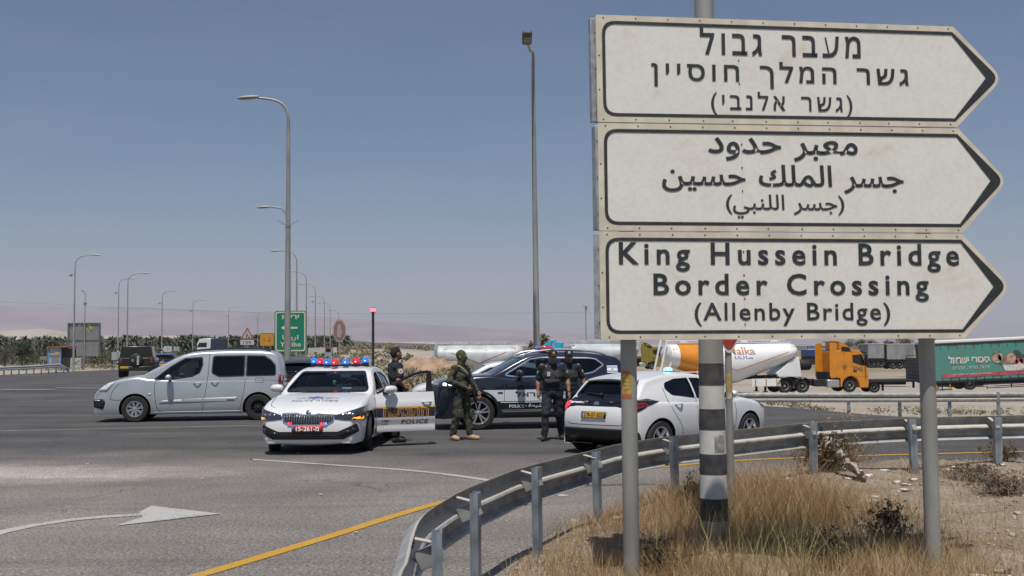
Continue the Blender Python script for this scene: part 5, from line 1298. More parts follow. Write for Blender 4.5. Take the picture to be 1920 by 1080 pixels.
def wrinkle(amp, sc=1.0, seed=0):
    def f(X, Y, Z):
        return amp * (np.sin(31 * sc * Z + 9 * X + seed + 2.2 * np.sin(13 * X + 7 * Z)) * np.sin(11 * X - 17 * Y + 5 * Z + seed) + .6 * np.sin(57 * sc * Z - 23 * X + 19 * Y + seed))
    return f
M_SKIN = mat('skin_tan', (0.30, 0.155, 0.095), 0.55, var=.1, scale=20); M_SKIN2 = mat('skin_brown', (0.26, 0.135, 0.082), 0.55, var=.1, scale=20)
M_UNI = mat('uniform_navy', (0.014, 0.017, 0.027), 0.9, var=.3, scale=20); M_VEST = mat('vest_black', (0.026, 0.026, 0.026), 0.85, var=.35, scale=25)
M_OLIVE = mat('uniform_olive', (0.070, 0.068, 0.046), 0.9, var=.4, scale=14, col2=(0.036, 0.038, 0.028)); M_BALA = mat('balaclava_green', (0.050, 0.066, 0.024), 0.95, var=.2, scale=30)
M_BOOT = mat('boot_black', (0.012, 0.012, 0.012), 0.6); M_TAN = mat('boot_tan', (0.42, 0.30, 0.18), 0.8, var=.15, scale=25); M_HAIR = mat('hair_dark', (0.016, 0.011, 0.008), 0.9)
def V3(*a): return np.array(a, float)
def nrmz(v): v = np.array(v, float); return v / (np.linalg.norm(v) + 1e-9)
def hand(S, w, f, n, thumb, curl=.35):
    "wrist w, fingers along f, palm faces n, thumb side vector"
    f = nrmz(f); s_ = nrmz(np.array(thumb, float) - f * (np.array(thumb, float) @ f)); n = nrmz(np.cross(f, s_)) if (np.cross(f, s_) @ np.array(n, float)) > 0 else -nrmz(np.cross(f, s_))
    S.ell(w + f * .05, (.052, .052, .052), .01, None) if False else S.cap(w, w + f * .075, .027, .031, .02)
    S.cap(w + f * .03 + s_ * .02, w + f * .085 + s_ * .026, .018, .016, .015); S.cap(w + f * .03 - s_ * .02, w + f * .08 - s_ * .026, .018, .015, .015)
    for i, (o, L) in enumerate(((.030, .068), (.010, .078), (-.011, .072), (-.031, .056))):
        b = w + f * (.088 - .004 * abs(i - 1)) + s_ * o; d1 = nrmz(f + n * curl * .7); d2 = nrmz(f + n * curl * 2.0); m_ = b + d1 * L * .5
        S.cap(b, m_, .0105, .0098, .006); S.cap(m_, m_ + d2 * L * .5, .0098, .0085, .006)
    b = w + f * .025 + s_ * .030; m_ = b + nrmz(f * .7 + s_ * .7 + n * .25) * .042; S.cap(b, m_, .0135, .012, .012); S.cap(m_, m_ + nrmz(f + s_ * .15 + n * .3) * .032, .012, .0095, .008)
def person(label, loc, rz, pose, skin=None, top=None, legs=None, boots=None, height=1.78, sleeves='short', stocky=1.0, group=None, sw=0.0):
    skin = skin or M_SKIN
    t = thing('person', label, 'person', loc, rz, group); k = height / 1.78; t.scale = (k, k, k)
    J = dict(hipA=(-.095, 0, .94), hipB=(.095, 0, .94), kneeA=(-.11, -.02, .51), kneeB=(.11, -.02, .51), ankA=(-.13, .02, .10), ankB=(.13, .02, .10), shA=(-.195, .01, 1.455), shB=(.195, .01, 1.455), elA=(-.27, .03, 1.17), elB=(.27, .03, 1.17), wrA=(-.28, -.06, .93), wrB=(.28, -.06, .93), toeA=(-.03, -.16), toeB=(.03, -.16), head=(0, -.02, 1.665), hyaw=0.0, hpitch=0.0, fA=None, fB=None, nA=(1, 0, 0), nB=(-1, 0, 0), tA=(0, -1, 0), tB=(0, -1, 0), curl=.5)
    J.update(pose); J = {a: (np.array(b, float) if isinstance(b, tuple) else b) for a, b in J.items()}
    Hm = np.array(Matrix.Rotation(J['hyaw'], 3, 'Z') @ Matrix.Rotation(J['hpitch'], 3, 'X'))
    def hd(x, y, z): return J['head'] + Hm @ np.array((x, y, z))
    S = SDF(.0075)
    S.ell(hd(0, .012, .03), (.076, .096, .098), .02, Hm); S.ell(hd(0, -.028, -.045), (.058, .066, .068), .04, Hm); S.cap(hd(-.02, -.06, -.082), hd(.02, -.06, -.082), .026, None, .03)
    S.cap(hd(0, -.085, .012), hd(0, -.108, -.028), .011, .016, .015); S.cap(hd(-.035, -.078, .028), hd(.035, -.078, .028), .013, None, .015)
    for q in (-1, 1): S.ell(hd(q * .078, .012, -.008), (.014, .024, .034), .01, Hm); S.ell(hd(q * .032, -.094, .008), (.016, .014, .010), .012, Hm, True)
    S.cap(hd(-.018, -.094, -.058), hd(.018, -.094, -.058), .010, None, .01); S.cap(hd(-.022, -.106, -.057), hd(.022, -.106, -.057), .0045, None, .006, True)
    S.cap((0, .02, 1.43), hd(0, .02, -.05), .062, .056, .03)
    S.ell((0, .0, 1.27), (.155 * stocky, .10, .20), .05); S.ell((0, 0, 1.0), (.14 * stocky, .095, .15), .05)
    for a in 'AB':
        sg = -1 if a == 'A' else 1
        S.cap((0, .01, 1.41), J['sh' + a], .06, .052, .04); S.cap(J['sh' + a], J['el' + a], .048, .041, .03); S.cap(J['el' + a], J['el' + a] * .7 + J['wr' + a] * .3, .042, .044, .02); S.cap(J['el' + a] * .7 + J['wr' + a] * .3, J['wr' + a], .043, .028, .02)
        f = J['f' + a] if J['f' + a] is not None else J['wr' + a] - J['el' + a]
        hand(S, J['wr' + a], f, J['n' + a], J['t' + a], J['curl'])
        S.cap(J['hip' + a], J['knee' + a], .075, .052, .03); S.cap(J['knee' + a], J['ank' + a], .05, .038, .02)
    body = S.build('body', skin, t)
    ey = MB()
    for q in (-1, 1): ey.lathe([(0, -.0105), (.0075, -.0075), (.0105, 0), (.0075, .0075), (0, .0105)], 10, Matrix.Translation(Vector(hd(q * .032, -.082, .008))))
    ey.build('eyes', mat('eye_dark', (.05, .045, .04), .2), t)
    # clothing
    S = SDF(.011)
    S.ell((0, .005, 1.28), (.178 * stocky, .118 * stocky, .215), .05); S.ell((0, -.01 * stocky, 1.08), (.165 * stocky, .120 * stocky, .18), .06); S.ell((0, 0, .98), (.172 * stocky, .118 * stocky, .10), .04); S.cap((-.13, .012, 1.42), (.13, .012, 1.42), .060, None, .05)
    S.cap((0, .025, 1.44), (0, .015, 1.515), .072, .068, .03)
    for a in 'AB':
        S.cap((0.6 * J['sh' + a][0], .012, 1.425), J['sh' + a] * V3(1, 1, .992), .058, .058, .05)
        e = J['el' + a]; s_ = J['sh' + a]; w = J['wr' + a]
        if sleeves == 'short': S.cap(s_ * V3(1, 1, .992), s_ * .25 + e * .75, .058, .066, .04)
        else: S.cap(s_ * V3(1, 1, .992), e, .060, .058, .04); S.cap(e, w * .93 + e * .07, .058, .044, .03)
    S.build('shirt', top, t, wrinkle(.0035, 1, sw))
    S = SDF(.011); S.ell((0, 0, .96), (.178 * stocky, .124 * stocky, .10), .04); S.ell((0, 0, .90), (.172 * stocky, .122 * stocky, .10), .04)
    for a in 'AB': S.cap(J['hip' + a], J['knee' + a], .104 * (.5 + .5 * stocky), .080, .03); S.cap(J['knee' + a], J['ank' + a] + V3(0, 0, .045), .078, .068, .03)
    S.build('trousers', legs, t, wrinkle(.0055, .8, sw + 2))
    for a in 'AB':
        S = SDF(.010); k_ = J['ank' + a]; to = J['toe' + a]; sole = .035
        S.cap(k_ + V3(0, 0, .05), (k_[0], k_[1], .07), .050, .048, .03); S.cap((k_[0], k_[1] + .035, sole + .008), (k_[0] + to[0], k_[1] + to[1], sole + .004), .042, .040, .03); S.cap((k_[0] + to[0] * .3, k_[1] + to[1] * .3, .06), (k_[0] + to[0] * .8, k_[1] + to[1] * .8, .045), .042, .04, .03)
        S.build('boot', boots, t)
    return t, J, hd, Hm
def belt(t, z=1.0, rx=.185, ry=.13, m=None, name='belt'):
    mb = MB(); mb.lathe([(1.0, -.028), (1.03, -.02), (1.03, .02), (1.0, .028), (.95, .028), (.95, -.028), (1.0, -.028)], 28, Matrix.Translation((0, 0, z)) @ Matrix.Diagonal((rx, ry, 1, 1))); 
    for a in (20, 60, 120, 160, 200, 340): mb.box((rx * 1.1 * math.cos(R(a)), ry * 1.15 * math.sin(R(a)), z), (.06, .05, .10), Matrix.Rotation(R(a), 3, 'Z'))
    return mb.build(name, m or M_BLACK, t, bevel=.006)
def cap_hat(t, J, hd, Hm, m, badge=None):
    S = SDF(.009); S.ell(hd(0, .012, .062), (.090, .112, .072), .01, Hm); S.ell(hd(0, .01, .045), (.089, .110, .05), .02, Hm); o_ = S
    S.ell(hd(0, -.125, .045), (.070, .075, .010), .012, Hm); S.ell(hd(0, -.0, -.02), (.12, .14, .055), .005, Hm, True)
    h = S.build('cap', m, t)
    if badge:
        mb = MB(); c = Vector(hd(0, -.098, .085)); mb.lathe([(0, .006), (.024, .004), (.026, 0)], 12, Matrix.Translation(c) @ Matrix(Hm.tolist()).to_4x4() @ Matrix.Rotation(R(70), 4, 'X')); mb.build('cap_badge', badge, h)
    return h
def patch(t, c, n, r, name='sleeve_patch', mats=None):
    mb = MB(); T = Matrix.Translation(Vector(c)) @ Vector(n).to_track_quat('Z', 'Y').to_matrix().to_4x4()
    mb.lathe([(r, -.01), (r, .004), (r * .72, .006)], 16, T, 0); mb.lathe([(r * .72, .0062), (0, .0066)], 16, T, 1); mb.lathe([(r * .3, .0075), (0, .008)], 6, T, 2)
    return mb.build(name, mats or [mat('patch_rim', (.30, .22, .08), .7), mat('patch_white', (.55, .55, .58), .7), mat('patch_blue', (.05, .07, .2), .7)], t, angle=0)
def foot_loc(px, py): g = G(px, py); return (g.x, g.y, 0)

# officer behind the open door, back three-quarter, looking right
l = foot_loc(742, 829)
t, J, hd, Hm = person('bareheaded police officer in dark uniform standing behind the open car door', l, R(118), dict(shA=(-.20, .0, 1.45), elA=(-.29, .06, 1.17), wrA=(-.20, -.10, 1.02), fA=(.5, -.7, -.5), elB=(.27, -.02, 1.17), wrB=(.2, -.2, 1.05), hyaw=R(8), ankA=(-.12, .05, .1), ankB=(.12, -.06, .1)), skin=M_SKIN2, top=M_UNI, legs=M_UNI, boots=M_BOOT, height=1.80, sw=1)
S = SDF(.009); S.ell(hd(0, .022, .045), (.080, .098, .094), .01, Hm); S.ell(hd(0, .05, .0), (.074, .075, .085), .03, Hm); S.ell(hd(0, -.085, -.015), (.075, .055, .085), .01, Hm, True); S.build('hair', M_HAIR, t)
S = SDF(.009); S.cap(hd(-.035, -.06, -.075), hd(.035, -.06, -.075), .034, None, .02); S.ell(hd(0, -.10, -.055), (.03, .03, .012), .01, Hm, True); S.build('beard', M_HAIR, t)
belt(t); patch(t, (-.306, .02, 1.34), (-1, .1, .12), .058)
S = SDF(.012); S.ell((0, -.01, 1.25), (.190, .140, .21), .04); S.ell((0, -.02, 1.50), (.13, .2, .07), .02, None, True); S.build('vest', M_VEST, t, wrinkle(.003))
mb = MB(); mb.box((.20, -.12, .97), (.05, .07, .13)); mb.box((-.16, -.14, 1.02), (.04, .03, .05), m=1); mb.build('radio', [M_BLACK, mat('radio_orange', (.6, .1, .03), .5)], t, bevel=.008)

# soldier with balaclava
l = foot_loc(865, 825)
t, J, hd, Hm = person('soldier in olive uniform and green balaclava with a rifle hanging at his front', l, R(55), dict(elA=(-.31, .05, 1.18), wrA=(-.10, -.20, 1.06), fA=(.65, -.5, -.4), nA=(0, .5, -.6), tA=(.2, -.4, .8), elB=(.29, -.03, 1.19), wrB=(.30, -.20, .96), fB=(0, -.35, -.85), hyaw=R(22), ankA=(-.14, .10, .1), ankB=(.12, -.12, .1), kneeB=(.12, -.09, .51), kneeA=(-.13, .0, .51), toeA=(-.05, -.16), toeB=(.06, -.16)), top=M_OLIVE, legs=M_OLIVE, boots=M_TAN, sleeves='long', height=1.73, sw=4, stocky=1.06)
S = SDF(.009); S.ell(hd(0, .012, .032), (.085, .106, .106), .02, Hm); S.ell(hd(0, -.028, -.045), (.068, .076, .078), .05, Hm); S.cap(hd(0, .0, -.09), hd(0, .02, -.155), .070, .080, .04); S.cap(hd(0, -.09, .0), hd(0, -.108, -.03), .018, .02, .02)
S.cap(hd(-.04, -.118, .012), hd(.04, -.118, .012), .018, None, .01, True); S.build('balaclava', M_BALA, t, wrinkle(.0012, 2))
mb = MB(); mb.tube([Vector(hd(-.045, -.092, .012)), Vector(hd(.045, -.092, .012))], .015, 8); mb.build('eye_slit', M_SKIN, t)
S = SDF(.011); S.ell((0, -.015, 1.24), (.198, .165, .19), .04); S.cap((-.10, -.12, 1.10), (.10, -.12, 1.10), .07, None, .03); S.cap((-.08, -.14, 1.27), (.08, -.14, 1.27), .045, None, .03); S.ell((0, 0, 1.53), (.2, .3, .09), .02, None, True); S.build('plate_carrier', mat('carrier_olive', (.035, .037, .024), .9, var=.5, scale=22), t, wrinkle(.003, 1.5))
belt(t, 1.0, .19, .135, mat('belt_dark', (.02, .02, .015), .8))
mb = MB(); mb.tube(smooth_path([(-.16, .06, 1.46), (-.15, -.09, 1.47), (-.06, -.19, 1.33), (.04, -.215, 1.20)], .03), .022, 6); mb.build('rifle_sling', mat('sling_tan', (.30, .22, .16), .8), t)
patch(t, (-.298, .01, 1.34), (-1, -.1, .1), .04, mats=[mat('patch_rust', (.16, .06, .025), .8)] * 3)
for q in ((-.125, -.085, .53), (.125, -.175, .53)): kp = MB(); kp.box(q, (.13, .05, .17)); kp.build('knee_pad', mat('kneepad', (.06, .062, .036), .8), t, bevel=.02)
mt = t.matrix_basis if False else (Matrix.Translation(t.location) @ Matrix.Rotation(t.rotation_euler.z, 4, 'Z') @ Matrix.Scale(1.73 / 1.78, 4))
rf = thing('rifle', 'black assault rifle hanging muzzle down on the masked soldier', 'rifle', (0, 0, 0)); rf.matrix_world = mt @ Matrix.Translation((.03, -.235, 1.08)) @ Matrix.Rotation(R(66), 4, 'Y')
for nm, shapes in (('receiver', [('b', (.02, 0, 0), (.24, .038, .07))]), ('handguard', [('b', (.25, 0, .008), (.24, .042, .048))]), ('barrel', [('t', (.36, 0, .008), (.52, 0, .008), .009), ('t', (.50, 0, .008), (.55, 0, .008), .013)]), ('stock', [('b', (-.20, 0, -.01), (.12, .03, .09)), ('b', (-.12, 0, .005), (.10, .026, .03))]), ('magazine', [('b', (.09, 0, -.10), (.06, .026, .16))]), ('grip', [('b', (-.05, 0, -.075), (.04, .03, .10))]), ('optic', [('b', (.04, 0, .065), (.10, .035, .045))])):
    mb = MB()
    for q in shapes:
        if q[0] == 'b': mb.box(q[1], q[2], Matrix.Rotation(R(12 if nm in ('magazine', 'grip') else 0), 3, 'Y'))
        else: mb.tube([q[1], q[2]], q[3], 10)
    mb.build(nm, mat('gun_black', (.012, .012, .013), .45), rf, bevel=.005)

# two officers walking together
M_CAPB = mat('cap_black', (.010, .011, .016), .85); M_GOLD = mat('cap_gold', (.55, .26, .04), .6)
l = foot_loc(1037, 825)
t, J, hd, Hm = person('police officer in cap and black vest walking towards us before the police suv', l, R(-6), dict(elA=(-.29, .02, 1.17), wrA=(-.28, -.07, .93), elB=(.30, .03, 1.17), wrB=(.33, -.07, .92), ankA=(-.15, -.20, .1), ankB=(.15, .20, .1), kneeA=(-.13, -.19, .53), kneeB=(.12, .02, .50), shA=(-.20, -.03, 1.445), shB=(.195, .045, 1.46), hyaw=R(14), hpitch=R(14), head=(.015, -.045, 1.655)), top=M_UNI, legs=M_UNI, boots=M_BOOT, height=1.74, stocky=1.2, skin=M_SKIN2, sw=7)
cap_hat(t, J, hd, Hm, M_CAPB, M_GOLD)
S = SDF(.011); S.ell((0, -.01, 1.25), (.215, .165, .19), .04); S.cap((-.10, -.15, 1.15), (.10, -.15, 1.15), .055, None, .03); S.cap((.08, -.16, 1.28), (.10, -.16, 1.22), .035, None, .02); S.cap((-.12, -.02, 1.38), (-.10, 0, 1.475), .036, None, .03); S.cap((.12, -.02, 1.38), (.10, 0, 1.475), .036, None, .03); S.ell((0, -.06, 1.53), (.09, .3, .08), .02, None, True); v_ = S.build('vest', M_VEST, t, wrinkle(.003, 1.2))
mb = MB(); mb.box((-.06, -.185, 1.30), (.065, .012, .085)); mb.build('id_card', mat('card_pale', (.50, .50, .54), .6, var=.3, scale=60), v_, bevel=.003)
belt(t, 1.0, .215, .15); patch(t, (-.296, -.03, 1.33), (-1, -.25, .1), .04); patch(t, (.300, -.0, 1.33), (1, -.25, .1), .04)
mb = MB(); mb.lathe([(.037, -.012), (.040, 0), (.037, .012)], 16, Matrix.Translation(Vector(J['wrB'] * .92 + J['elB'] * .08)) @ Vector(J['elB'] - J['wrB']).to_track_quat('Z', 'Y').to_matrix().to_4x4()); mb.build('wrist_watch', M_BLACK, t)
l = foot_loc(1068, 819.5)
t2, J, hd, Hm = person('second police officer in dark cap, half hidden behind the vested officer', l, R(10), dict(elA=(-.24, .0, 1.17), wrA=(-.19, -.12, .96), nA=(1, -.3, 0), fA=(0, -.35, -.8), tA=(.5, -.7, .3), elB=(.31, .03, 1.18), wrB=(.36, -.04, .93), ankA=(-.14, .08, .1), ankB=(.12, -.03, .1), hyaw=R(-8), hpitch=R(6), curl=.75), top=M_UNI, legs=M_UNI, boots=M_BOOT, height=1.72, stocky=1.08, skin=M_SKIN2, sw=9)
cap_hat(t2, J, hd, Hm, M_CAPB, mat('badge_silver', (.4, .4, .45), .5)); belt(t2, 1.0, .195, .14); patch(t2, (.295, -.02, 1.34), (1, -.4, .1), .045); patch(t2, (-.24, -.06, 1.40), (-.6, -1, .2), .04)
S = SDF(.011); S.ell((0, -.01, 1.24), (.195, .152, .19), .04); S.ell((0, -.04, 1.52), (.10, .3, .08), .02, None, True); S.build('vest', M_VEST, t2, wrinkle(.003, 1.2))
mt2 = Matrix.Translation(t2.location) @ Matrix.Rotation(t2.rotation_euler.z, 4, 'Z') @ Matrix.Scale(1.72 / 1.78, 4)
wb = MB(); T = mt2 @ Matrix.Translation((-.155, -.21, .80)) ; wb.lathe([(0, 0), (.030, 0), (.033, .01), (.033, .06), (.030, .07), (.033, .08), (.033, .135), (.014, .17), (.014, .175)], 16, T, 0); wb.lathe([(.017, .172), (.017, .195), (0, .195)], 14, T, 1); wb.lathe([(.0335, .085), (.0335, .125)], 16, T, 2)
tag(wb.build('water_bottle', [mat('bottle_plastic', (.45, .60, .75), .1, coat=.5), mat('bottle_cap_green', (.25, .60, .05), .5), mat('bottle_label', (.15, .35, .65), .5)]), 'small clear water bottle with lime green cap held by the second officer', 'bottle')
# ------------------------------------------------------------------ trucks in the yard
class Stub: pass
def twheel(root, x, y, z, Rw, w=.32, side=-1):
    st = Stub(); st.root = root; st.Wm = 9
    return Car.wheel(st, x, side, Rw, w, .56, 'truck', y=abs(y) + w / 2)
M_CHAS = mat('chassis_black', (.012, .012, .013), .7, var=.3, scale=6); M_TGL = mat('truck_glass_dark', (.010, .012, .014), .06, coat=.6)
def wheel_at(root, x, y, Rw, w=.32):
    o = twheel(root, x, y, 0, Rw, w, -1 if y < 0 else 1); return o
def tractor(name, label, paint, loc, rz, dark=None, sc=1.0, rear=True, logo=False, deflector=True):
    "heads along local +x, nose at x=0"
    t = thing(name, label, 'truck', loc, rz); t.scale = (sc,) * 3
    arch = [(-1.38 + .66 * math.cos(R(a)), .52 + .66 * math.sin(R(a))) for a in np.linspace(8, 172, 14)]
    prof = [(-2.42, 1.05), (-2.42, 2.98), (-2.30, 3.10), (-1.25, 3.14), (-.62, 3.04), (-.42, 2.85), (-.30, 2.45), (-.10, 1.85), (0, 1.45), (0.02, 1.1), (0.0, .40), (-.06, .33), (-.66, .33)] + arch + [(-2.06, .40), (-2.18, .40), (-2.18, 1.05)]
    mb = MB(); mb.prism(prof, -1.24, 1.24, 'y'); cab = mb.build('cab', paint, t, angle=30, bevel=.07, seg=3)
    for sd_ in (-1, 1):
        mb = MB(); mb.prism([(-1.20, 2.20), (-1.22, 2.72), (-.48, 2.78), (-.30, 2.30), (-.22, 1.98), (-.55, 1.95)], sd_ * 1.243, sd_ * 1.25, 'y'); mb.build('side_window', M_TGL, t)
        mb = MB(); mb.prism([(-1.30, 1.12), (-1.30, 1.13), (-.05, 1.13), (-.05, 1.12)], sd_ * 1.241, sd_ * 1.244, 'y'); mb.prism([(-1.30, 1.15), (-1.29, 1.15), (-1.29, 3.0), (-1.30, 3.0)], sd_ * 1.241, sd_ * 1.244, 'y'); mb.prism([(-1.85, 1.10), (-1.84, 1.10), (-1.84, 2.95), (-1.85, 2.95)], sd_ * 1.241, sd_ * 1.244, 'y'); mb.build('panel_gap', M_SEAM, cab)
        mb = MB(); mb.box((-1.05, sd_ * 1.26, 1.55), (.26, .03, .10)); mb.build('door_handle', M_BLACK, t, bevel=.02)
        mb = MB(); mb.box((-.28, sd_ * 1.50, 2.35), (.10, .26, .85)); mb.beam((-.30, sd_ * 1.2, 2.85), (-.28, sd_ * 1.5, 2.74), .05, .05); mb.build('mirror', M_BLACK, t, bevel=.04)
        mb = MB(); mb.prism([(-2.05, 3.02), (-2.05, 3.36), (-1.45, 3.30), (-1.30, 3.0), (-1.5, 2.98)], sd_ * 1.235, sd_ * 1.255, 'y'); mb.build('side_vent', M_BLACK, t, bevel=.01)
        if deflector:
            mb = MB(); mb.prism([(-2.40, 1.10), (-2.40, 3.55), (-2.55, 3.66), (-2.95, 3.60), (-3.02, 1.2), (-2.9, 1.05)], sd_ * 1.20, sd_ * 1.25, 'y'); mb.build('wind_deflector', paint, t, bevel=.02)
    mb = MB(); mb.prism([(-.135, 1.93), (-.30, 2.42), (-.44, 2.82), (-.455, 2.82), (-.33, 2.42), (-.16, 1.93)], -1.15, 1.15, 'y')
    mb.xf(Matrix.Translation((.02, 0, 0))); mb.build('windscreen', M_TGL, t)
    mb = MB(); mb.prism([(-.02, 2.86), (.02, 2.92), (-.40, 3.02), (-.44, 2.90)], -1.12, 1.12, 'y'); mb.build('sun_visor', M_BLACK, t, bevel=.02)
    mb = MB(); mb.prism([(.0, .95), (.03, .95), (.03, 1.75), (-.03, 1.8)], -.95, .95, 'y'); mb.build('grille', M_BLACK, t, bevel=.01)
    for sd_ in (-1, 1): mb = MB(); mb.box((.0, sd_ * .95, .70), (.08, .5, .22)); mb.build('headlight', M_LENSC, t, bevel=.03)
    if deflector:
        mb = MB(); mb.prism([(-1.10, 3.12), (-2.10, 3.78), (-2.45, 3.80), (-2.45, 3.72), (-2.2, 3.66), (-2.2, 3.12)], -1.15, 1.15, 'y'); mb.build('roof_spoiler', paint, t, bevel=.05)
    mb = MB()
    for sd_ in (-1, 1): mb.beam((-.3, sd_ * .42, .78), (-7.0, sd_ * .42, .78), .09, .28)
    for x in (-3, -4.2, -5.6, -6.9): mb.beam((x, -.42, .78), (x, .42, .78), .1, .2)
    mb.box((-5.7, 0, 1.05), (1.1, 1.0, .12)); mb.box((-2.9, 0, 1.1), (.35, 1.9, .8)); mb.tube([(-2.75, -.9, 1.0), (-2.75, -.9, 2.3)], .09, 10)
    mb.build('chassis', M_CHAS, t, bevel=.01)
    for sd_ in (-1, 1):
        mb = MB(); mb.box((-2.72, sd_ * .98, .66), (.95, .5, .58)); mb.build('fuel_tank', mat('tank_alu', (.45, .45, .45), .35, .6), t, bevel=.08)
        mb = MB(); mb.box((-3.75, sd_ * .95, .72), (.9, .45, .5)); mb.build('battery_box', M_CHAS, t, bevel=.04)
    for x in (-1.38,): 
        for sd_ in (-1, 1): wheel_at(t, x, sd_ * .95, .52)
    for x in ((-5.05, -6.42) if rear else (-5.2,)):
        for sd_ in (-1, 1):
            wheel_at(t, x, sd_ * .92, .52, .36)
            mb = MB(); a = [(x + .62 * math.cos(R(q)), .52 + .62 * math.sin(R(q))) for q in np.linspace(15, 165, 14)]; a2 = [(x + .58 * math.cos(R(q)), .52 + .58 * math.sin(R(q))) for q in np.linspace(165, 15, 14)]
            mb.prism(a + a2, sd_ * .75, sd_ * 1.26, 'y'); mb.build('mudguard', M_CHAS, t)
    mb = MB(); mb.box((-7.1, 0, .75), (.12, 2.3, .25)); mb.build('rear_bar', M_CHAS, t, bevel=.02)
    if logo:
        mb = MB(); cx, cz = -1.85, 1.85
        ring = [(cx + .15 * math.cos(a), -1.247, cz + .15 * math.sin(a)) for a in np.linspace(0, 2 * math.pi, 25)]; mb.tube(ring, .016, 6, cap=False)
        for a in (90, 210, 330): mb.add([(cx + .14 * math.cos(R(a)), -1.25, cz + .14 * math.sin(R(a))), (cx + .03 * math.cos(R(a + 60)), -1.25, cz + .03 * math.sin(R(a + 60))), (cx, -1.25, cz), (cx + .03 * math.cos(R(a - 60)), -1.25, cz + .03 * math.sin(R(a - 60)))], [(0, 1, 2, 3)])
        mb.build('star_emblem', mat('emblem_dark', (.10, .06, .02), .5), cab)
        v, f = text_fit('2043', (-1.22, 1.62, -.42, 1.95), bold=.04); mb = MB(); mb.add([(a, -1.247, b - .16 * (a + 1.22)) for a, b in v], f); mb.build('cab_lettering', mat('cab_lettering_grey', (.16, .10, .06), .5), cab, angle=0)
    return t
def silo(name, label, loc, rz, x0, x1, xv, ztop, zl, zr, zv, paint, mats=None, band=None, sc=1.0, legs=True, frame_m=None, cat='trailer'):
    "V-bottomed bulk tank between x0 (rear) and x1 (front), local +x forward"
    t = thing(name, label, cat, loc, rz); t.scale = (sc,) * 3
    n = 40; rings = []; xs = []
    for i, u in enumerate(np.linspace(0, 1, 33)):
        x = x0 + (x1 - x0) * u; xs.append(x)
        zb = np.interp(x, [x0, xv - .9, xv - .3, xv + .3, xv + .9, x1], [zl, zv + .12 + 0.02, zv, zv, zv + .12 + .02, zr]); 
        zb = max(zb, zv)
        e = max(0, 1 - (x1 - x) / .7) if x > x1 - .7 else max(0, 1 - (x - x0) / .35) if x < x0 + .35 else 0
        k = math.sqrt(max(0, 1 - e * e)) * .55 + .45 if e > 0 else 1.0
        zc = (ztop + zb) / 2; rz_ = (ztop - zb) / 2 * k; ry = 1.24 * k
        rings.append([(x, ry * math.cos(a) * (1 if abs(math.sin(a)) < .0 else 1), zc + rz_ * math.sin(a)) for a in np.linspace(0, 2 * math.pi, n, endpoint=False)])
    mb = MB(); vs = [p for r_ in rings for p in r_]
    for i in range(len(rings) - 1):
        mi = 1 if band and band[0] <= (xs[i] + xs[i + 1]) / 2 <= band[1] else 0
        mb.f += [tuple(q for q in (i * n + j, i * n + (j + 1) % n, (i + 1) * n + (j + 1) % n, (i + 1) * n + j)) for j in range(n)]; mb.m += [mi] * n
    mb.v = vs; mb.f += [tuple(range(n)), tuple((len(rings) - 1) * n + j for j in range(n))]; mb.m += [0, 0]
    tank = mb.build('tank', mats or [paint, paint], t, angle=50)
    bmf = bmesh.new(); bmf.from_mesh(tank.data); bvh = BVHTree.FromBMesh(bmf); bmf.free()
    fm = frame_m or paint; mb = MB()
    mb.box(((x0 + x1) / 2, 0, ztop + .06), ((x1 - x0) * .92, .7, .05)); 
    for sd_ in (-1, 1):
        mb.tube([(x0 + .3, sd_ * .38, ztop + .22), (x1 - .9, sd_ * .38, ztop + .22)], .025, 6)
        for x in np.linspace(x0 + .4, x1 - 1, 8): mb.tube([(x, sd_ * .38, ztop + .02), (x, sd_ * .38, ztop + .22)], .02, 6)
    for x in np.linspace(x0 + 1.6, x1 - 1.6, 4): mb.lathe([(.28, 0), (.28, .14), (.2, .18), (0, .2)], 14, Matrix.Translation((x, 0, ztop + .05)))
    mb.build('catwalk', fm, t)
    mb = MB(); 
    for sd_ in (-1, 1):
        mb.beam((x0 - .65, sd_ * .8, .75), (x0 + .12, sd_ * .8, ztop + .35), .10, .12); mb.beam((x0 - .2, sd_ * 1.1, 1.2), (x0 + .45, sd_ * 1.0, 2.6), .08, .08)
        mb.beam((x0 - .6, sd_ * .55, 1.15), (xv + .2, sd_ * .55, 1.15), .12, .20); mb.beam((x0 - .3, sd_ * 1.05, 1.62), (xv - 1.4, sd_ * 1.05, 1.62), .06, .07)
        for x in np.linspace(x0, xv - 1.6, 4): mb.beam((x, sd_ * 1.05, 1.1), (x, sd_ * 1.05, 1.7), .06, .05, up=(1, 0, 0))
    for zz in np.linspace(.9, ztop, 9): xx = x0 - .65 + (zz - .75) / (ztop - .4) * .77; mb.beam((xx, -.8, zz), (xx, -.45, zz), .03, .03)
    mb.beam((x0 - .62, -1.1, .8), (x0 - .62, 1.1, .8), .12, .2)
    mb.build('rear_frame', fm, t)
    mb = MB(); mb.prism([(x1 - 1.7, 1.18), (x1 - 1.9, 1.45), (x1 - .4, 2.6), (x1 - .1, 2.6), (x1 + .05, 1.25), (x1 + .05, 1.18)], -1.0, 1.0, 'y'); mb.build('gooseneck', fm, t, bevel=.03)
    for x in (x0 + 1.0, x0 + 2.3, x0 + 3.6):
        for sd_ in (-1, 1): wheel_at(t, x, sd_ * .92, .52, .36)
    mb = MB()
    for sd_ in (-1, 1): mb.box((x1 - 2.7, sd_ * .85, .75), (.14, .14, 1.2)); mb.box((x1 - 2.7, sd_ * .85, .12), (.3, .3, .06)); mb.beam((xv, sd_ * .55, 1.1), (x1 - 1.5, sd_ * .55, 1.22), .12, .2)
    mb.build('landing_leg', M_CHAS, t)
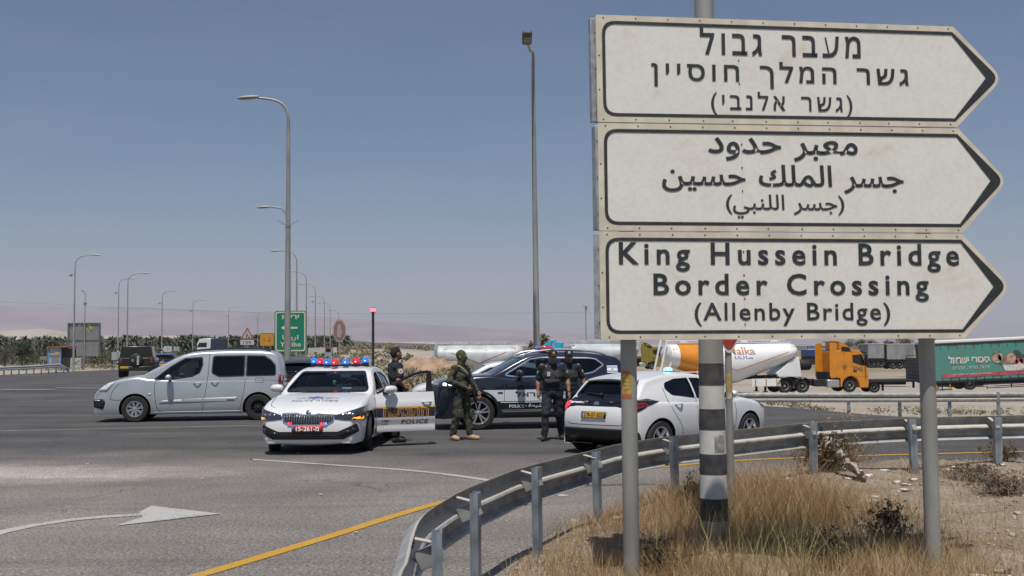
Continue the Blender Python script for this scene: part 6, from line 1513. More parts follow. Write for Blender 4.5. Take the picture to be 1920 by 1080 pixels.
    return t, tank, bvh
def on_tank(bvh, tank, name, polys, m, step=.3, geo=None, off=.008):
    bm = bmesh.new()
    for p in polys or []:
        bm.faces.new([bm.verts.new((a, b, 0)) for a, b in p])
    if geo:
        v, fs = geo; vs = [bm.verts.new((a, b, 0)) for a, b in v]
        for f in fs:
            try: bm.faces.new([vs[i] for i in f])
            except ValueError: pass
        step = .1
    if True:
        xs = [v.co.x for v in bm.verts]; ys = [v.co.y for v in bm.verts]
        for ax, lo, hi in ((0, min(xs), max(xs)), (1, min(ys), max(ys))):
            k = int((hi - lo) / step)
            for i in range(1, k + 1):
                co = [0, 0, 0]; no = [0, 0, 0]; co[ax] = lo + (hi - lo) * i / (k + 1); no[ax] = 1
                bmesh.ops.bisect_plane(bm, geom=bm.verts[:] + bm.edges[:] + bm.faces[:], plane_co=co, plane_no=no)
    for v in bm.verts:
        h = bvh.ray_cast(Vector((v.co.x, -5, v.co.y)), Vector((0, 1, 0)))
        if h[0] is None: h = bvh.find_nearest(Vector((v.co.x, -1.3, v.co.y)))
        v.co = h[0] + Vector((0, -off, 0))
    me = bpy.data.meshes.new(name); bm.to_mesh(me); bm.free(); return link(name, me, m, tank)
def stroke2(pts, w):
    out = []
    for a, b in zip(pts[:-1], pts[1:]):
        a = Vector(a); b = Vector(b); t = (b - a).normalized(); n = Vector((-t.y, t.x)) * w / 2; out.append([tuple(a - n), tuple(b - n), tuple(b + n), tuple(a + n)])
    return out
def ground_at(px, py, D):
    p = P(px, py, D); return p
M_TORG = mat('truck_orange', (.62, .23, .012), .35, coat=.4, var=.08, scale=2); M_TWHT = mat('tank_white', (.74, .75, .76), .35, coat=.3, var=.05, scale=1.2)
M_TGRY = mat('tank_grey', (.42, .45, .46), .45, var=.18, scale=1.0, stretch=(1, 1, .4)); M_TGOLD = mat('truck_gold', (.28, .22, .035), .35, .3, coat=.4); M_TBLUE = mat('truck_cyan', (.03, .36, .55), .3, coat=.5); M_TBLU2 = mat('truck_deep_blue', (.02, .09, .22), .4)
# orange tractor with white and orange tank
D = 80; g0 = P(1614, 734, D); YAW = R(9)
tractor('tractor_unit', 'orange lorry tractor unit coupled to the white and orange tank trailer', M_TORG, (g0.x, g0.y, g0.z), YAW, logo=True)
kx = 2000 / D * math.cos(YAW)
def lx(px): return (px - 1623) / kx
def lz(py): return (734 - py) / 25.0
st, tank, bvh = silo('tank_trailer', 'white bulk tank trailer with an orange band and orange lettering', (g0.x, g0.y, g0.z), YAW, lx(1246), lx(1496), lx(1368), 3.66, 2.15, 2.55, .72, M_TWHT, mats=[M_TWHT, M_TORG], band=(lx(1273), lx(1322)), frame_m=M_TWHT)
on_tank(bvh, tank, 'tank_stripe', stroke2([(lx(1330), lz(675)), (lx(1374), lz(692)), (lx(1472), lz(659))], .055), M_TORG)
on_tank(bvh, tank, 'tank_lettering', None, M_TORG, geo=text_fit('Malka', (lx(1359), lz(663), lx(1409), lz(650)), bold=.0))
on_tank(bvh, tank, 'tank_lettering', None, mat('tank_blue', (.03, .06, .25), .5), geo=text_fit('Malka', (lx(1358.6), lz(663.6), lx(1409.6), lz(649.6)), bold=.02), off=.004)
on_tank(bvh, tank, 'tank_lettering', None, mat('tank_blue', (.03, .06, .25), .5), geo=text_fit(arabic('مالكا'), (lx(1370), lz(671), lx(1404), lz(665)), bold=.0))
on_tank(bvh, tank, 'corner_mark', stroke2([(lx(1258), lz(660)), (lx(1258), lz(652)), (lx(1266), lz(652))], .05) + stroke2([(lx(1478), lz(650)), (lx(1487), lz(650)), (lx(1487), lz(658))], .05), M_TORG)
on_tank(bvh, tank, 'front_edge', stroke2([(lx(1488), lz(640.5)), (lx(1493), lz(650)), (lx(1494), lz(666))], .06), M_TORG)
mb = MB(); mb.box((lx(1428), -1.15, lz(714)), (2.2, .06, .55)); 
for q in (lx(1408), lx(1428), lx(1448)): mb.box((q, -1.19, lz(714)), (.10, .02, .5), m=1)
mb.build('side_guard', [M_TWHT, M_TORG], st, bevel=.01)
mb = MB(); mb.lathe([(0, -.5), (.34, -.5), (.4, -.4), (.4, .4), (.34, .5), (0, .5)], 18, Matrix.Translation((lx(1510), -.2, lz(683))) @ Matrix.Rotation(R(90), 4, 'Y')); mb.build('compressor', M_CHAS, st)
for (a, b) in ((1264, 1290), (1292, 1312)):
    mb = MB(); arc_ = [(q, 1.15 + .12 * math.sin(math.pi * (q - lx(a)) / (lx(b) - lx(a)))) for q in np.linspace(lx(a), lx(b), 8)]; mb.prism(arc_ + [(lx(b), .85), (lx(a), .85)], -1.25, -.8, 'y'); mb.build('mudguard', M_TORG if b > 1300 else M_TWHT, st, bevel=.02)
# grey silo trailer on the left, seen from its rear frame
D = 92; g1 = P(985, 738, D); s1 = 2000 / D
st, tank, bvh = silo('tank_trailer', 'grey bulk tank trailer with a red V line behind the masked soldier', (g1.x, g1.y, g1.z), 0, (818 - 985) / s1, (983 - 985) / s1, (905 - 985) / s1, (738 - 646) / s1, (738 - 684) / s1, (738 - 676) / s1, (738 - 702) / s1, M_TGRY)
def l1(px, py): return ((px - 985) / s1, (738 - py) / s1)
M_RLINE = mat('red_line', (.36, .03, .03), .5)
on_tank(bvh, tank, 'red_line', stroke2([l1(848, 661), l1(900, 680.5), l1(951, 660)], .06), M_RLINE); on_tank(bvh, tank, 'corner_mark', stroke2([l1(834, 659), l1(834, 655), l1(841, 655)], .06) + stroke2([l1(960, 653), l1(967, 653), l1(967, 658)], .06), M_RLINE)
on_tank(bvh, tank, 'rust_stain', [[l1(911, 651), l1(915, 651), l1(914, 668), l1(912, 668)], [l1(961, 662), l1(976, 660), l1(976, 662), l1(961, 664)]], mat('rust_yellow', (.40, .34, .16), .7))
# gold tractor with second grey silo, and a blue tractor in front
D = 100; g2 = P(1236, 692, D); s2 = 2000 / D
tractor('tractor_unit', 'gold lorry tractor unit beyond the white hatchback', M_TGOLD, (g2.x, g2.y, g2.z), R(8), sc=.66)
st, tank, bvh = silo('tank_trailer', 'grey bulk tank trailer coupled behind the gold tractor unit', (g2.x, g2.y, g2.z), R(8), (1062 - 1236) / s2, (1196 - 1236) / s2, (1130 - 1236) / s2, (692 - 643) / s2, (692 - 664) / s2, (692 - 666) / s2, (692 - 684) / s2, M_TGRY)
D = 88; g3 = P(988, 725, D)
tractor('tractor_unit', 'blue lorry tractor unit with bright cyan roof spoiler behind the police suv', M_TBLUE, (g3.x, g3.y, g3.z), R(172), sc=1.0)
# low flatbed
D = 84; s4 = 2000 / D; g4 = P(1700, 735, D)
fb = thing('flatbed_trailer', 'empty low flatbed trailer with a tall black headboard beside the green curtain trailer', 'trailer', g4)
mb = MB(); mb.box(((1655 - 1700) / s4, 0, .92), ((1716 - 1600) / s4, 2.4, .22)); mb.box(((1660 - 1700) / s4, 0, .72), ((1700 - 1630) / s4, 1.0, .25)); mb.build('deck', M_DARKSTEEL, fb, bevel=.02)
mb = MB(); mb.box(((1701 - 1700) / s4, 0, 1.95), (.9, 2.35, 1.85)) if False else mb.box(((1711 - 1700) / s4, 0, 1.85), (.12, 2.3, 1.65))
for z in np.linspace(1.2, 2.6, 6): mb.box(((1711 - 1700) / s4, 0, z), (.15, 2.33, .03), m=1)
for sy in (-1.1, 1.1): mb.beam(((1711 - 1700) / s4, sy, 2.66), ((1711 - 1700) / s4, sy, 2.85), .05, .05, 0, (1, 0, 0))
mb.beam((11 / s4, -1.1, 2.85), (11 / s4, 1.1, 2.85), .05, .05); mb.build('headboard', [M_DARKSTEEL, mat('steel_line', (.12, .13, .14), .5)], fb)
for px in (1632,):
    for sd_ in (-1, 1): wheel_at(fb, (px - 1700) / s4, sd_ * .9, .44, .3)
mb = MB(); mb.box(((1648 - 1700) / s4, -.9, .55), (.14, .14, .8)); mb.box(((1705 - 1700) / s4, -.9, .6), (.14, .14, .5)); mb.build('landing_leg', M_CHAS, fb)
# green curtain-sided trailer
D = 80; s5 = 25.0; g5 = P(1708, 735, D); TL = R(2.2)
ct = thing('curtain_trailer', 'long green curtain sided trailer printed with a fruit bowl and Hebrew lettering', 'trailer', g5); ct.rotation_euler = (0, -TL, 0)
def lc(px, py): x = (px - 1708) / s5; z = (735 - py) / s5; return (x * math.cos(TL) + z * math.sin(TL), z * math.cos(TL) - x * math.sin(TL))
def curtain_mat():
    m = mat('curtain_green', (.055, .27, .225), .55, var=.9, scale=1.6, col2=(.10, .22, .17), detail=6, stretch=(1, 1, .45)); return m
Lx = 13.2; mb = MB(); n = 120; v_ = []
for i, x in enumerate(np.linspace(1.1, Lx, n)):
    for z in (.78, 1.2, 2.2, 3.38): v_.append((x, -1.25 - .012 * math.sin(x * 2 * math.pi / 1.0 * .62) - .006 * math.sin(x * 23 + z), z))
mb.add(v_, [(i * 4 + j, i * 4 + 4 + j, i * 4 + 5 + j, i * 4 + 1 + j) for i in range(n - 1) for j in range(3)])
mb.box((Lx / 2 + .55, .02, 2.08), (Lx - 1.1, 2.42, 2.6)); cur = mb.build('curtain', curtain_mat(), ct, angle=60)
mb = MB(); mb.box((Lx / 2 + .5, 0, 3.62), (Lx - .9, 2.52, .22)); mb.build('roof', mat('trailer_roof', (.70, .69, .64), .5), ct, bevel=.05)
mb = MB(); mb.box((Lx / 2 + .5, 0, 3.44), (Lx - .94, 2.56, .14)); mb.box((Lx / 2 + .5, 0, .68), (Lx - 1, 2.5, .16)); mb.box((1.06, 0, 2.0), (.08, 2.54, 2.8)); mb.box((Lx + .03, 0, 2.0), (.1, 2.54, 2.8)); mb.build('frame', mat('trailer_frame', (.02, .022, .025), .5), ct, bevel=.01)
mb = MB(); 
for sd_ in (-1, 1): mb.beam((1.4, sd_ * .5, .45), (Lx - .4, sd_ * .5, .45), .12, .3); mb.beam((1.2, sd_ * 1.2, .42), (2.6, sd_ * 1.2, .42), .03, .08); mb.beam((1.2, sd_ * 1.2, .12), (2.6, sd_ * 1.2, .12), .03, .08); mb.beam((4.9, sd_ * 1.2, .40), (9.4, sd_ * 1.2, .34), .03, .10); mb.beam((5.2, sd_ * 1.2, .1), (9.2, sd_ * 1.2, .08), .03, .06)
for x in (1.3, 1.9, 2.5, 5.2, 7, 9): mb.box((x, -1.15, .35), (.07, .06, .6))
mb.box((3.9, 0, .4), (2.4, 1.6, .3)); mb.build('underframe', M_CHAS, ct)
mb = MB(); mb.box((1.45, -1.23, .27), (.08, .02, .5)); mb.box((2.45, -1.23, .27), (.08, .02, .5)); mb.box((5.35, -1.22, .26), (.6, .02, .1), m=1); mb.build('reflector_strip', [mat('amber_strip', (.4, .2, .03), .5), mat('strip_pale', (.5, .45, .36), .5)], ct)
wx = lc(1808, 725)[0]
for x in (wx, wx + 6.5):
    for sd_ in (-1, 1): wheel_at(ct, x, sd_ * .95, .49, .34)
mb = MB()
for x in np.arange(1.3, Lx, .62): mb.box((x, -1.275, .86), (.05, .02, .17)); mb.box((x, -1.272, 3.2), (.025, .01, .3))
mb.build('buckles', M_CHAS, cur)
def on_curtain(name, polys, m, off=.022, geo=None):
    mb = MB()
    for p in polys or []: mb.add([(a, -1.25 - off, b) for a, b in p], [tuple(range(len(p)))])
    if geo: mb.add([(a, -1.25 - off, b) for a, b in geo[0]], geo[1])
    return mb.build(name, m, cur, angle=0)
def zc(X, Y): return lc(1730 + X / 9.816, 630 + Y / 9.816)
def ellp(cx, cy, rx, ry, n=20, jag=0): return [zc(cx + rx * math.cos(a) * (1 + jag * math.sin(5 * a)), cy + ry * math.sin(a)) for a in np.linspace(0, 2 * math.pi, n, endpoint=False)]
M_CUW = mat('print_white', (.56, .54, .50), .6, var=.2, scale=5); M_CUR = mat('print_red', (.42, .07, .10), .6, var=.25, scale=3); M_CUP = mat('print_peach', (.45, .27, .20), .6, var=.3, scale=4); M_CUL = mat('print_leaf', (.13, .20, .14), .6, var=.4, scale=5); M_CUD = mat('print_dark', (.05, .07, .06), .6)
on_curtain('red_stripe', [[zc(215, 715), zc(1960, 630), zc(1960, 700), zc(225, 775)]], M_CUR)
b0 = zc(365, 510); b1 = zc(1115, 400)
v, f = text_fit(rtl('ביכורי ישראל'), (0, 0, 1, 1), bold=.045)
def warp(v, x0, x1, yl0, yl1, yr0, yr1): return np.array([zc(x0 + a * (x1 - x0), (yl0 + (yl1 - yl0) * b) * (1 - a) + (yr0 + (yr1 - yr0) * b) * a) for a, b in v])
on_curtain('curtain_lettering', None, M_CUW, .026, (warp(v, 362, 1118, 522, 375, 492, 362), f))
v, f = text_fit(rtl('איכות, טריות, אחריות'), (0, 0, 1, 1), bold=.0, shear=.2); on_curtain('curtain_lettering', None, M_CUW, .026, (warp(v, 415, 1110, 640, 570, 605, 545), f))
v, f = text_fit(rtl('שיווק תוצרת חקלאית של משקי הארץ'), (0, 0, 1, 1), bold=.02); on_curtain('curtain_lettering', None, M_CUW, .027, (warp(v, 405, 1155, 735, 700, 705, 668), f))
on_curtain('fruit_print', [ellp(1240, 430, 85, 80), ellp(1300, 400, 40, 70)], M_CUP, .026); on_curtain('fruit_print', [ellp(1245, 330, 75, 45)], M_CUL, .024)
on_curtain('fruit_print', [ellp(1415, 440, 60, 50), ellp(1560, 490, 60, 50), ellp(1720, 470, 75, 60), ellp(1640, 480, 70, 55)], M_CUR, .026); on_curtain('fruit_print', [ellp(1500, 420, 80, 95)], M_CUP, .030)
on_curtain('fruit_print', [ellp(1680, 390, 90, 35, jag=.2), ellp(1600, 320, 70, 40, jag=.35)], M_CUD, .028); on_curtain('fruit_print', [ellp(1390, 510, 110, 30, jag=.2)], M_CUL, .029)
on_curtain('fruit_print', [[zc(1325, 540), zc(1600, 540), zc(1640, 480), zc(1690, 530), zc(1770, 530), zc(1700, 640), zc(1390, 652)]], M_CUW, .032)
# grey box trailers and blue stake trailer further back
D = 108; s6 = 2000 / D
def box_trailer(name, label, xa, xb, ya, yb, yg, m, D, extra=None):
    g = P(xa, yg, D); s = 2000 / D; t = thing(name, label, 'trailer', g); L = (xb - xa) / s; z0 = (yg - yb) / s; z1 = (yg - ya) / s
    mb = MB(); mb.box((L / 2, 0, (z0 + z1) / 2), (L, 2.4, z1 - z0))
    for x in np.arange(.4, L, .55): mb.box((x, -1.215, (z0 + z1) / 2), (.06, .04, z1 - z0 - .1))
    mb.box((L / 2, 0, z1 + .03), (L + .06, 2.46, .08), m=1); mb.build('container', [m, mat('trailer_lip', (.45, .45, .43), .5)], t, bevel=.02)
    mb = MB(); mb.box((L / 2, 0, z0 - .12), (L, 2.3, .2)); mb.box((L / 2, 0, z0 - .45), (L * .8, .9, .35)); mb.build('chassis', M_CHAS, t)
    for x in (L * .25, L * .5, L * .78):
        for sd_ in (-1, 1): wheel_at(t, x, sd_ * .9, .5, .3)
    return t
M_BOX = mat('container_grey', (.22, .225, .225), .6, var=.25, scale=1.0, stretch=(1, 1, .5))
box_trailer('box_trailer', 'grey box trailer parked far back behind the orange tractor', 1621, 1651, 646, 672, 690, M_BOX, 108)
box_trailer('box_trailer', 'longer grey box trailer with dark open end beside the black headboard', 1656, 1706, 646.5, 674, 692, M_BOX, 108)
bt = box_trailer('stake_trailer', 'blue stake trailer parked far back left of the orange cab', 1508, 1545, 656, 668, 684, mat('stake_blue', (.02, .05, .20), .5), 108)
mb = MB()
for x in np.linspace(0.05, 2.0, 5): mb.beam((x, -1.15, 1.5), (x, -1.15, 1.85), .06, .06, 0, (1, 0, 0))
mb.beam((0, -1.15, 1.85), (2.0, -1.15, 1.85), .06, .06); mb.beam((0, -1.15, 1.68), (2.0, -1.15, 1.68), .05, .05); mb.build('railing', mat('stake_blue', (.02, .05, .20), .5), bt)
# white delivery lorry on the far left road
D = 130; g = P(374, 668, D); s = 2000 / D
dl = thing('delivery_truck', 'white cab lorry with dark blue box far behind the silver van roof', 'truck', g)
mb = MB(); mb.prism([(0, .5), (0, 1.5), (.25, 2.05), (.9, 2.15), (1.65, 2.15), (1.65, .5)], -1.1, 1.1, 'y'); mb.build('cab', M_PWHITE, dl, bevel=.06)
mb = MB(); mb.prism([(.02, 1.1), (.25, 1.62), (1.2, 1.66), (1.2, 1.1)], -1.112, -1.10, 'y'); mb.box((.06, 0, 1.3), (.2, 1.9, .4)); mb.build('window', M_TGL, dl)
mb = MB(); mb.box((2.4, 0, 1.3), (1.4, 2.2, 1.6)); mb.build('cargo_box', mat('cargo_blue', (.03, .04, .07), .5), dl, bevel=.03)
for x in (.7, 2.6):
    for sd_ in (-1, 1): wheel_at(dl, x, sd_ * .85, .42, .28)
# ------------------------------------------------------------------ street lamps along the far roads
def lamp(label, bx, by, ty, D, arm_px, hx, hy, zbase=None, second=None, r0=.11, r1=.06, bands=0, cam_=None, grp='street lamps along the far road', clamp=None, hs=1.0):
    "pole at pixel column bx, top curve at ty, head at (hx, hy)"
    p = P(bx, by, D); zb = zt(p.x, p.y) - .1
    t = thing('street_lamp', label, 'street lamp', (p.x, p.y, zb), 0, grp)
    top = P(bx, ty, D); H = top.z - zb; hp = P(hx, hy, D); dx = hp.x - p.x; zh = hp.z - zb
    path = [(0, 0, 0), (0, 0, H * .5), (0, 0, H - .9 * abs(dx) * .6 - .3)]
    z0 = path[-1][2]; sg = 1 if dx > 0 else -1; a = abs(dx)
    cur = [Vector((0, 0, z0)), Vector((sg * a * .05, 0, z0 + (zh - z0) * .45)), Vector((sg * a * .25, 0, z0 + (zh - z0) * .78)), Vector((sg * a * .6, 0, z0 + (zh - z0) * .94)), Vector((sg * a, 0, zh))]
    mb = MB(); zs = np.linspace(0, z0, 14); mb.tube([(0, 0, q) for q in zs], [r0 + (r1 - r0) * q / z0 for q in zs], 10); po = mb.build('pole', M_POLE, t)
    if bands:
        bm_ = MB()
        for k in range(bands): q = .25 + .5 * k; rr = r0 + (r1 - r0) * q / z0 + .006; bm_.lathe([(rr, q), (rr, q + .25)], 12, m=0); bm_.lathe([(rr, q + .25), (rr, q + .5)], 12, m=1)
        bm_.build('painted_band', [M_BWHT, M_BBLK], po)
    mb = MB(); pth = smooth_path(cur, .15); mb.tube(pth, list(np.linspace(r1 * .9, r1 * .6, len(pth))), 8); mb.build('arm', M_POLE, t)
    def head(c, sg, s_):
        mb = MB(); T = Matrix.Translation(c) @ Matrix.Rotation(R(4 * sg), 4, 'Y'); L = .95 * s_
        mb.lathe([(0, -.55 * L), (.09, -.50 * L), (.15, -.3 * L), (.17, 0), (.15, .3 * L), (.07, .52 * L), (0, .55 * L)], 12, T @ Matrix.Rotation(R(90), 4, 'Y') @ Matrix.Diagonal((.55 * s_, s_, 1, 1))); return mb.build('lamp_head', mat('lamp_head_grey', (.34, .34, .32), .5), t)
    head(Vector((sg * (a + .45 * hs), 0, zh + .02)), sg, hs)
    if second:
        sx, sy, jy = second; q = P(sx, sy, D); zj = P(bx, jy, D).z - zb; dx2 = q.x - p.x; z2 = q.z - zb
        mb = MB(); mb.tube(smooth_path([(0, 0, zj), (dx2 * .12, 0, zj + (z2 - zj) * .55), (dx2 * .4, 0, zj + (z2 - zj) * .92), (dx2, 0, z2)], .1), .035, 8); mb.build('arm', M_POLE, t); head(Vector((dx2 - .3, 0, z2 + .01)), -1, .62)
    if clamp:
        zj = P(bx, clamp, D).z - zb; mb = MB(); mb.lathe([(.12, -.04), (.12, .04)], 10, Matrix.Translation((0, 0, zj)))
        for sg2 in (-1, 1): mb.beam((0, 0, zj), (sg2 * .45, 0, zj + .25), .03, .03)
        mb.build('flag_bracket', M_POLE, t)
    if cam_:
        zj = P(bx, cam_, D).z - zb; mb = MB(); mb.beam((0, 0, zj), (-.35, 0, zj + .05), .05, .05); mb.lathe([(0, -.16), (.13, -.12), (.16, 0), (.13, .1), (0, .14)], 12, Matrix.Translation((-.42, 0, zj - .05))); mb.build('camera', mat('camera_grey', (.25, .25, .26), .5), t)
    return t
lamp('tallest street lamp, two arms to the left, rising in front of the green sign', 539, 700, 185, 46, None, 484, 183.5, second=(508, 388.5, 418), r0=.15, r1=.075, clamp=424, grp=None, hs=.95, bands=1)
# lamp with its head turned towards us
p = P(1007, 690, 40); zb = zt(p.x, p.y) - .1
t = thing('street_lamp', 'tall street lamp with its square head pointing towards us, left of the big sign', 'street lamp', (p.x, p.y, zb))
top = P(996, 140, 40); hd_ = P(988, 78, 36.5); H = top.z - zb; lean = top.x - p.x
mb = MB(); zs = np.linspace(0, H, 16); mb.tube([(lean * .35 * (q / H), 0, q) for q in zs], [.14 - .075 * q / H for q in zs], 12); mb.build('pole', M_POLE, t)
mb = MB(); e = Vector((hd_.x - p.x, hd_.y - p.y, hd_.z - zb)); s0 = Vector((lean * .35, 0, H)); pth = smooth_path([s0, s0 + Vector((0, -.25, .75)), s0 * .5 + e * .5 + Vector((0, .1, .35)), e], .15); mb.tube(pth, list(np.linspace(.062, .04, len(pth))), 8); mb.build('arm', M_POLE, t)
mb = MB(); mb.box(e + Vector((0, -.35, .03)), (.34, .95, .16), Matrix.Rotation(R(-6), 3, 'X')); hh = mb.build('lamp_head', mat('lamp_head_brown', (.10, .085, .06), .6), t, bevel=.06, seg=3)
mb = MB(); mb.box(e + Vector((0, -.40, -.06)), (.24, .55, .02), Matrix.Rotation(R(-6), 3, 'X')); mb.build('lens', mat('lamp_lens', (.10, .09, .07), .3), hh)
LAMPS = [('left', 138, 478, 110, 172, 478.5, 515), ('left', 221, 523, 146, 243, 522.5, 548), ('left', 238, 513, 135, 266, 512.5, None), ('left', 303, 546, 173, 323, 545.5, 568), ('left', 361, 563, 200, 378, 562.5, 583), ('left', 428, 576, 230, 442, 575.5, 592), ('left', 483, 585, 256, 498, 584.5, 599),
         ('right', 556, 471, 105, 526, 470.5, None), ('right', 574, 511, 136, 551, 509.5, None), ('right', 591, 533, 160, 571, 532.5, 565), ('right', 608, 556, 200, 591, 555.5, None), ('right', 619, 569.5, 225, 604, 568.5, None), ('right', 635, 583, 256, 622, 582, None)]
LAB = ['lamp with camera in front of the big sign back, arm to the right', 'shorter of the paired lamps above the black off-roader, with a camera', 'taller of the paired lamps above the black off-roader', 'lamp with right-hand arm above the white arrow board', 'lamp with right-hand arm between arrow board and white cab lorry', 'small lamp with right-hand arm just left of the roadworks triangle', 'faint small lamp with right-hand arm above the orange sign',
       'nearest lamp of the row stepping away behind the green sign', 'second lamp of the row stepping away behind the green sign', 'camera-hung lamp right of the green sign in the receding row', 'thin lamp of the receding row above the grey booth', 'thin lamp just left of the octagonal hand sign', 'faintest lamp, rising behind the octagonal hand sign']
for (sd_, bx, ty, D, hx, hy, cm), lb in zip(LAMPS, LAB):
    lamp(lb, bx, 668, ty, D, None, hx, hy, bands=5 if bx in (221, 303, 591) else 0, cam_=cm, r0=.12, r1=.06)
# pole with a camera only, and a thin far mast
p = P(158, 668, 130); t = thing('camera_pole', 'slim camera pole without lamp behind the big sign back', 'pole', (p.x, p.y, zt(p.x, p.y) - .1)); H = P(158, 546, 130).z - t.location.z
mb = MB(); mb.tube([(0, 0, 0), (0, 0, H * .8), (0, 0, H - .3), (-.2, 0, H)], .06, 8); mb.build('pole', M_POLE, t); mb = MB(); mb.lathe([(0, -.2), (.2, -.1), (.22, .1), (0, .2)], 10, Matrix.Translation((0, 0, P(158, 569, 130).z - t.location.z))); mb.lathe([(0, -.15), (.13, 0), (0, .15)], 10, Matrix.Translation((-.3, 0, H + .02)) @ Matrix.Rotation(R(90), 4, 'Y')); mb.build('camera', mat('camera_grey', (.25, .25, .26), .5), t)
p = P(1099, 655, 170); t = thing('street_lamp', 'distant thin lamp post just left of the big sign', 'street lamp', (p.x, p.y, zt(p.x, p.y))); H = P(1097, 574, 170).z - t.location.z
mb = MB(); mb.tube([(0, 0, -1), (0, 0, H)], .09, 8); mb.build('pole', M_POLE, t); mb = MB(); mb.box((0, 0, H), (.7, .5, .3)); mb.beam((.1, 0, H), (.25, 0, H - .9), .1, .1); mb.build('lamp_head', mat('lamp_head_grey', (.34, .34, .32), .5), t, bevel=.03)

# ------------------------------------------------------------------ small traffic signs
def flat_sign(name, label, px0, py0, px1, py1, D, build, legs=(0.5,), pole_m=None, post_bands=False, yaw=0, zb=None):
    a = P(px0, py1, D); b = P(px1, py0, D); cx = (a.x + b.x) / 2; w = b.x - a.x; h = b.z - a.z; z0 = zt(cx, D) if zb is None else zb
    t = thing(name, label, 'road sign', (cx, D, z0), yaw); zz = a.z - z0
    for l in legs:
        mb = MB(); x = (l - .5) * w
        mb.tube([(x, .05, -.3), (x, .05, zz + h * .95)], .04, 8); po = mb.build('post', pole_m or M_POLE, t)
        if post_bands:
            mb = MB()
            for k in range(8): mb.lathe([(.046, k * .3), (.046, k * .3 + .15)], 10, Matrix.Translation((x, .05, 0)))
            mb.build('painted_band', M_BWHT, po)
    build(t, w, h, zz); return t
def face(t, polys, m, y=-.0, name='sign_face', th=.02, parent=None, bevel=0):
    mb = MB()
    for p in polys: mb.prism(p, y, y + th, 'y')
    return mb.build(name, m, parent or t, angle=0, bevel=bevel)
def ftext(t, parent, s, box, m, y, **k):
    v, f = text_fit(s, box, **k); mb = MB(); mb.add([(a, y, b) for a, b in v], f); return mb.build('lettering', m, parent, angle=0)
M_SGRN = mat('sign_green', (.010, .19, .115), .4); M_SCRM = mat('sign_cream', (.62, .58, .42), .5); M_SYEL = mat('sign_amber', (.56, .28, .035), .45); M_SRED = mat('sign_red_faded', (.30, .115, .095), .5); M_SWHT = mat('sign_white_dull', (.52, .52, .50), .5); M_SGRY = mat('sign_back_grey', (.20, .205, .205), .55, .2, var=.12, scale=1.5)
def rrect(w, z0, z1, r, inset=0): return round_poly([(-w / 2 + inset, z0 + inset), (w / 2 - inset, z0 + inset), (w / 2 - inset, z1 - inset), (-w / 2 + inset, z1 - inset)], [r] * 4, 5)
def b_green(t, w, h, z):
    f = face(t, [rrect(w, z, z + h, .16)], M_SGRN); o = rrect(w, z, z + h, .15, .05); i = rrect(w, z, z + h, .11, .12)
    mb = MB(); n = len(o); mb.add([(a, -.006, b) for a, b in o] + [(a, -.006, b) for a, b in i], [(k, (k + 1) % n, n + (k + 1) % n, n + k) for k in range(n)]); mb.build('border', M_SCRM, f, angle=0)
    ftext(t, f, rtl('יריחו'), (-.26 * w, z + .80 * h, .27 * w, z + .90 * h), M_SCRM, -.007, bold=.03)
    ftext(t, f, arabic('اريحا'), (-.25 * w, z + .27 * h, .25 * w, z + .42 * h), M_SCRM, -.007, bold=.015); ftext(t, f, 'Yeriho', (-.32 * w, z + .13 * h, .33 * w, z + .245 * h), M_SCRM, -.007, bold=.03, spacing=1.15)
    face(t, [[(-.30 * w, z + .59 * h), (-.12 * w, z + .68 * h), (-.08 * w, z + .68 * h), (-.08 * w, z + .61 * h), (.22 * w, z + .61 * h), (.22 * w, z + .565 * h), (-.08 * w, z + .565 * h), (-.08 * w, z + .50 * h), (-.12 * w, z + .50 * h)]], M_SCRM, -.008, 'arrow', .004, f)
flat_sign('direction_sign', 'green Yeriho direction sign with left arrow behind the tallest lamp pole', 514.5, 582.5, 574.5, 660.5, 60, b_green, legs=(.2, .8))
def b_amber(t, w, h, z):
    f = face(t, [rrect(w, z, z + h, .07)], M_SYEL); o = rrect(w, z, z + h, .07); i = rrect(w, z, z + h, .05, .035)
    mb = MB(); n = len(o); mb.add([(a, -.004, b) for a, b in o] + [(a, -.004, b) for a, b in i], [(k, (k + 1) % n, n + (k + 1) % n, n + k) for k in range(n)]); mb.build('border', mat('amber_edge', (.30, .13, .03), .5), f, angle=0)
    R_ = mat('worn_red_mark', (.33, .07, .03), .6)
    face(t, [[(.05 * w, z + .42 * h), (.18 * w, z + .30 * h), (.18 * w, z + .38 * h), (.28 * w, z + .35 * h), (.28 * w, z + .42 * h), (.18 * w, z + .46 * h), (.18 * w, z + .52 * h)], [(.17 * w, z + .60 * h), (.27 * w, z + .56 * h), (.25 * w, z + .72 * h), (.20 * w, z + .72 * h)], [(-.24 * w, z + .36 * h), (-.20 * w, z + .36 * h), (-.18 * w, z + .66 * h), (-.22 * w, z + .66 * h)], [(-.17 * w, z + .36 * h), (-.13 * w, z + .36 * h), (-.17 * w, z + .55 * h), (-.19 * w, z + .55 * h)]], R_, -.006, 'marks', .003, f)
flat_sign('temporary_sign', 'orange temporary road sign with worn red marks left of the green sign', 487, 624.5, 514, 649, 62, b_amber, legs=(.25, .75))
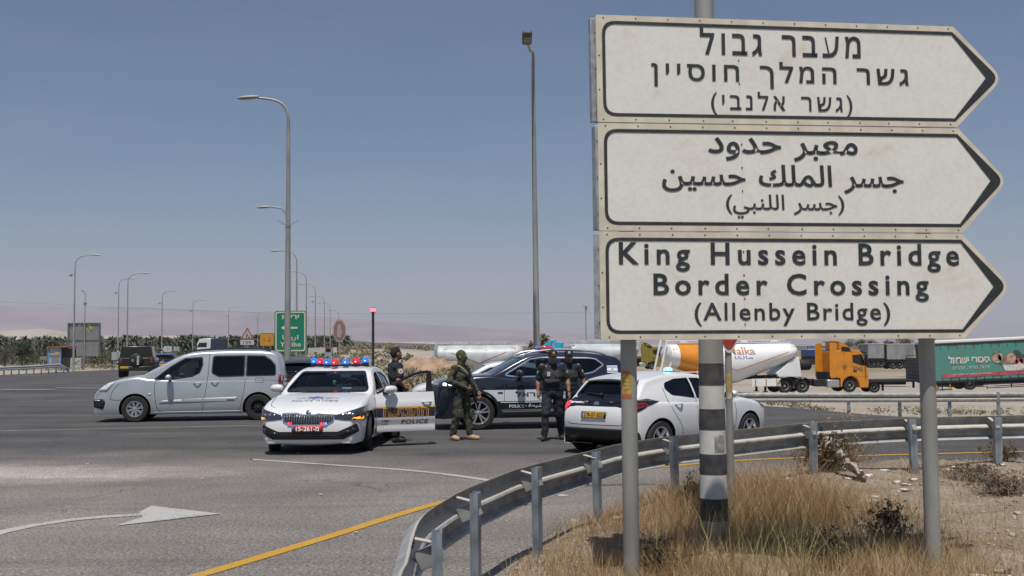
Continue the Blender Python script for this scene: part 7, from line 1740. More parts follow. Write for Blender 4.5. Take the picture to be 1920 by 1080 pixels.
def b_tri(t, w, h, z):
    zt0 = z + .30 * h; H = .70 * h
    f = face(t, [round_poly([(-w / 2, zt0), (w / 2, zt0), (0, zt0 + H)], [.05] * 3, 4)], M_SRED); face(t, [round_poly([(-w * .32, zt0 + H * .11), (w * .32, zt0 + H * .11), (0, zt0 + H * .76)], [.02] * 3, 3)], M_SWHT, -.006, 'inner_field', .004, f)
    K = M_BLK; m_ = [[(-.12 * w, zt0 + .14 * H), (-.03 * w, zt0 + .14 * H), (.02 * w, zt0 + .30 * H), (-.02 * w, zt0 + .48 * H), (-.08 * w, zt0 + .40 * H), (-.06 * w, zt0 + .28 * H)], [(.05 * w, zt0 + .14 * H), (.24 * w, zt0 + .14 * H), (.14 * w, zt0 + .27 * H)], [(-.04 * w, zt0 + .50 * H), (.03 * w, zt0 + .50 * H), (.03 * w, zt0 + .58 * H), (-.04 * w, zt0 + .58 * H)], [(.0, zt0 + .36 * H), (.12 * w, zt0 + .24 * H), (.13 * w, zt0 + .27 * H), (.01 * w, zt0 + .42 * H)]]
    face(t, m_, K, -.009, 'worker_symbol', .002, f)
    p2 = face(t, [rrect(w * .98, z, z + .27 * h, .02)], M_SWHT, name='distance_plate'); ftext(t, p2, '150', (-.30 * w, z + .06 * h, .30 * w, z + .21 * h), M_BLK, -.004, bold=.02, spacing=1.15)
flat_sign('roadworks_sign', 'red bordered roadworks triangle with a white 150 plate beneath', 450.5, 613, 476.5, 646.5, 58, b_tri)
def b_oct(t, w, h, z):
    def oc(s): return [(s * w / 2 * math.cos(R(22.5 + 45 * k)) / math.cos(R(22.5)), z + h / 2 + s * h / 2 * math.sin(R(22.5 + 45 * k)) / math.cos(R(22.5))) for k in range(8)]
    HG = mat('faded_sign_grey', (.33, .31, .285), .6); f = face(t, [oc(1)], HG); face(t, [oc(.86)], mat('faded_brown_red', (.27, .125, .10), .6), -.004, 'red_field', .002, f)
    def q(a, b): return (a * w, z + b * h)
    hand_ = [q(-.16, .20), q(.10, .20), q(.16, .34), q(.26, .50), q(.24, .56), q(.14, .46), q(.13, .74), q(.08, .76), q(.05, .80), q(0, .80), q(-.03, .78), q(-.08, .78), q(-.11, .72), q(-.17, .70), q(-.20, .40)]
    face(t, [hand_], HG, -.007, 'hand_symbol', .002, f)
o = flat_sign('stop_sign', 'faded octagonal stop sign showing a raised hand, turned half away', 624.5, 599, 648.5, 641, 44, b_oct, legs=(.5,), pole_m=mat('post_tan', (.30, .26, .19), .7))
def b_arrowboard(t, w, h, z):
    f = face(t, [[(-w / 2, z + h * .5), (-w * .25, z), (w / 2, z), (w / 2, z + h), (-w * .25, z + h)]], mat('arrow_board', (.48, .49, .49), .5)); face(t, [[(w * .05, z + .1 * h), (w * .09, z + .1 * h), (w * .09, z + .9 * h), (w * .05, z + .9 * h)], [(w * .20, z + .1 * h), (w * .22, z + .1 * h), (w * .22, z + .9 * h), (w * .20, z + .9 * h)]], M_SGRY, -.006, 'back_rib', .004, f)
flat_sign('arrow_board', 'white left pointing arrow board behind the dark blue car', 304, 649, 322, 660, 110, b_arrowboard, legs=(.5, .75))
def b_plain(m):
    def f(t, w, h, z):
        a = face(t, [rrect(w, z, z + h, .03)], m); face(t, [[(-w * .03, z), (w * .03, z), (w * .03, z + h), (-w * .03, z + h)]], M_SGRY, -.008, 'rib', .006, a)
    return f
flat_sign('sign_back', 'small square sign back just right of the arrow board', 325.5, 649.5, 336.5, 658.5, 112, b_plain(mat('board_grey', (.36, .37, .37), .5)))
flat_sign('sign_back', 'grey wide board low behind the black off-roader, left side', 209, 659.5, 233, 675, 105, b_plain(mat('board_grey', (.36, .37, .37), .5)), legs=(.2, .8))
flat_sign('sign_back', 'small grey sign left of the blue kiosk', 75, 668, 88, 675, 118, b_plain(M_SGRY))
flat_sign('sign_back', 'large faint grey sign back in the scrub left of the mast', 681, 645.5, 697, 660, 190, b_plain(mat('board_olive', (.24, .25, .22), .6)), legs=(.2, .8))
for px, lb in ((645, 'small round red and white sign at the end of the palm grove'), (666, 'tiny round red and white sign right of the palm grove')):
    def b_r(t, w, h, z):
        f = face(t, [[(w / 2 * math.cos(a), z + h / 2 + h / 2 * math.sin(a)) for a in np.linspace(0, 2 * math.pi, 16, endpoint=False)]], M_SRED); face(t, [[(w / 3 * math.cos(a), z + h / 2 + h / 3 * math.sin(a)) for a in np.linspace(0, 2 * math.pi, 16, endpoint=False)]], M_SWHT, -.008, 'centre', .004, f)
    flat_sign('round_sign', lb, px - 2.6, 650, px + 2.6, 655.5, 170, b_r)
# the big sign seen from its back
def b_back(t, w, h, z):
    f = face(t, [[(-w / 2, z), (w / 2, z), (w / 2, z + h), (-w / 2, z + h)]], M_SGRY, th=.06)
    fr = [[(-w / 2, z + h - .12), (w / 2, z + h - .12), (w / 2, z + h), (-w / 2, z + h)], [(-w / 2, z + h * .46), (w / 2, z + h * .46), (w / 2, z + h * .49), (-w / 2, z + h * .49)]] + [[(a * w - .09, z), (a * w + .09, z), (a * w + .09, z + h - .13), (a * w - .09, z + h - .13)] for a in (-.47, .02, .475)]
    mb = MB()
    for q in fr[:1] + fr[2:]: mb.prism(q, -.14, -.002, 'y')
    mb.prism(fr[1], -.06, -.002, 'y'); mb.build('back_frame', mat('frame_grey', (.10, .11, .115), .5), f, angle=0)
    s_ = face(t, [[(.10 * w, z + .70 * h), (.26 * w, z + .78 * h), (.25 * w, z + .90 * h), (.22 * w, z + .97 * h), (.06 * w, z + .95 * h), (.05 * w, z + .82 * h)]], mat('sticker_olive', (.42, .44, .16), .6, var=.9, scale=2.2, col2=(.04, .05, .04)), -.01, 'sticker', .004, f); s_['label'] = 'peeling black and yellow sticker'
    face(t, [[(-.18 * w, z + .90 * h), (-.10 * w, z + .90 * h), (-.10 * w, z + .95 * h), (-.18 * w, z + .95 * h)]], M_SWHT, -.01, 'label_plate', .004, f)
flat_sign('sign_back', 'large grey rectangular sign back with a peeling sticker beside the kiosk', 126, 605, 189, 668, 135, b_back, legs=(.03, .52, .97), pole_m=M_SGRY)
# kiosk, concrete block
p = P(90, 690, 120); q = P(130, 690, 120); zk = P(108, 690, 120).z
kt = thing('kiosk', 'small blue and grey guard kiosk with a red roof edge', 'kiosk', (p.x, p.y, zk)); wk = (q.x - p.x); hk = P(108, 651, 120).z - zk
mb = MB(); mb.box((wk * .30, 1.0, hk / 2), (wk * .60, 2.0, hk)); mb.build('wall', [mat('kiosk_grey', (.33, .35, .37), .6, var=.15, scale=3)], kt, bevel=.02)
mb = MB(); 
for x in (.04, wk * .58): mb.box((x, -.02, hk / 2), (.14, .1, hk))
mb.box((wk * .30, -.02, hk * .62), (wk * .58, .08, .12)); mb.build('corner_frame', mat('kiosk_blue', (.12, .26, .42), .5), kt)
mb = MB(); mb.box((wk * .8, 1.0, hk * .47), (wk * .40, 1.6, hk * .94)); mb.build('porch', mat('kiosk_dark', (.025, .022, .022), .7), kt); mb = MB(); mb.box((wk * .5, .9, hk + .03), (wk * 1.04, 2.3, .14)); mb.build('roof', mat('kiosk_red', (.28, .07, .045), .6), kt, bevel=.02)
mb = MB(); mb.box((wk * .42, -.04, hk * .72), (.5, .04, .32)); mb.build('notice', M_SYEL, kt); mb = MB(); mb.prism([(wk * .15, .1), (wk * .5, .1), (wk * .5, hk * .55), (wk * .15, hk * .55)], -.03, -.005, 'y')
for x in np.linspace(wk * .16, wk * .49, 8): mb.box((x, -.04, hk * .3), (.03, .02, hk * .5), m=1)
mb.build('shutter', [mat('shutter_grey', (.24, .25, .26), .5), M_SGRY], kt)
p = P(131, 690.5, 112); q = P(152, 690.5, 112); cb = MB(); zz = P(140, 690.5, 112).z; hz = P(140, 671, 112).z - zz; w_ = q.x - p.x
cb.prism([(0, 0), (w_, 0), (w_ - .05, hz), (.05, hz)], 0, .9, 'y'); c_ = cb.build('concrete_block', [mat('concrete', (.36, .35, .31), .85, var=.2, scale=3)], None, bevel=.03); c_.location = (p.x, p.y, zz); tag(c_, 'pale concrete block with scribbled graffiti beside the big sign back', 'concrete block')
mb = MB()
for k in range(7): a = Vector((w_ * random.uniform(.12, .7), -.012, hz * random.uniform(.4, .75))); mb.beam(a, a + Vector((w_ * random.uniform(.05, .22), 0, hz * random.uniform(-.08, .12))), .01, .05, up=(0, 1, 0))
mb.build('graffiti', mat('graffiti_dark', (.08, .08, .10), .8), c_)
p = P(599, 672, 95); bt_ = thing('guard_booth', 'small grey blue booth with red rim in front of the palm grove end', 'booth', (P(608, 672, 95).x, 95, zt(p.x, 95) + .1)); hb_ = P(608, 649.5, 95).z - bt_.location.z
mb = MB(); mb.box((.35, .3, hb_ / 2), (.62, .6, hb_)); mb.build('wall', mat('booth_grey', (.28, .31, .34), .5), bt_, bevel=.02); mb = MB(); mb.box((.35, .3, hb_), (.70, .68, .08)); mb.build('roof', mat('booth_red', (.30, .08, .06), .5), bt_); mb = MB(); mb.box((.35, -.01, hb_ * .72), (.45, .03, hb_ * .25)); mb.build('window', M_TGL, bt_)
# concrete barriers by the green sign
for k, (px, lb) in enumerate(((578, 'pale concrete barrier below the right edge of the green sign'), (600, 'pale concrete barrier left of the grey booth'))):
    p = P(px, 668, 100); mb = MB(); mb.prism([(-.3, 0), (.3, 0), (.3, .15), (.12, .45), (.1, .9), (-.1, .9), (-.12, .45), (-.3, .15)], 0, 1.6, 'x'); o = mb.build('concrete_barrier', mat('concrete', (.36, .35, .31), .85, var=.2, scale=3), bevel=.02); o.location = (p.x, p.y, zt(p.x, p.y)); tag(o, lb, 'barrier')
# overhead wire
mb = MB(); a = P(-400, 560, 300); pts = [P(x, y, 300) for x, y in ((-400, 556), (0, 566), (250, 578), (560, 587.5), (800, 587.5), (1110, 585), (1500, 578))]; mb.tube(smooth_path(pts, 4), .022, 5); tag(mb.build('overhead_wire', mat('wire_grey', (.08, .08, .09), .6)), 'thin overhead wire crossing the sky low above the palms', 'wire')

# ------------------------------------------------------------------ more cars
# black off-roader seen from behind
D = 62; p = P(255, 708, D); jt = thing('offroad_car', 'boxy black off-roader from behind with a lettered spare wheel', 'car', (p.x, p.y, P(255, 708, D).z), R(14)); M_JB = mat('paint_black', (.012, .012, .014), .3, coat=.6)
mb = MB(); mb.prism([(-.98, .55), (.98, .55), (1.0, .8), (.98, 1.12), (.96, 1.15), (-.96, 1.15), (-.98, 1.12), (-1.0, .8)], 0, 3.4, 'y'); mb.prism([(-.94, 1.12), (.94, 1.12), (.82, 1.78), (.76, 1.82), (-.76, 1.82), (-.82, 1.78)], .05, 2.2, 'y'); mb.box((0, -.08, .52), (1.9, .3, .26)); mb.build('body', M_JB, jt, bevel=.04)
mb = MB(); mb.prism([(-.74, 1.2), (.74, 1.2), (.66, 1.70), (-.66, 1.70)], .02, .06, 'y'); mb.build('rear_window', M_TGL, jt)
for sd_ in (-1, 1):
    mb = MB(); mb.box((sd_ * .84, -.02, .95), (.16, .08, .22)); mb.build('tail_light', M_RED, jt, bevel=.02)
    mb = MB(); mb.prism([(sd_ * .90, 1.2), (sd_ * .83, 1.68), (sd_ * .80, 1.68), (sd_ * .87, 1.2)], .3, 1.0, 'y'); mb.build('side_window', M_TGL, jt)
for sd_ in (-1, 1):
    for y in (.55, 3.0):
        mb = MB(); mb.lathe([(.2, -.13), (.38, -.13), (.41, -.10), (.41, .10), (.38, .13), (.2, .13)], 24, Matrix.Translation((sd_ * .86, y, .41)) @ Matrix.Rotation(R(90), 4, 'Y')); w_ = mb.build('wheel', M_RUBBER, jt); mb = MB(); mb.lathe([(0, .05), (.2, .05), (.22, .12), (0, .10), (0, -.1), (.2, -.1)], 20, Matrix.Translation((sd_ * .86, y, .41)) @ Matrix.Rotation(R(90), 4, 'Y')); mb.build('rim', M_DARKSTEEL, w_)
        mb = MB(); mb.prism([(sd_ * .80, .75), (sd_ * 1.08, .75), (sd_ * 1.08, .86), (sd_ * .8, .9)], y - .5, y + .5, 'y'); mb.build('wheel_arch', M_BLACK, jt, bevel=.02)
mb = MB(); mb.lathe([(.12, -.25), (.36, -.25), (.40, -.2), (.40, -.02), (.36, 0)], 28, Matrix.Translation((.0, 0, 1.0)) @ Matrix.Rotation(R(-90), 4, 'X') ); mb.lathe([(0, -.262), (.34, -.262), (.36, -.25)], 28, Matrix.Translation((0, 0, 1.0)) @ Matrix.Rotation(R(-90), 4, 'X')); sp_ = mb.build('spare_wheel', mat('spare_cover', (.016, .022, .020), .5), jt)
v, f = text_fit('RESQ', (0, 0, .50, .14), bold=.02)
mb = MB(); mb.add([(.13 + b, -.268, .77 + a) if False else (.20 - b, -.268, .75 + a) for a, b in v], f); mb.lathe([(.06, 0), (.045, 0)], 16, Matrix.Translation((-.17, -.268, 1.0)) @ Matrix.Rotation(R(90), 4, 'X')); mb.build('cover_lettering', M_WHITE, sp_, angle=0)
mb = MB(); mb.box((-.62, -.245, .60), (.46, .02, .13)); pl_ = mb.build('number_plate', M_PLATEY, jt)
mb = MB(); mb.lathe([(0, -.07), (.05, 0), (0, .07)], 8, Matrix.Translation((-.36, .6, 1.88))); mb.tube([(.6, 2.4, 1.2), (.72, 2.4, 1.95)], .012, 5); mb.build('aerial', M_BLACK, jt)
# dark blue estate ahead of the off-roader, black car behind the van, plain white sedan behind the SUV: shells from above
bl = P(318, 676, 74); zz = bl.z - .2
hatchback('hatchback_car', 'dark blue car partly hidden behind the silver van bonnet', mat('paint_blue_dark', (.02, .035, .08), .25, coat=.6), (-24.1, 74.0, zt(-23, 72) + .05), R(287), sc=(1.05, 1.12, 1.0))
bp = P(560, 735, 34); hatchback('hatchback_car', 'black hatchback from behind between the silver van and the police car', mat('paint_black', (.012, .012, .014), .3, coat=.6), (bp.x + .15, 38.2, -.05 + zt(bp.x, 36)), R(266), sc=(1.05, 1.25, 1.07), lamp=M_LENSC)
wc = P(772, 760, 30.5)
c = Car('sedan_car', 'plain white sedan mostly hidden behind the masked soldier and police suv', 'car', M_PWHITE, SED_LOW, SED_CAB, (.89, 3.58), .325, .375, loc=(wc.x, wc.y, -.02), rz=R(5), windows=[dict(name='side_window', mat=M_GLT, polys=[(round_poly([(1.65, 1.02), (2.20, 1.30), (2.62, 1.36), (2.95, 1.345), (3.5, 1.24), (3.6, 1.07)], [.02, .1, .05, .05, .08, .05]), 'L')], frame=(.02, .003, M_CHROME)), dict(name='windscreen', mat=M_GLM, polys=[(round_poly([(-.755, 1.015), (.755, 1.015), (.585, 1.355), (-.585, 1.355)], [.05, .05, .07, .07]), 'F')], depth=.7)])
for x in (.89, 3.58):
    for sd_ in (-1, 1): c.wheel(x, sd_, .325, .205, .66, 'alloy5', y=.905)
c.seams([[(1.42, .93), (1.40, .6), (1.46, .25)], [(2.62, 1.0), (2.60, .25)]], 'L'); c.mirror(1.80, 1.02, -1); c.handle(2.4, .85, -1)
c.interior(.985, 1.5, 4.1, [(2.45, -.37, 1.28), (2.45, .37, 1.28)], dash=(1.7, 1.0), yw=.78)
for k in 'LR': c.decal([[(.07, .62), (.20, .70), (.45, .78), (.40, .66)]], k, .004, 'headlight', M_LENSC, c.root, solid=.01)
# ------------------------------------------------------------------ vegetation
def leaf_cloud(n, centre, rad, size, rng, flat=.8):
    "n quads scattered in ellipsoid clumps -> verts, faces"
    d = rng.normal(size=(n, 3)); d /= np.linalg.norm(d, axis=1)[:, None]; r = rng.random(n) ** .45
    c = np.array(centre) + d * r[:, None] * np.array(rad)
    a = rng.normal(size=(n, 3)); a /= np.linalg.norm(a, axis=1)[:, None]; b = np.cross(a, rng.normal(size=(n, 3))); b /= np.linalg.norm(b, axis=1)[:, None]
    s = size * (.6 + .8 * rng.random(n))[:, None]
    v = np.stack([c - a * s, c - b * s * .45, c + a * s, c + b * s * .45], 1).reshape(-1, 3); f = np.arange(4 * n).reshape(-1, 4); return v, f
def clumps(k, n, base, spread, crad, size, rng):
    V = []; F = []; o = 0
    for i in range(k):
        c = np.array(base) + rng.normal(size=3) * np.array(spread); v, f = leaf_cloud(n, c, np.array(crad) * (.6 + .7 * rng.random()), size, rng); V.append(v); F.append(f + o); o += len(v)
    return np.concatenate(V), np.concatenate(F)
M_LEAFO = mat('leaf_olive', (.085, .085, .045), .8, var=.35, scale=1.5); M_LEAFD = mat('leaf_dark', (.045, .060, .030), .8, var=.4, scale=.8); M_SCRUB = mat('scrub_dry', (.27, .225, .14), .95, var=.5, scale=.5, col2=(.16, .15, .09)); M_TRUNK = mat('trunk_brown', (.10, .075, .05), .9, var=.3, scale=5)
M_PALM = mat('palm_leaf', (.085, .105, .058), .7, var=.45, scale=.2, col2=(.048, .062, .036)); M_BUSHT = mat('thorn_bush_dry', (.17, .115, .06), .9, var=.3, scale=5); M_BUSHD = mat('dead_shrub_dark', (.055, .040, .022), .95, var=.4, scale=6)
def tree(label, px, py_top, py_base, D, wpx, rng, m=None, dens=900, k=9, name='tree', group=None):
    p = P(px, py_base, D); t = thing(name, label, 'tree', p, 0, group); h = P(px, py_top, D).z - p.z; w = wpx / 2000 * D
    v, f = clumps(k, dens // k, (0, 0, h * .62), (w * .20, w * .16, h * .15), (w * .20, w * .18, h * .18), max(.05, h * .035), rng); np_mesh('crown', v, f, m or M_LEAFO, t)
    mb = MB(); mb.tube([(0, 0, -.5), (.03 * w, 0, h * .3), (0, 0, h * .6)], [h * .04, h * .03, h * .012], 8)
    for a in np.linspace(0, 6.28, 5, endpoint=False): mb.tube([(0, 0, h * .28), (w * .15 * math.cos(a), w * .1 * math.sin(a), h * .5), (w * .28 * math.cos(a), w * .2 * math.sin(a), h * .72)], [h * .02, h * .014, h * .006], 6)
    mb.build('trunk', M_TRUNK, t); return t
def palm_geo(rng, H, r, nf=26, seg=5, droop=.55):
    V = []; F = []
    for i in range(nf):
        a = rng.random() * 6.283; el = rng.uniform(-.35, 1.35); L = r * rng.uniform(.75, 1.1); ca, sa = math.cos(a), math.sin(a); base = len(V)
        for k in range(seg + 1):
            s = k / seg; out = L * s * math.cos(el) * (1 - .15 * s); z = H + L * s * math.sin(el) - droop * L * s * s; w = L * .075 * math.sin(math.pi * min(1, .12 + s * .88)) + .015
            c = np.array((out * ca, out * sa, z)); n = np.array((-sa, ca, 0)) * w; dz = np.array((0, 0, w * .55))
            V += [c - n - dz, c, c + n - dz]
        for k in range(seg): b = base + 3 * k; F += [(b, b + 1, b + 4, b + 3), (b + 1, b + 2, b + 5, b + 4)]
    return np.array(V), np.array(F)
rng = np.random.default_rng(11)
# the palm grove reads as one mass
V = []; F = []; o = 0; TV = MB()
for i in range(760):
    D = rng.uniform(235, 420); px = rng.uniform(-330, 655) if i > 70 else rng.uniform(330, 655); D = max(D, 250 + (px - 300) * .25)
    p = P(px, 668, D); H = rng.uniform(4.7, 5.7) * (1 + .0006 * (D - 250)) + .007 * (D - 250); r = rng.uniform(2.5, 3.5)
    zb = min(0.0, zt(p.x, p.y)); v, f = palm_geo(rng, H, r, nf=26, seg=3); v = v + np.array((p.x, p.y, zb)); V.append(v); F.append(f + o); o += len(v)
    TV.tube([(p.x, p.y, zb - 1), (p.x, p.y, zb + H)], .22, 5)
o_ = np_mesh('palm_grove', np.concatenate(V), np.concatenate(F), M_PALM); tag(o_, 'dense date palm grove far behind the road on the left', 'palm grove', kind='stuff')
tr = TV.build('trunks', M_TRUNK, o_); tr['kind'] = 'stuff'
# undergrowth below the grove
V = []; F = []; o = 0
for i in range(620):
    px = rng.uniform(-330, 610); D = rng.uniform(225, 300) + max(0, px - 300) * .2; p = P(px, 668, D); v, f = leaf_cloud(55, (p.x, D, rng.uniform(.3, 2.2)), (4.5, 3, 1.9), .3, rng); V.append(v); F.append(f + o); o += len(v)
v, f = np.concatenate(V), np.concatenate(F); tag(np_mesh('undergrowth', v, f, mat('undergrowth_green', (.085, .098, .055), .9, var=.4, scale=.2)), 'low green undergrowth along the foot of the palm grove', 'undergrowth', kind='stuff')
v, f = clumps(150, 50, (-52, 150, .25), (15, 14, .12), (2.2, 1.6, .5), .14, rng); tag(np_mesh('roadside_weeds', v, f, mat('weeds_olive', (.16, .155, .08), .9, var=.4, scale=.3)), 'low olive weeds between the kiosk and the palm grove', 'weeds', kind='stuff')
tree('large dark green bush left of the blue kiosk', 40, 641, 685, 165, 60, rng, M_LEAFD, 2600, 14, 'bush')
tree('smaller round green bush at the left picture edge', 8, 652, 684, 160, 34, rng, M_LEAFO, 900, 8, 'bush')
# single palm behind the lamp
p = P(1019, 668, 135); pt_ = thing('palm_tree', 'lone date palm right beside the tall lamp pole behind the police suv', 'palm', (p.x, p.y, p.z - 1.5)); v, f = palm_geo(rng, P(1019, 634, 135).z - p.z + 1.5, 1.45, nf=60, seg=5, droop=.5); np_mesh('crown', v, f, mat('palm_grey_green', (.10, .10, .06), .8, var=.4, scale=1.2), pt_)
mb = MB(); mb.tube([(0, 0, -1), (0, 0, P(1019, 634, 135).z - p.z + 1.5)], .25, 8); mb.build('trunk', M_TRUNK, pt_)
p = P(997, 655, 135); pt_ = thing('palm_tree', 'low dry palm half hidden left of the tall lamp pole', 'palm', (p.x, p.y, p.z - 1)); v, f = palm_geo(rng, 1.4, 1.5, nf=34, seg=5, droop=.5); np_mesh('crown', v, f, mat('palm_dry', (.20, .15, .09), .9, var=.3, scale=1.2), pt_); mb = MB(); mb.tube([(0, 0, -1), (0, 0, 1.4)], .25, 8); mb.build('trunk', M_TRUNK, pt_)
for px, yt, w, lb in ((1612, 631, 44, 'pale olive tree just right of the orange cab roof'), (1640, 634, 34, 'low olive tree above the left grey box trailer'), (1672, 632, 40, 'olive tree above the longer grey box trailer'), (1703, 628, 44, 'darker olive tree left of the right sign post'), (1752, 632, 26, 'small olive tree top above the green trailer'), (1590, 640, 30, 'small hazy tree behind the orange cab')):
    tree(lb, px, yt, 662, 170 + rng.uniform(-8, 8), w, rng, M_LEAFO, 1100, 9)
# scrub on the rise in the middle distance: one countless cover
V = []; F = []; o = 0
for i in range(560):
    D = rng.uniform(38, 175) if i % 3 else rng.uniform(36, 80); px = rng.uniform(600, 880) if i % 4 else rng.uniform(380, 1120); p = P(px, 668, D)
    if -.6 < p.x - 3 and p.y < 35.5: continue
    red = abs(D - 98) < 7 and 770 < px < 815
    if red: continue
    if p.x < -40 and D > 120: continue
    h = rng.uniform(.2, .65) * (1.25 if D > 80 else 1); z = zt(p.x, p.y)
    v, f = leaf_cloud(70, (p.x, p.y, z + h * .4), (h * 1.25, h * 1.25, h * .5), .05 + .0009 * D, rng); V.append(v); F.append(f + o); o += len(v)
for i in range(60):
    D = rng.uniform(36.5, 40) ; px = rng.uniform(1060, 1960); p = P(px, 740, D); h = rng.uniform(.12, .35); v, f = leaf_cloud(40, (p.x, p.y, zt(p.x, p.y) + h * .3), (h * 1.4, h, h * .6), .05, rng); V.append(v); F.append(f + o); o += len(v)
tag(np_mesh('scrub_vegetation', np.concatenate(V), np.concatenate(F), M_SCRUB), 'dry grey green scrub covering the rise behind the officer at the open door', 'scrub', kind='stuff')
mb = MB(); vv = []
# reddish earth bank and rubble
p = P(792, 674, 92)
def mound(name, px, py, D, rx, ry, h, m, label):
    p = P(px, py, D); n = 30; vs = [(0, 0, h * .8)]; fs = []
    for k in range(1, 6):
        for j in range(n): a = 2 * math.pi * j / n; rr = k / 5; vs.append((rx * rr * math.cos(a) * rng.uniform(.85, 1.15), ry * rr * math.sin(a) * rng.uniform(.85, 1.15), h * (1 - rr ** 2.2) * rng.uniform(.66, 1.2)))
    fs = [(0, 1 + j, 1 + (j + 1) % n) for j in range(n)] + [(1 + (k - 1) * n + j, 1 + k * n + j, 1 + k * n + (j + 1) % n, 1 + (k - 1) * n + (j + 1) % n) for k in range(1, 5) for j in range(n)]
    mb = MB(); mb.add(vs, fs); o = mb.build(name, m, angle=80); o.location = (p.x, p.y, zt(p.x, p.y) - .1); tag(o, label, 'earth', kind='structure'); return o
mound('earth_bank', 800, 672, 84, 3.4, 3.0, 1.1, mat('red_earth', (.31, .21, .14), .95, var=.25, scale=1.5, bump=.4), 'bank of reddish bare earth')
V = []; F = []; o = 0
for i in range(260):
    p = P(rng.uniform(775, 835), 700, rng.uniform(58, 76)); s = rng.uniform(.06, .22); c = np.array((p.x, p.y, zt(p.x, p.y) + s * .3)); q = rng.normal(size=(8, 3)) * .12 + np.array([(x, y, z) for x in (-1, 1) for y in (-1, 1) for z in (-1, 1)]); V.append(c + q * s * np.array((1.2, 1, .7))); F.append(np.array([(0, 1, 3, 2), (4, 6, 7, 5), (0, 4, 5, 1), (2, 3, 7, 6), (0, 2, 6, 4), (1, 5, 7, 3)]) + o); o += 8
tag(np_mesh('rubble', np.concatenate(V), np.concatenate(F), mat('rubble_pale', (.42, .38, .33), .9, var=.25, scale=2)), 'pale rubble strewn below the red earth bank', 'rubble', kind='stuff')

# dry grass in the foreground verge
def inside_verge(x, y): return seg_dist(x, y, VERGE)
def blades(n, sampler, hmin, hmax, w, m, name, lean=.35, seg=3, seed=3):
    r = np.random.default_rng(seed); x, y, dens = sampler(n, r); k = len(x); h = r.uniform(hmin, hmax, k) * dens; a = r.random(k) * 6.283; l = h * r.uniform(.1, 1, k) * lean; wd = w * r.uniform(.6, 1.3, k)
    z = gz(x, y); fa = r.random(k) * 6.283; V = np.zeros((k, (seg + 1) * 2, 3), np.float32)
    for i in range(seg + 1):
        s = i / seg; cx = x + np.cos(a) * l * s ** 1.8; cy = y + np.sin(a) * l * s ** 1.8; cz = z - .03 + h * (s - .12 * s * s); ww = wd * (1 - .85 * s)
        V[:, 2 * i] = np.stack([cx - np.cos(fa) * ww, cy - np.sin(fa) * ww, cz], 1); V[:, 2 * i + 1] = np.stack([cx + np.cos(fa) * ww, cy + np.sin(fa) * ww, cz], 1)
    b = (np.arange(k) * (seg + 1) * 2)[:, None]; F = np.concatenate([b + np.array([2 * i, 2 * i + 1, 2 * i + 3, 2 * i + 2]) for i in range(seg)])
    return np_mesh(name, V.reshape(-1, 3), F, m)
def patchy(x, y): return .5 + .5 * np.sin(1.7 * x + .9 * y + 1.3 * np.sin(.8 * y)) * np.sin(1.1 * y - .7 * x + 2)
def samp_tall(n, r):
    x = r.uniform(-.3, 4.6, n * 3); y = r.uniform(4.6, 12.8, n * 3); d = inside_verge(x, y); c = np.exp(-(((x - 2.35) / 1.0) ** 2 + ((y - 10.3) / 1.3) ** 2)); c2 = np.exp(-(((x - .7) / .8) ** 2 + ((y - 8.6) / 1.6) ** 2)); c3 = .8 * np.exp(-(((x - 1.2) / 1.6) ** 2 + ((y - 7.0) / 1.3) ** 2)) + .5 * np.exp(-(((x - 3.3) / 1.0) ** 2 + ((y - 7.6) / 1.2) ** 2))
    pr = np.clip(c * 1.1 + .45 * c2 + c3, 0, 1) * (.45 + .55 * patchy(x * 1.6, y * 1.6)); k = (d > .12) & (r.random(n * 3) < pr); x, y = x[k][:n], y[k][:n]
    q = np.clip(c * .62 + .36, .3, 1)[k][:n] * (.62 + .55 * patchy(x * 2.7 + 1, y * 2.2)) * (0.5 + .55 * ss(.1, 1.0, d[k][:n])); return x, y, q
def samp_low(n, r):
    x = r.uniform(-.4, 9.5, n * 3); y = r.uniform(4.4, 16.5, n * 3); d = inside_verge(x, y); pr = (.10 + .7 * np.clip(patchy(x * 1.3, y * 1.3) * 1.8 - .75, 0, 1)) * np.where(x > 3.2, .5, 1.0); k = (d > .05) & (r.random(n * 3) < pr) & (np.abs(x) < y * .56 + .3); x, y = x[k][:n], y[k][:n]; return x, y, np.ones(len(x))
def grass_mat(name, stops):
    m = mat(name, (.3, .2, .1), .9); N = m.node_tree.nodes; gi = N.new('ShaderNodeNewGeometry'); r = N.new('ShaderNodeValToRGB')
    while len(r.color_ramp.elements) < len(stops): r.color_ramp.elements.new(.5)
    for e, (p, c) in zip(r.color_ramp.elements, stops): e.position = p; e.color = (*c, 1)
    m.node_tree.links.new(gi.outputs['Random Per Island'], r.inputs[0]); m.node_tree.links.new(r.outputs[0], N['Principled BSDF'].inputs['Base Color']); tl = N.new('ShaderNodeBsdfTranslucent'); mx = N.new('ShaderNodeMixShader'); mx.inputs[0].default_value = .4; L_ = m.node_tree.links.new; L_(r.outputs[0], tl.inputs[0]); L_(N['Principled BSDF'].outputs[0], mx.inputs[1]); L_(tl.outputs[0], mx.inputs[2]); L_(mx.outputs[0], N['Material Output'].inputs[0]); return m
M_GRS = grass_mat('dry_grass_straw', [(0, (.15, .085, .035)), (.3, (.34, .21, .095)), (.65, (.54, .36, .175)), (1, (.74, .58, .36))]); M_GRS2 = grass_mat('dry_grass_pale', [(0, (.25, .165, .08)), (.4, (.48, .345, .19)), (1, (.66, .53, .35))]); M_GRS3 = mat('grass_greenish', (.30, .25, .10), .9, var=.4, scale=3)
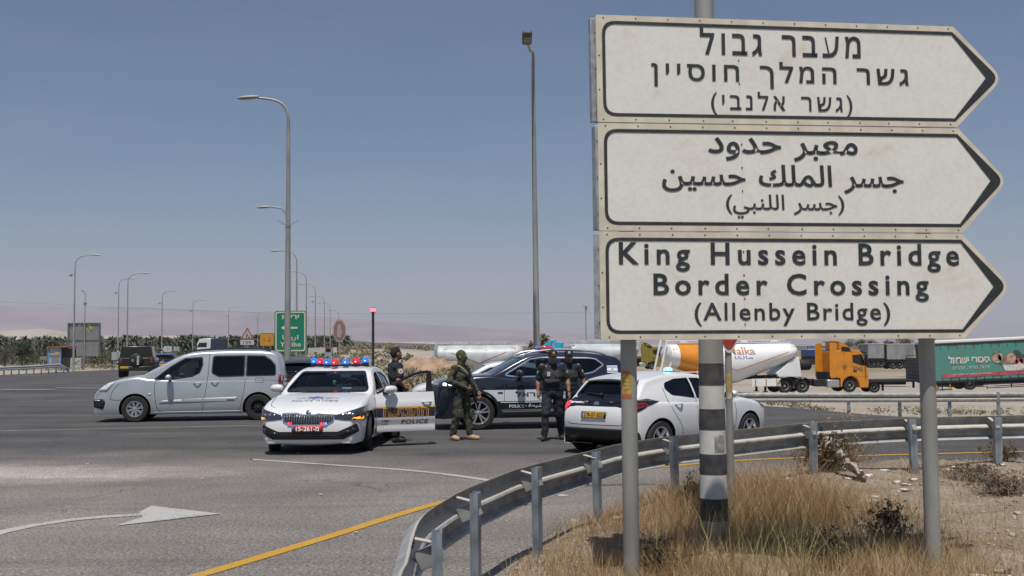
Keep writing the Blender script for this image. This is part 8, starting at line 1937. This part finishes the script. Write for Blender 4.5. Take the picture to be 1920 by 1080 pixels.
tag(blades(38000, samp_tall, .28, .82, .0022, M_GRS, 'dry_grass', .75), 'tall tawny dry grass around the striped pole', 'grass', kind='stuff')
tag(blades(56000, samp_low, .05, .24, .0025, M_GRS2, 'dry_grass', .9, 2, 5), 'short pale dry grass tufts over the verge', 'grass', kind='stuff')
def samp_green(n, r):
    x = r.normal(2.0, .5, n); y = r.normal(8.4, .9, n); return x, y, np.ones(n)
tag(blades(420, samp_green, .25, .62, .004, M_GRS3, 'green_grass', .5, 3, 9), 'a few greenish stalks among the tall dry grass', 'grass', kind='stuff')
# bushes on the verge
def twig_bush(label, px, py, z, r, h, n, m, rng, name='dead_shrub', cat='shrub', leafy=0, lm=None, wd=.004):
    p = G(px, py, z); t = thing(name, label, cat, (p.x, p.y, float(gz(p.x, p.y)) - .02)); mb = MB(); tips = []
    for i in range(n):
        a = rng.random() * 6.283; el = rng.uniform(.3, 1.45); L = rng.uniform(.5, 1.0); q = Vector((r * L * math.cos(a) * math.cos(el), r * L * math.sin(a) * math.cos(el), h * L * math.sin(el))); s0 = Vector((rng.normal() * r * .12, rng.normal() * r * .12, 0)); mid = s0.lerp(q, .5) + Vector((rng.normal() * r * .08, rng.normal() * r * .08, h * .06)); mb.tube([s0, mid, q], [wd, wd * .7, wd * .4], 4)
        for k in range(4): b = mid.lerp(q, rng.random()); e = b + Vector((rng.normal() * r * .16, rng.normal() * r * .16, abs(rng.normal()) * h * .14)); mb.tube([b, e], [wd * .5, wd * .3], 3); tips.append(e)
        tips.append(q)
    mb.build('branches', m, t, angle=0)
    if leafy:
        c = np.array(tips)[rng.integers(0, len(tips), leafy)]; v, f = leaf_cloud(leafy, (0, 0, 0), (.02, .02, .02), .016, rng); np_mesh('foliage', v + np.repeat(c, 4, 0), f, lm, t)
    return t
twig_bush('dark dead shrub among grass to the right of the striped pole, below its right side', 1665, 1000, .1, .30, .36, 46, M_BUSHD, rng, leafy=600, lm=M_BUSHD)
twig_bush('dark dead shrub low between striped pole and right sign post', 1555, 1060, .1, .32, .34, 46, M_BUSHD, rng, leafy=500, lm=M_BUSHD)
twig_bush('small dark shrub at the foot of the striped pole, left side', 1300, 955, .1, .22, .42, 40, M_BUSHD, rng, leafy=500, lm=M_BUSHD)
twig_bush('dark dead shrub just right of the left sign post at the picture bottom', 1235, 1072, .1, .25, .3, 36, M_BUSHD, rng, leafy=300, lm=M_BUSHD)
twig_bush('large brown dry thorn bush against the crash barrier right of centre', 1548, 885, .1, .62, .55, 170, M_BUSHT, rng, name='thorn_bush', leafy=3200, lm=mat('thorn_leaf', (.21, .145, .08), .9, var=.3, scale=5), wd=.005)
twig_bush('spindly yellowish weed rising in front of the crash barrier beam', 1580, 875, .1, .75, .95, 46, mat('weed_stalk', (.26, .19, .10), .9), rng, name='weed', cat='weed', leafy=180, lm=mat('weed_flower', (.38, .28, .08), .8), wd=.003)
twig_bush('brown dry tuft at the foot of the rightmost barrier post', 1880, 866, .1, .35, .3, 60, M_BUSHT, rng, name='thorn_bush', leafy=700, lm=M_BUSHT)
for px, py, lb in ((1830, 900, 'grey dry thornbush on the stony slope at the right edge'), (1875, 925, 'lower grey dry thornbush at the right picture edge')):
    twig_bush(lb, px, py, .1, .5, .25, 80, mat('thorn_grey', (.15, .12, .09), .95), rng, name='thorn_bush', leafy=1500, lm=mat('thorn_grey_leaf', (.19, .145, .10), .95, var=.3, scale=5))
# pale netting caught in the thorn bush
n1, n2 = 26, 9; V = np.zeros((n1, n2, 3)); pa, pb = P(1540, 835, 13.9), P(1612, 900, 13.2)
for i in range(n1):
    for j in range(n2):
        s = i / (n1 - 1); c = pa.lerp(pb, s); V[i, j] = (c.x + .02 * rng.normal() + .05 * math.sin(7 * s), c.y + (j / (n2 - 1) - .5) * .35 + .03 * rng.normal(), c.z + .10 * math.sin(math.pi * s) + .05 * math.sin(9 * s + j) + .02 * rng.normal() + .08 * (j / (n2 - 1)))
f = np.array([(i * n2 + j, (i + 1) * n2 + j, (i + 1) * n2 + j + 1, i * n2 + j + 1) for i in range(n1 - 1) for j in range(n2 - 1)])
tag(np_mesh('plastic_netting', V.reshape(-1, 3), f, mat('netting_pale', (.46, .42, .37), .8, var=.5, scale=30, col2=(.24, .19, .14)), smooth=True), 'pale crumpled plastic netting caught over the thorn bush', 'litter')
# stones and litter
V = []; F = []; o = 0; mi = []
cube = np.array([(x, y, z) for x in (-1, 1) for y in (-1, 1) for z in (-1, 1)]); cf = np.array([(0, 1, 3, 2), (4, 6, 7, 5), (0, 4, 5, 1), (2, 3, 7, 6), (0, 2, 6, 4), (1, 5, 7, 3)])
for i in range(3600):
    x = rng.uniform(-.3, 9.5); y = rng.uniform(5, 16.5)
    if inside_verge(np.array([x]), np.array([y]))[0] < .05: continue
    s = rng.uniform(.004, .016) * (1.8 if rng.random() < .06 else 1); V.append(np.array((x, y, float(gz(x, y)) + s * .25)) + (cube * .8 + rng.normal(size=(8, 3)) * .4) * s * np.array((1, 1, .8))); F.append(cf + o); o += 8
tag(np_mesh('gravel', np.concatenate(V), np.concatenate(F), mat('stone_pale', (.40, .34, .27), .9, var=.3, scale=4)), 'small pale stones scattered over the dry verge', 'gravel', kind='stuff')
V = []; F = []; o = 0
spots = [(1590, 900), (1660, 880), (1680, 905), (1700, 915), (1690, 925), (1650, 925), (1640, 935), (1720, 905), (1782, 878), (1885, 876), (1225, 985), (1150, 965), (1110, 975), (1465, 895), (1485, 898), (1500, 900), (1610, 987), (1460, 893), (1585, 885), (1630, 895), (1270, 1010), (1860, 1075), (1885, 1065), (1840, 1070)]
for (px, py) in spots:
    for k in range(2):
        p = G(px + rng.normal() * 6, py + rng.normal() * 2, .09); s = rng.uniform(.012, .04); z = float(gz(p.x, p.y)); V.append(np.array((p.x, p.y, z + s * .4)) + (cube + rng.normal(size=(8, 3)) * .45) * s * np.array((1.2, .8, .35))); F.append(cf + o); o += 8
for (px, py) in ((410, 888), (380, 900), (560, 852), (668, 1001), (270, 895), (165, 872), (600, 930)):
    p = G(px, py, 0); s = .014; V.append(np.array((p.x, p.y, .02)) + (cube + rng.normal(size=(8, 3)) * .45) * s * np.array((1.6, .8, .25))); F.append(cf + o); o += 8
tag(np_mesh('litter', np.concatenate(V), np.concatenate(F), mat('litter_white', (.62, .60, .56), .7, var=.3, scale=9)), 'scraps of white litter on the verge and road edge', 'litter', kind='stuff')

# ------------------------------------------------------------------ far hills, town
def ridge(name, D, pts, m, depth, rough, seed, label=None):
    "hill range whose skyline passes the given pixels; real depth behind and in front of the crest"
    r = np.random.default_rng(seed); xs = np.linspace(pts[0][0], pts[-1][0], 260); ys = np.interp(xs, [p[0] for p in pts], [p[1] for p in pts])
    nz = np.convolve(r.normal(size=300), np.ones(9) / 9, 'same')[:260] * rough; crest = [P(x, y + d, D) for x, y, d in zip(xs, ys, nz)]
    rows = 25; V = np.zeros((rows, 260, 3)); jj = np.arange(260)
    sp = sum(np.abs(np.sin(jj * w + q)) * a for w, q, a in zip(r.uniform(.08, .5, 7), r.uniform(0, 6, 7), (.5, .4, .35, .3, .25, .2, .2)))- 1.2
    for k in range(rows):
        s = k / (rows - 1); u = abs(2 * s - 1) ; prof = (1 - u ** 1.3)
        g = np.convolve(r.normal(size=300), np.ones(7) / 7, 'same')[:260]
        for j, c in enumerate(crest):
            sc = 1 + (s - .5) * 2 * depth / D; V[k, j] = (c.x * sc, D * sc, -5 + (c.z + 5) * prof * (1 + (.10 * g[j] + .55 * sp[j]) * (1 - prof) * (0 if k == rows // 2 else 1)))
    f = np.array([(i * 260 + j, i * 260 + j + 1, (i + 1) * 260 + j + 1, (i + 1) * 260 + j) for i in range(rows - 1) for j in range(259)])
    tag(np_mesh(name, V.reshape(-1, 3), f, m, smooth=True), kind='structure')
M_HILL = mat('desert_hill', (.20, .165, .145), .95, var=.25, scale=.002, detail=8); M_HILL2 = mat('sandy_foothill', (.40, .32, .25), .95, var=.2, scale=.006, detail=8); M_HILL3 = mat('wooded_ridge', (.060, .068, .055), .95, var=.3, scale=.01)
ridge('far_mountains', 9000, [(-1500, 570), (-500, 560), (-150, 566), (0, 574), (60, 573), (180, 577), (260, 576), (400, 582), (560, 590), (700, 600), (850, 612), (1000, 622), (1200, 633), (1500, 640), (2300, 642), (3200, 640)], M_HILL, 2500, 1.6, 1)
ridge('foothills', 5200, [(-1500, 618), (-300, 622), (-40, 622), (30, 619), (75, 616), (110, 620), (160, 626), (260, 631), (330, 629), (400, 632), (520, 634), (640, 640), (740, 642), (780, 640.5), (830, 641.5), (1000, 645), (1500, 648), (2600, 646)], M_HILL2, 1400, .9, 2)
ridge('wooded_hills', 2300, [(380, 654), (520, 648), (600, 642), (640, 640), (670, 639.5), (700, 642), (760, 643), (830, 646), (950, 649), (1200, 650), (1600, 648), (2400, 646)], M_HILL3, 500, .5, 3)
V = []; F = []; o = 0
for i in range(420):
    px = rng.uniform(-250, 560); D = rng.uniform(2500, 3400); p = P(px, 636.5 + .008 * (480 - px) + rng.normal() * 2.0, D); w = rng.uniform(5, 14); h = rng.uniform(3, 8)
    V.append(np.array((p.x, p.y, p.z)) + cube * np.array((w / 2, w / 2, h / 2))); F.append(cf + o); o += 8
tag(np_mesh('far_town', np.concatenate(V), np.concatenate(F), mat('town_wall', (.55, .51, .46), .8, var=.4, scale=.01)), 'hazy pale houses of a far town at the foot of the hills', 'town', kind='stuff')
V, F = clumps(130, 24, (-1150, 2450, 10), (420, 160, 5), (16, 14, 5), 2.6, rng); tag(np_mesh('far_orchards', V, F, M_LEAFD), 'hazy dark orchards before the far town', 'orchard', kind='stuff')

# ------------------------------------------------------------------ haze
hz = MB(); hz.box((0, 5600, 240), (30000, 12400, 502)); hm = bpy.data.materials.new('haze_air'); hm.use_nodes = True; N = hm.node_tree.nodes; N.remove(N['Principled BSDF']); pv = N.new('ShaderNodeVolumePrincipled')
pv.inputs['Color'].default_value = (.61, .63, .785, 1); pv.inputs['Density'].default_value = HAZE; pv.inputs['Anisotropy'].default_value = 0.0
hm.node_tree.links.new(pv.outputs[0], N['Material Output'].inputs['Volume'])
ho = hz.build('haze', hm, angle=0); tag(ho, 'thin pale haze in the air', 'haze', kind='stuff')
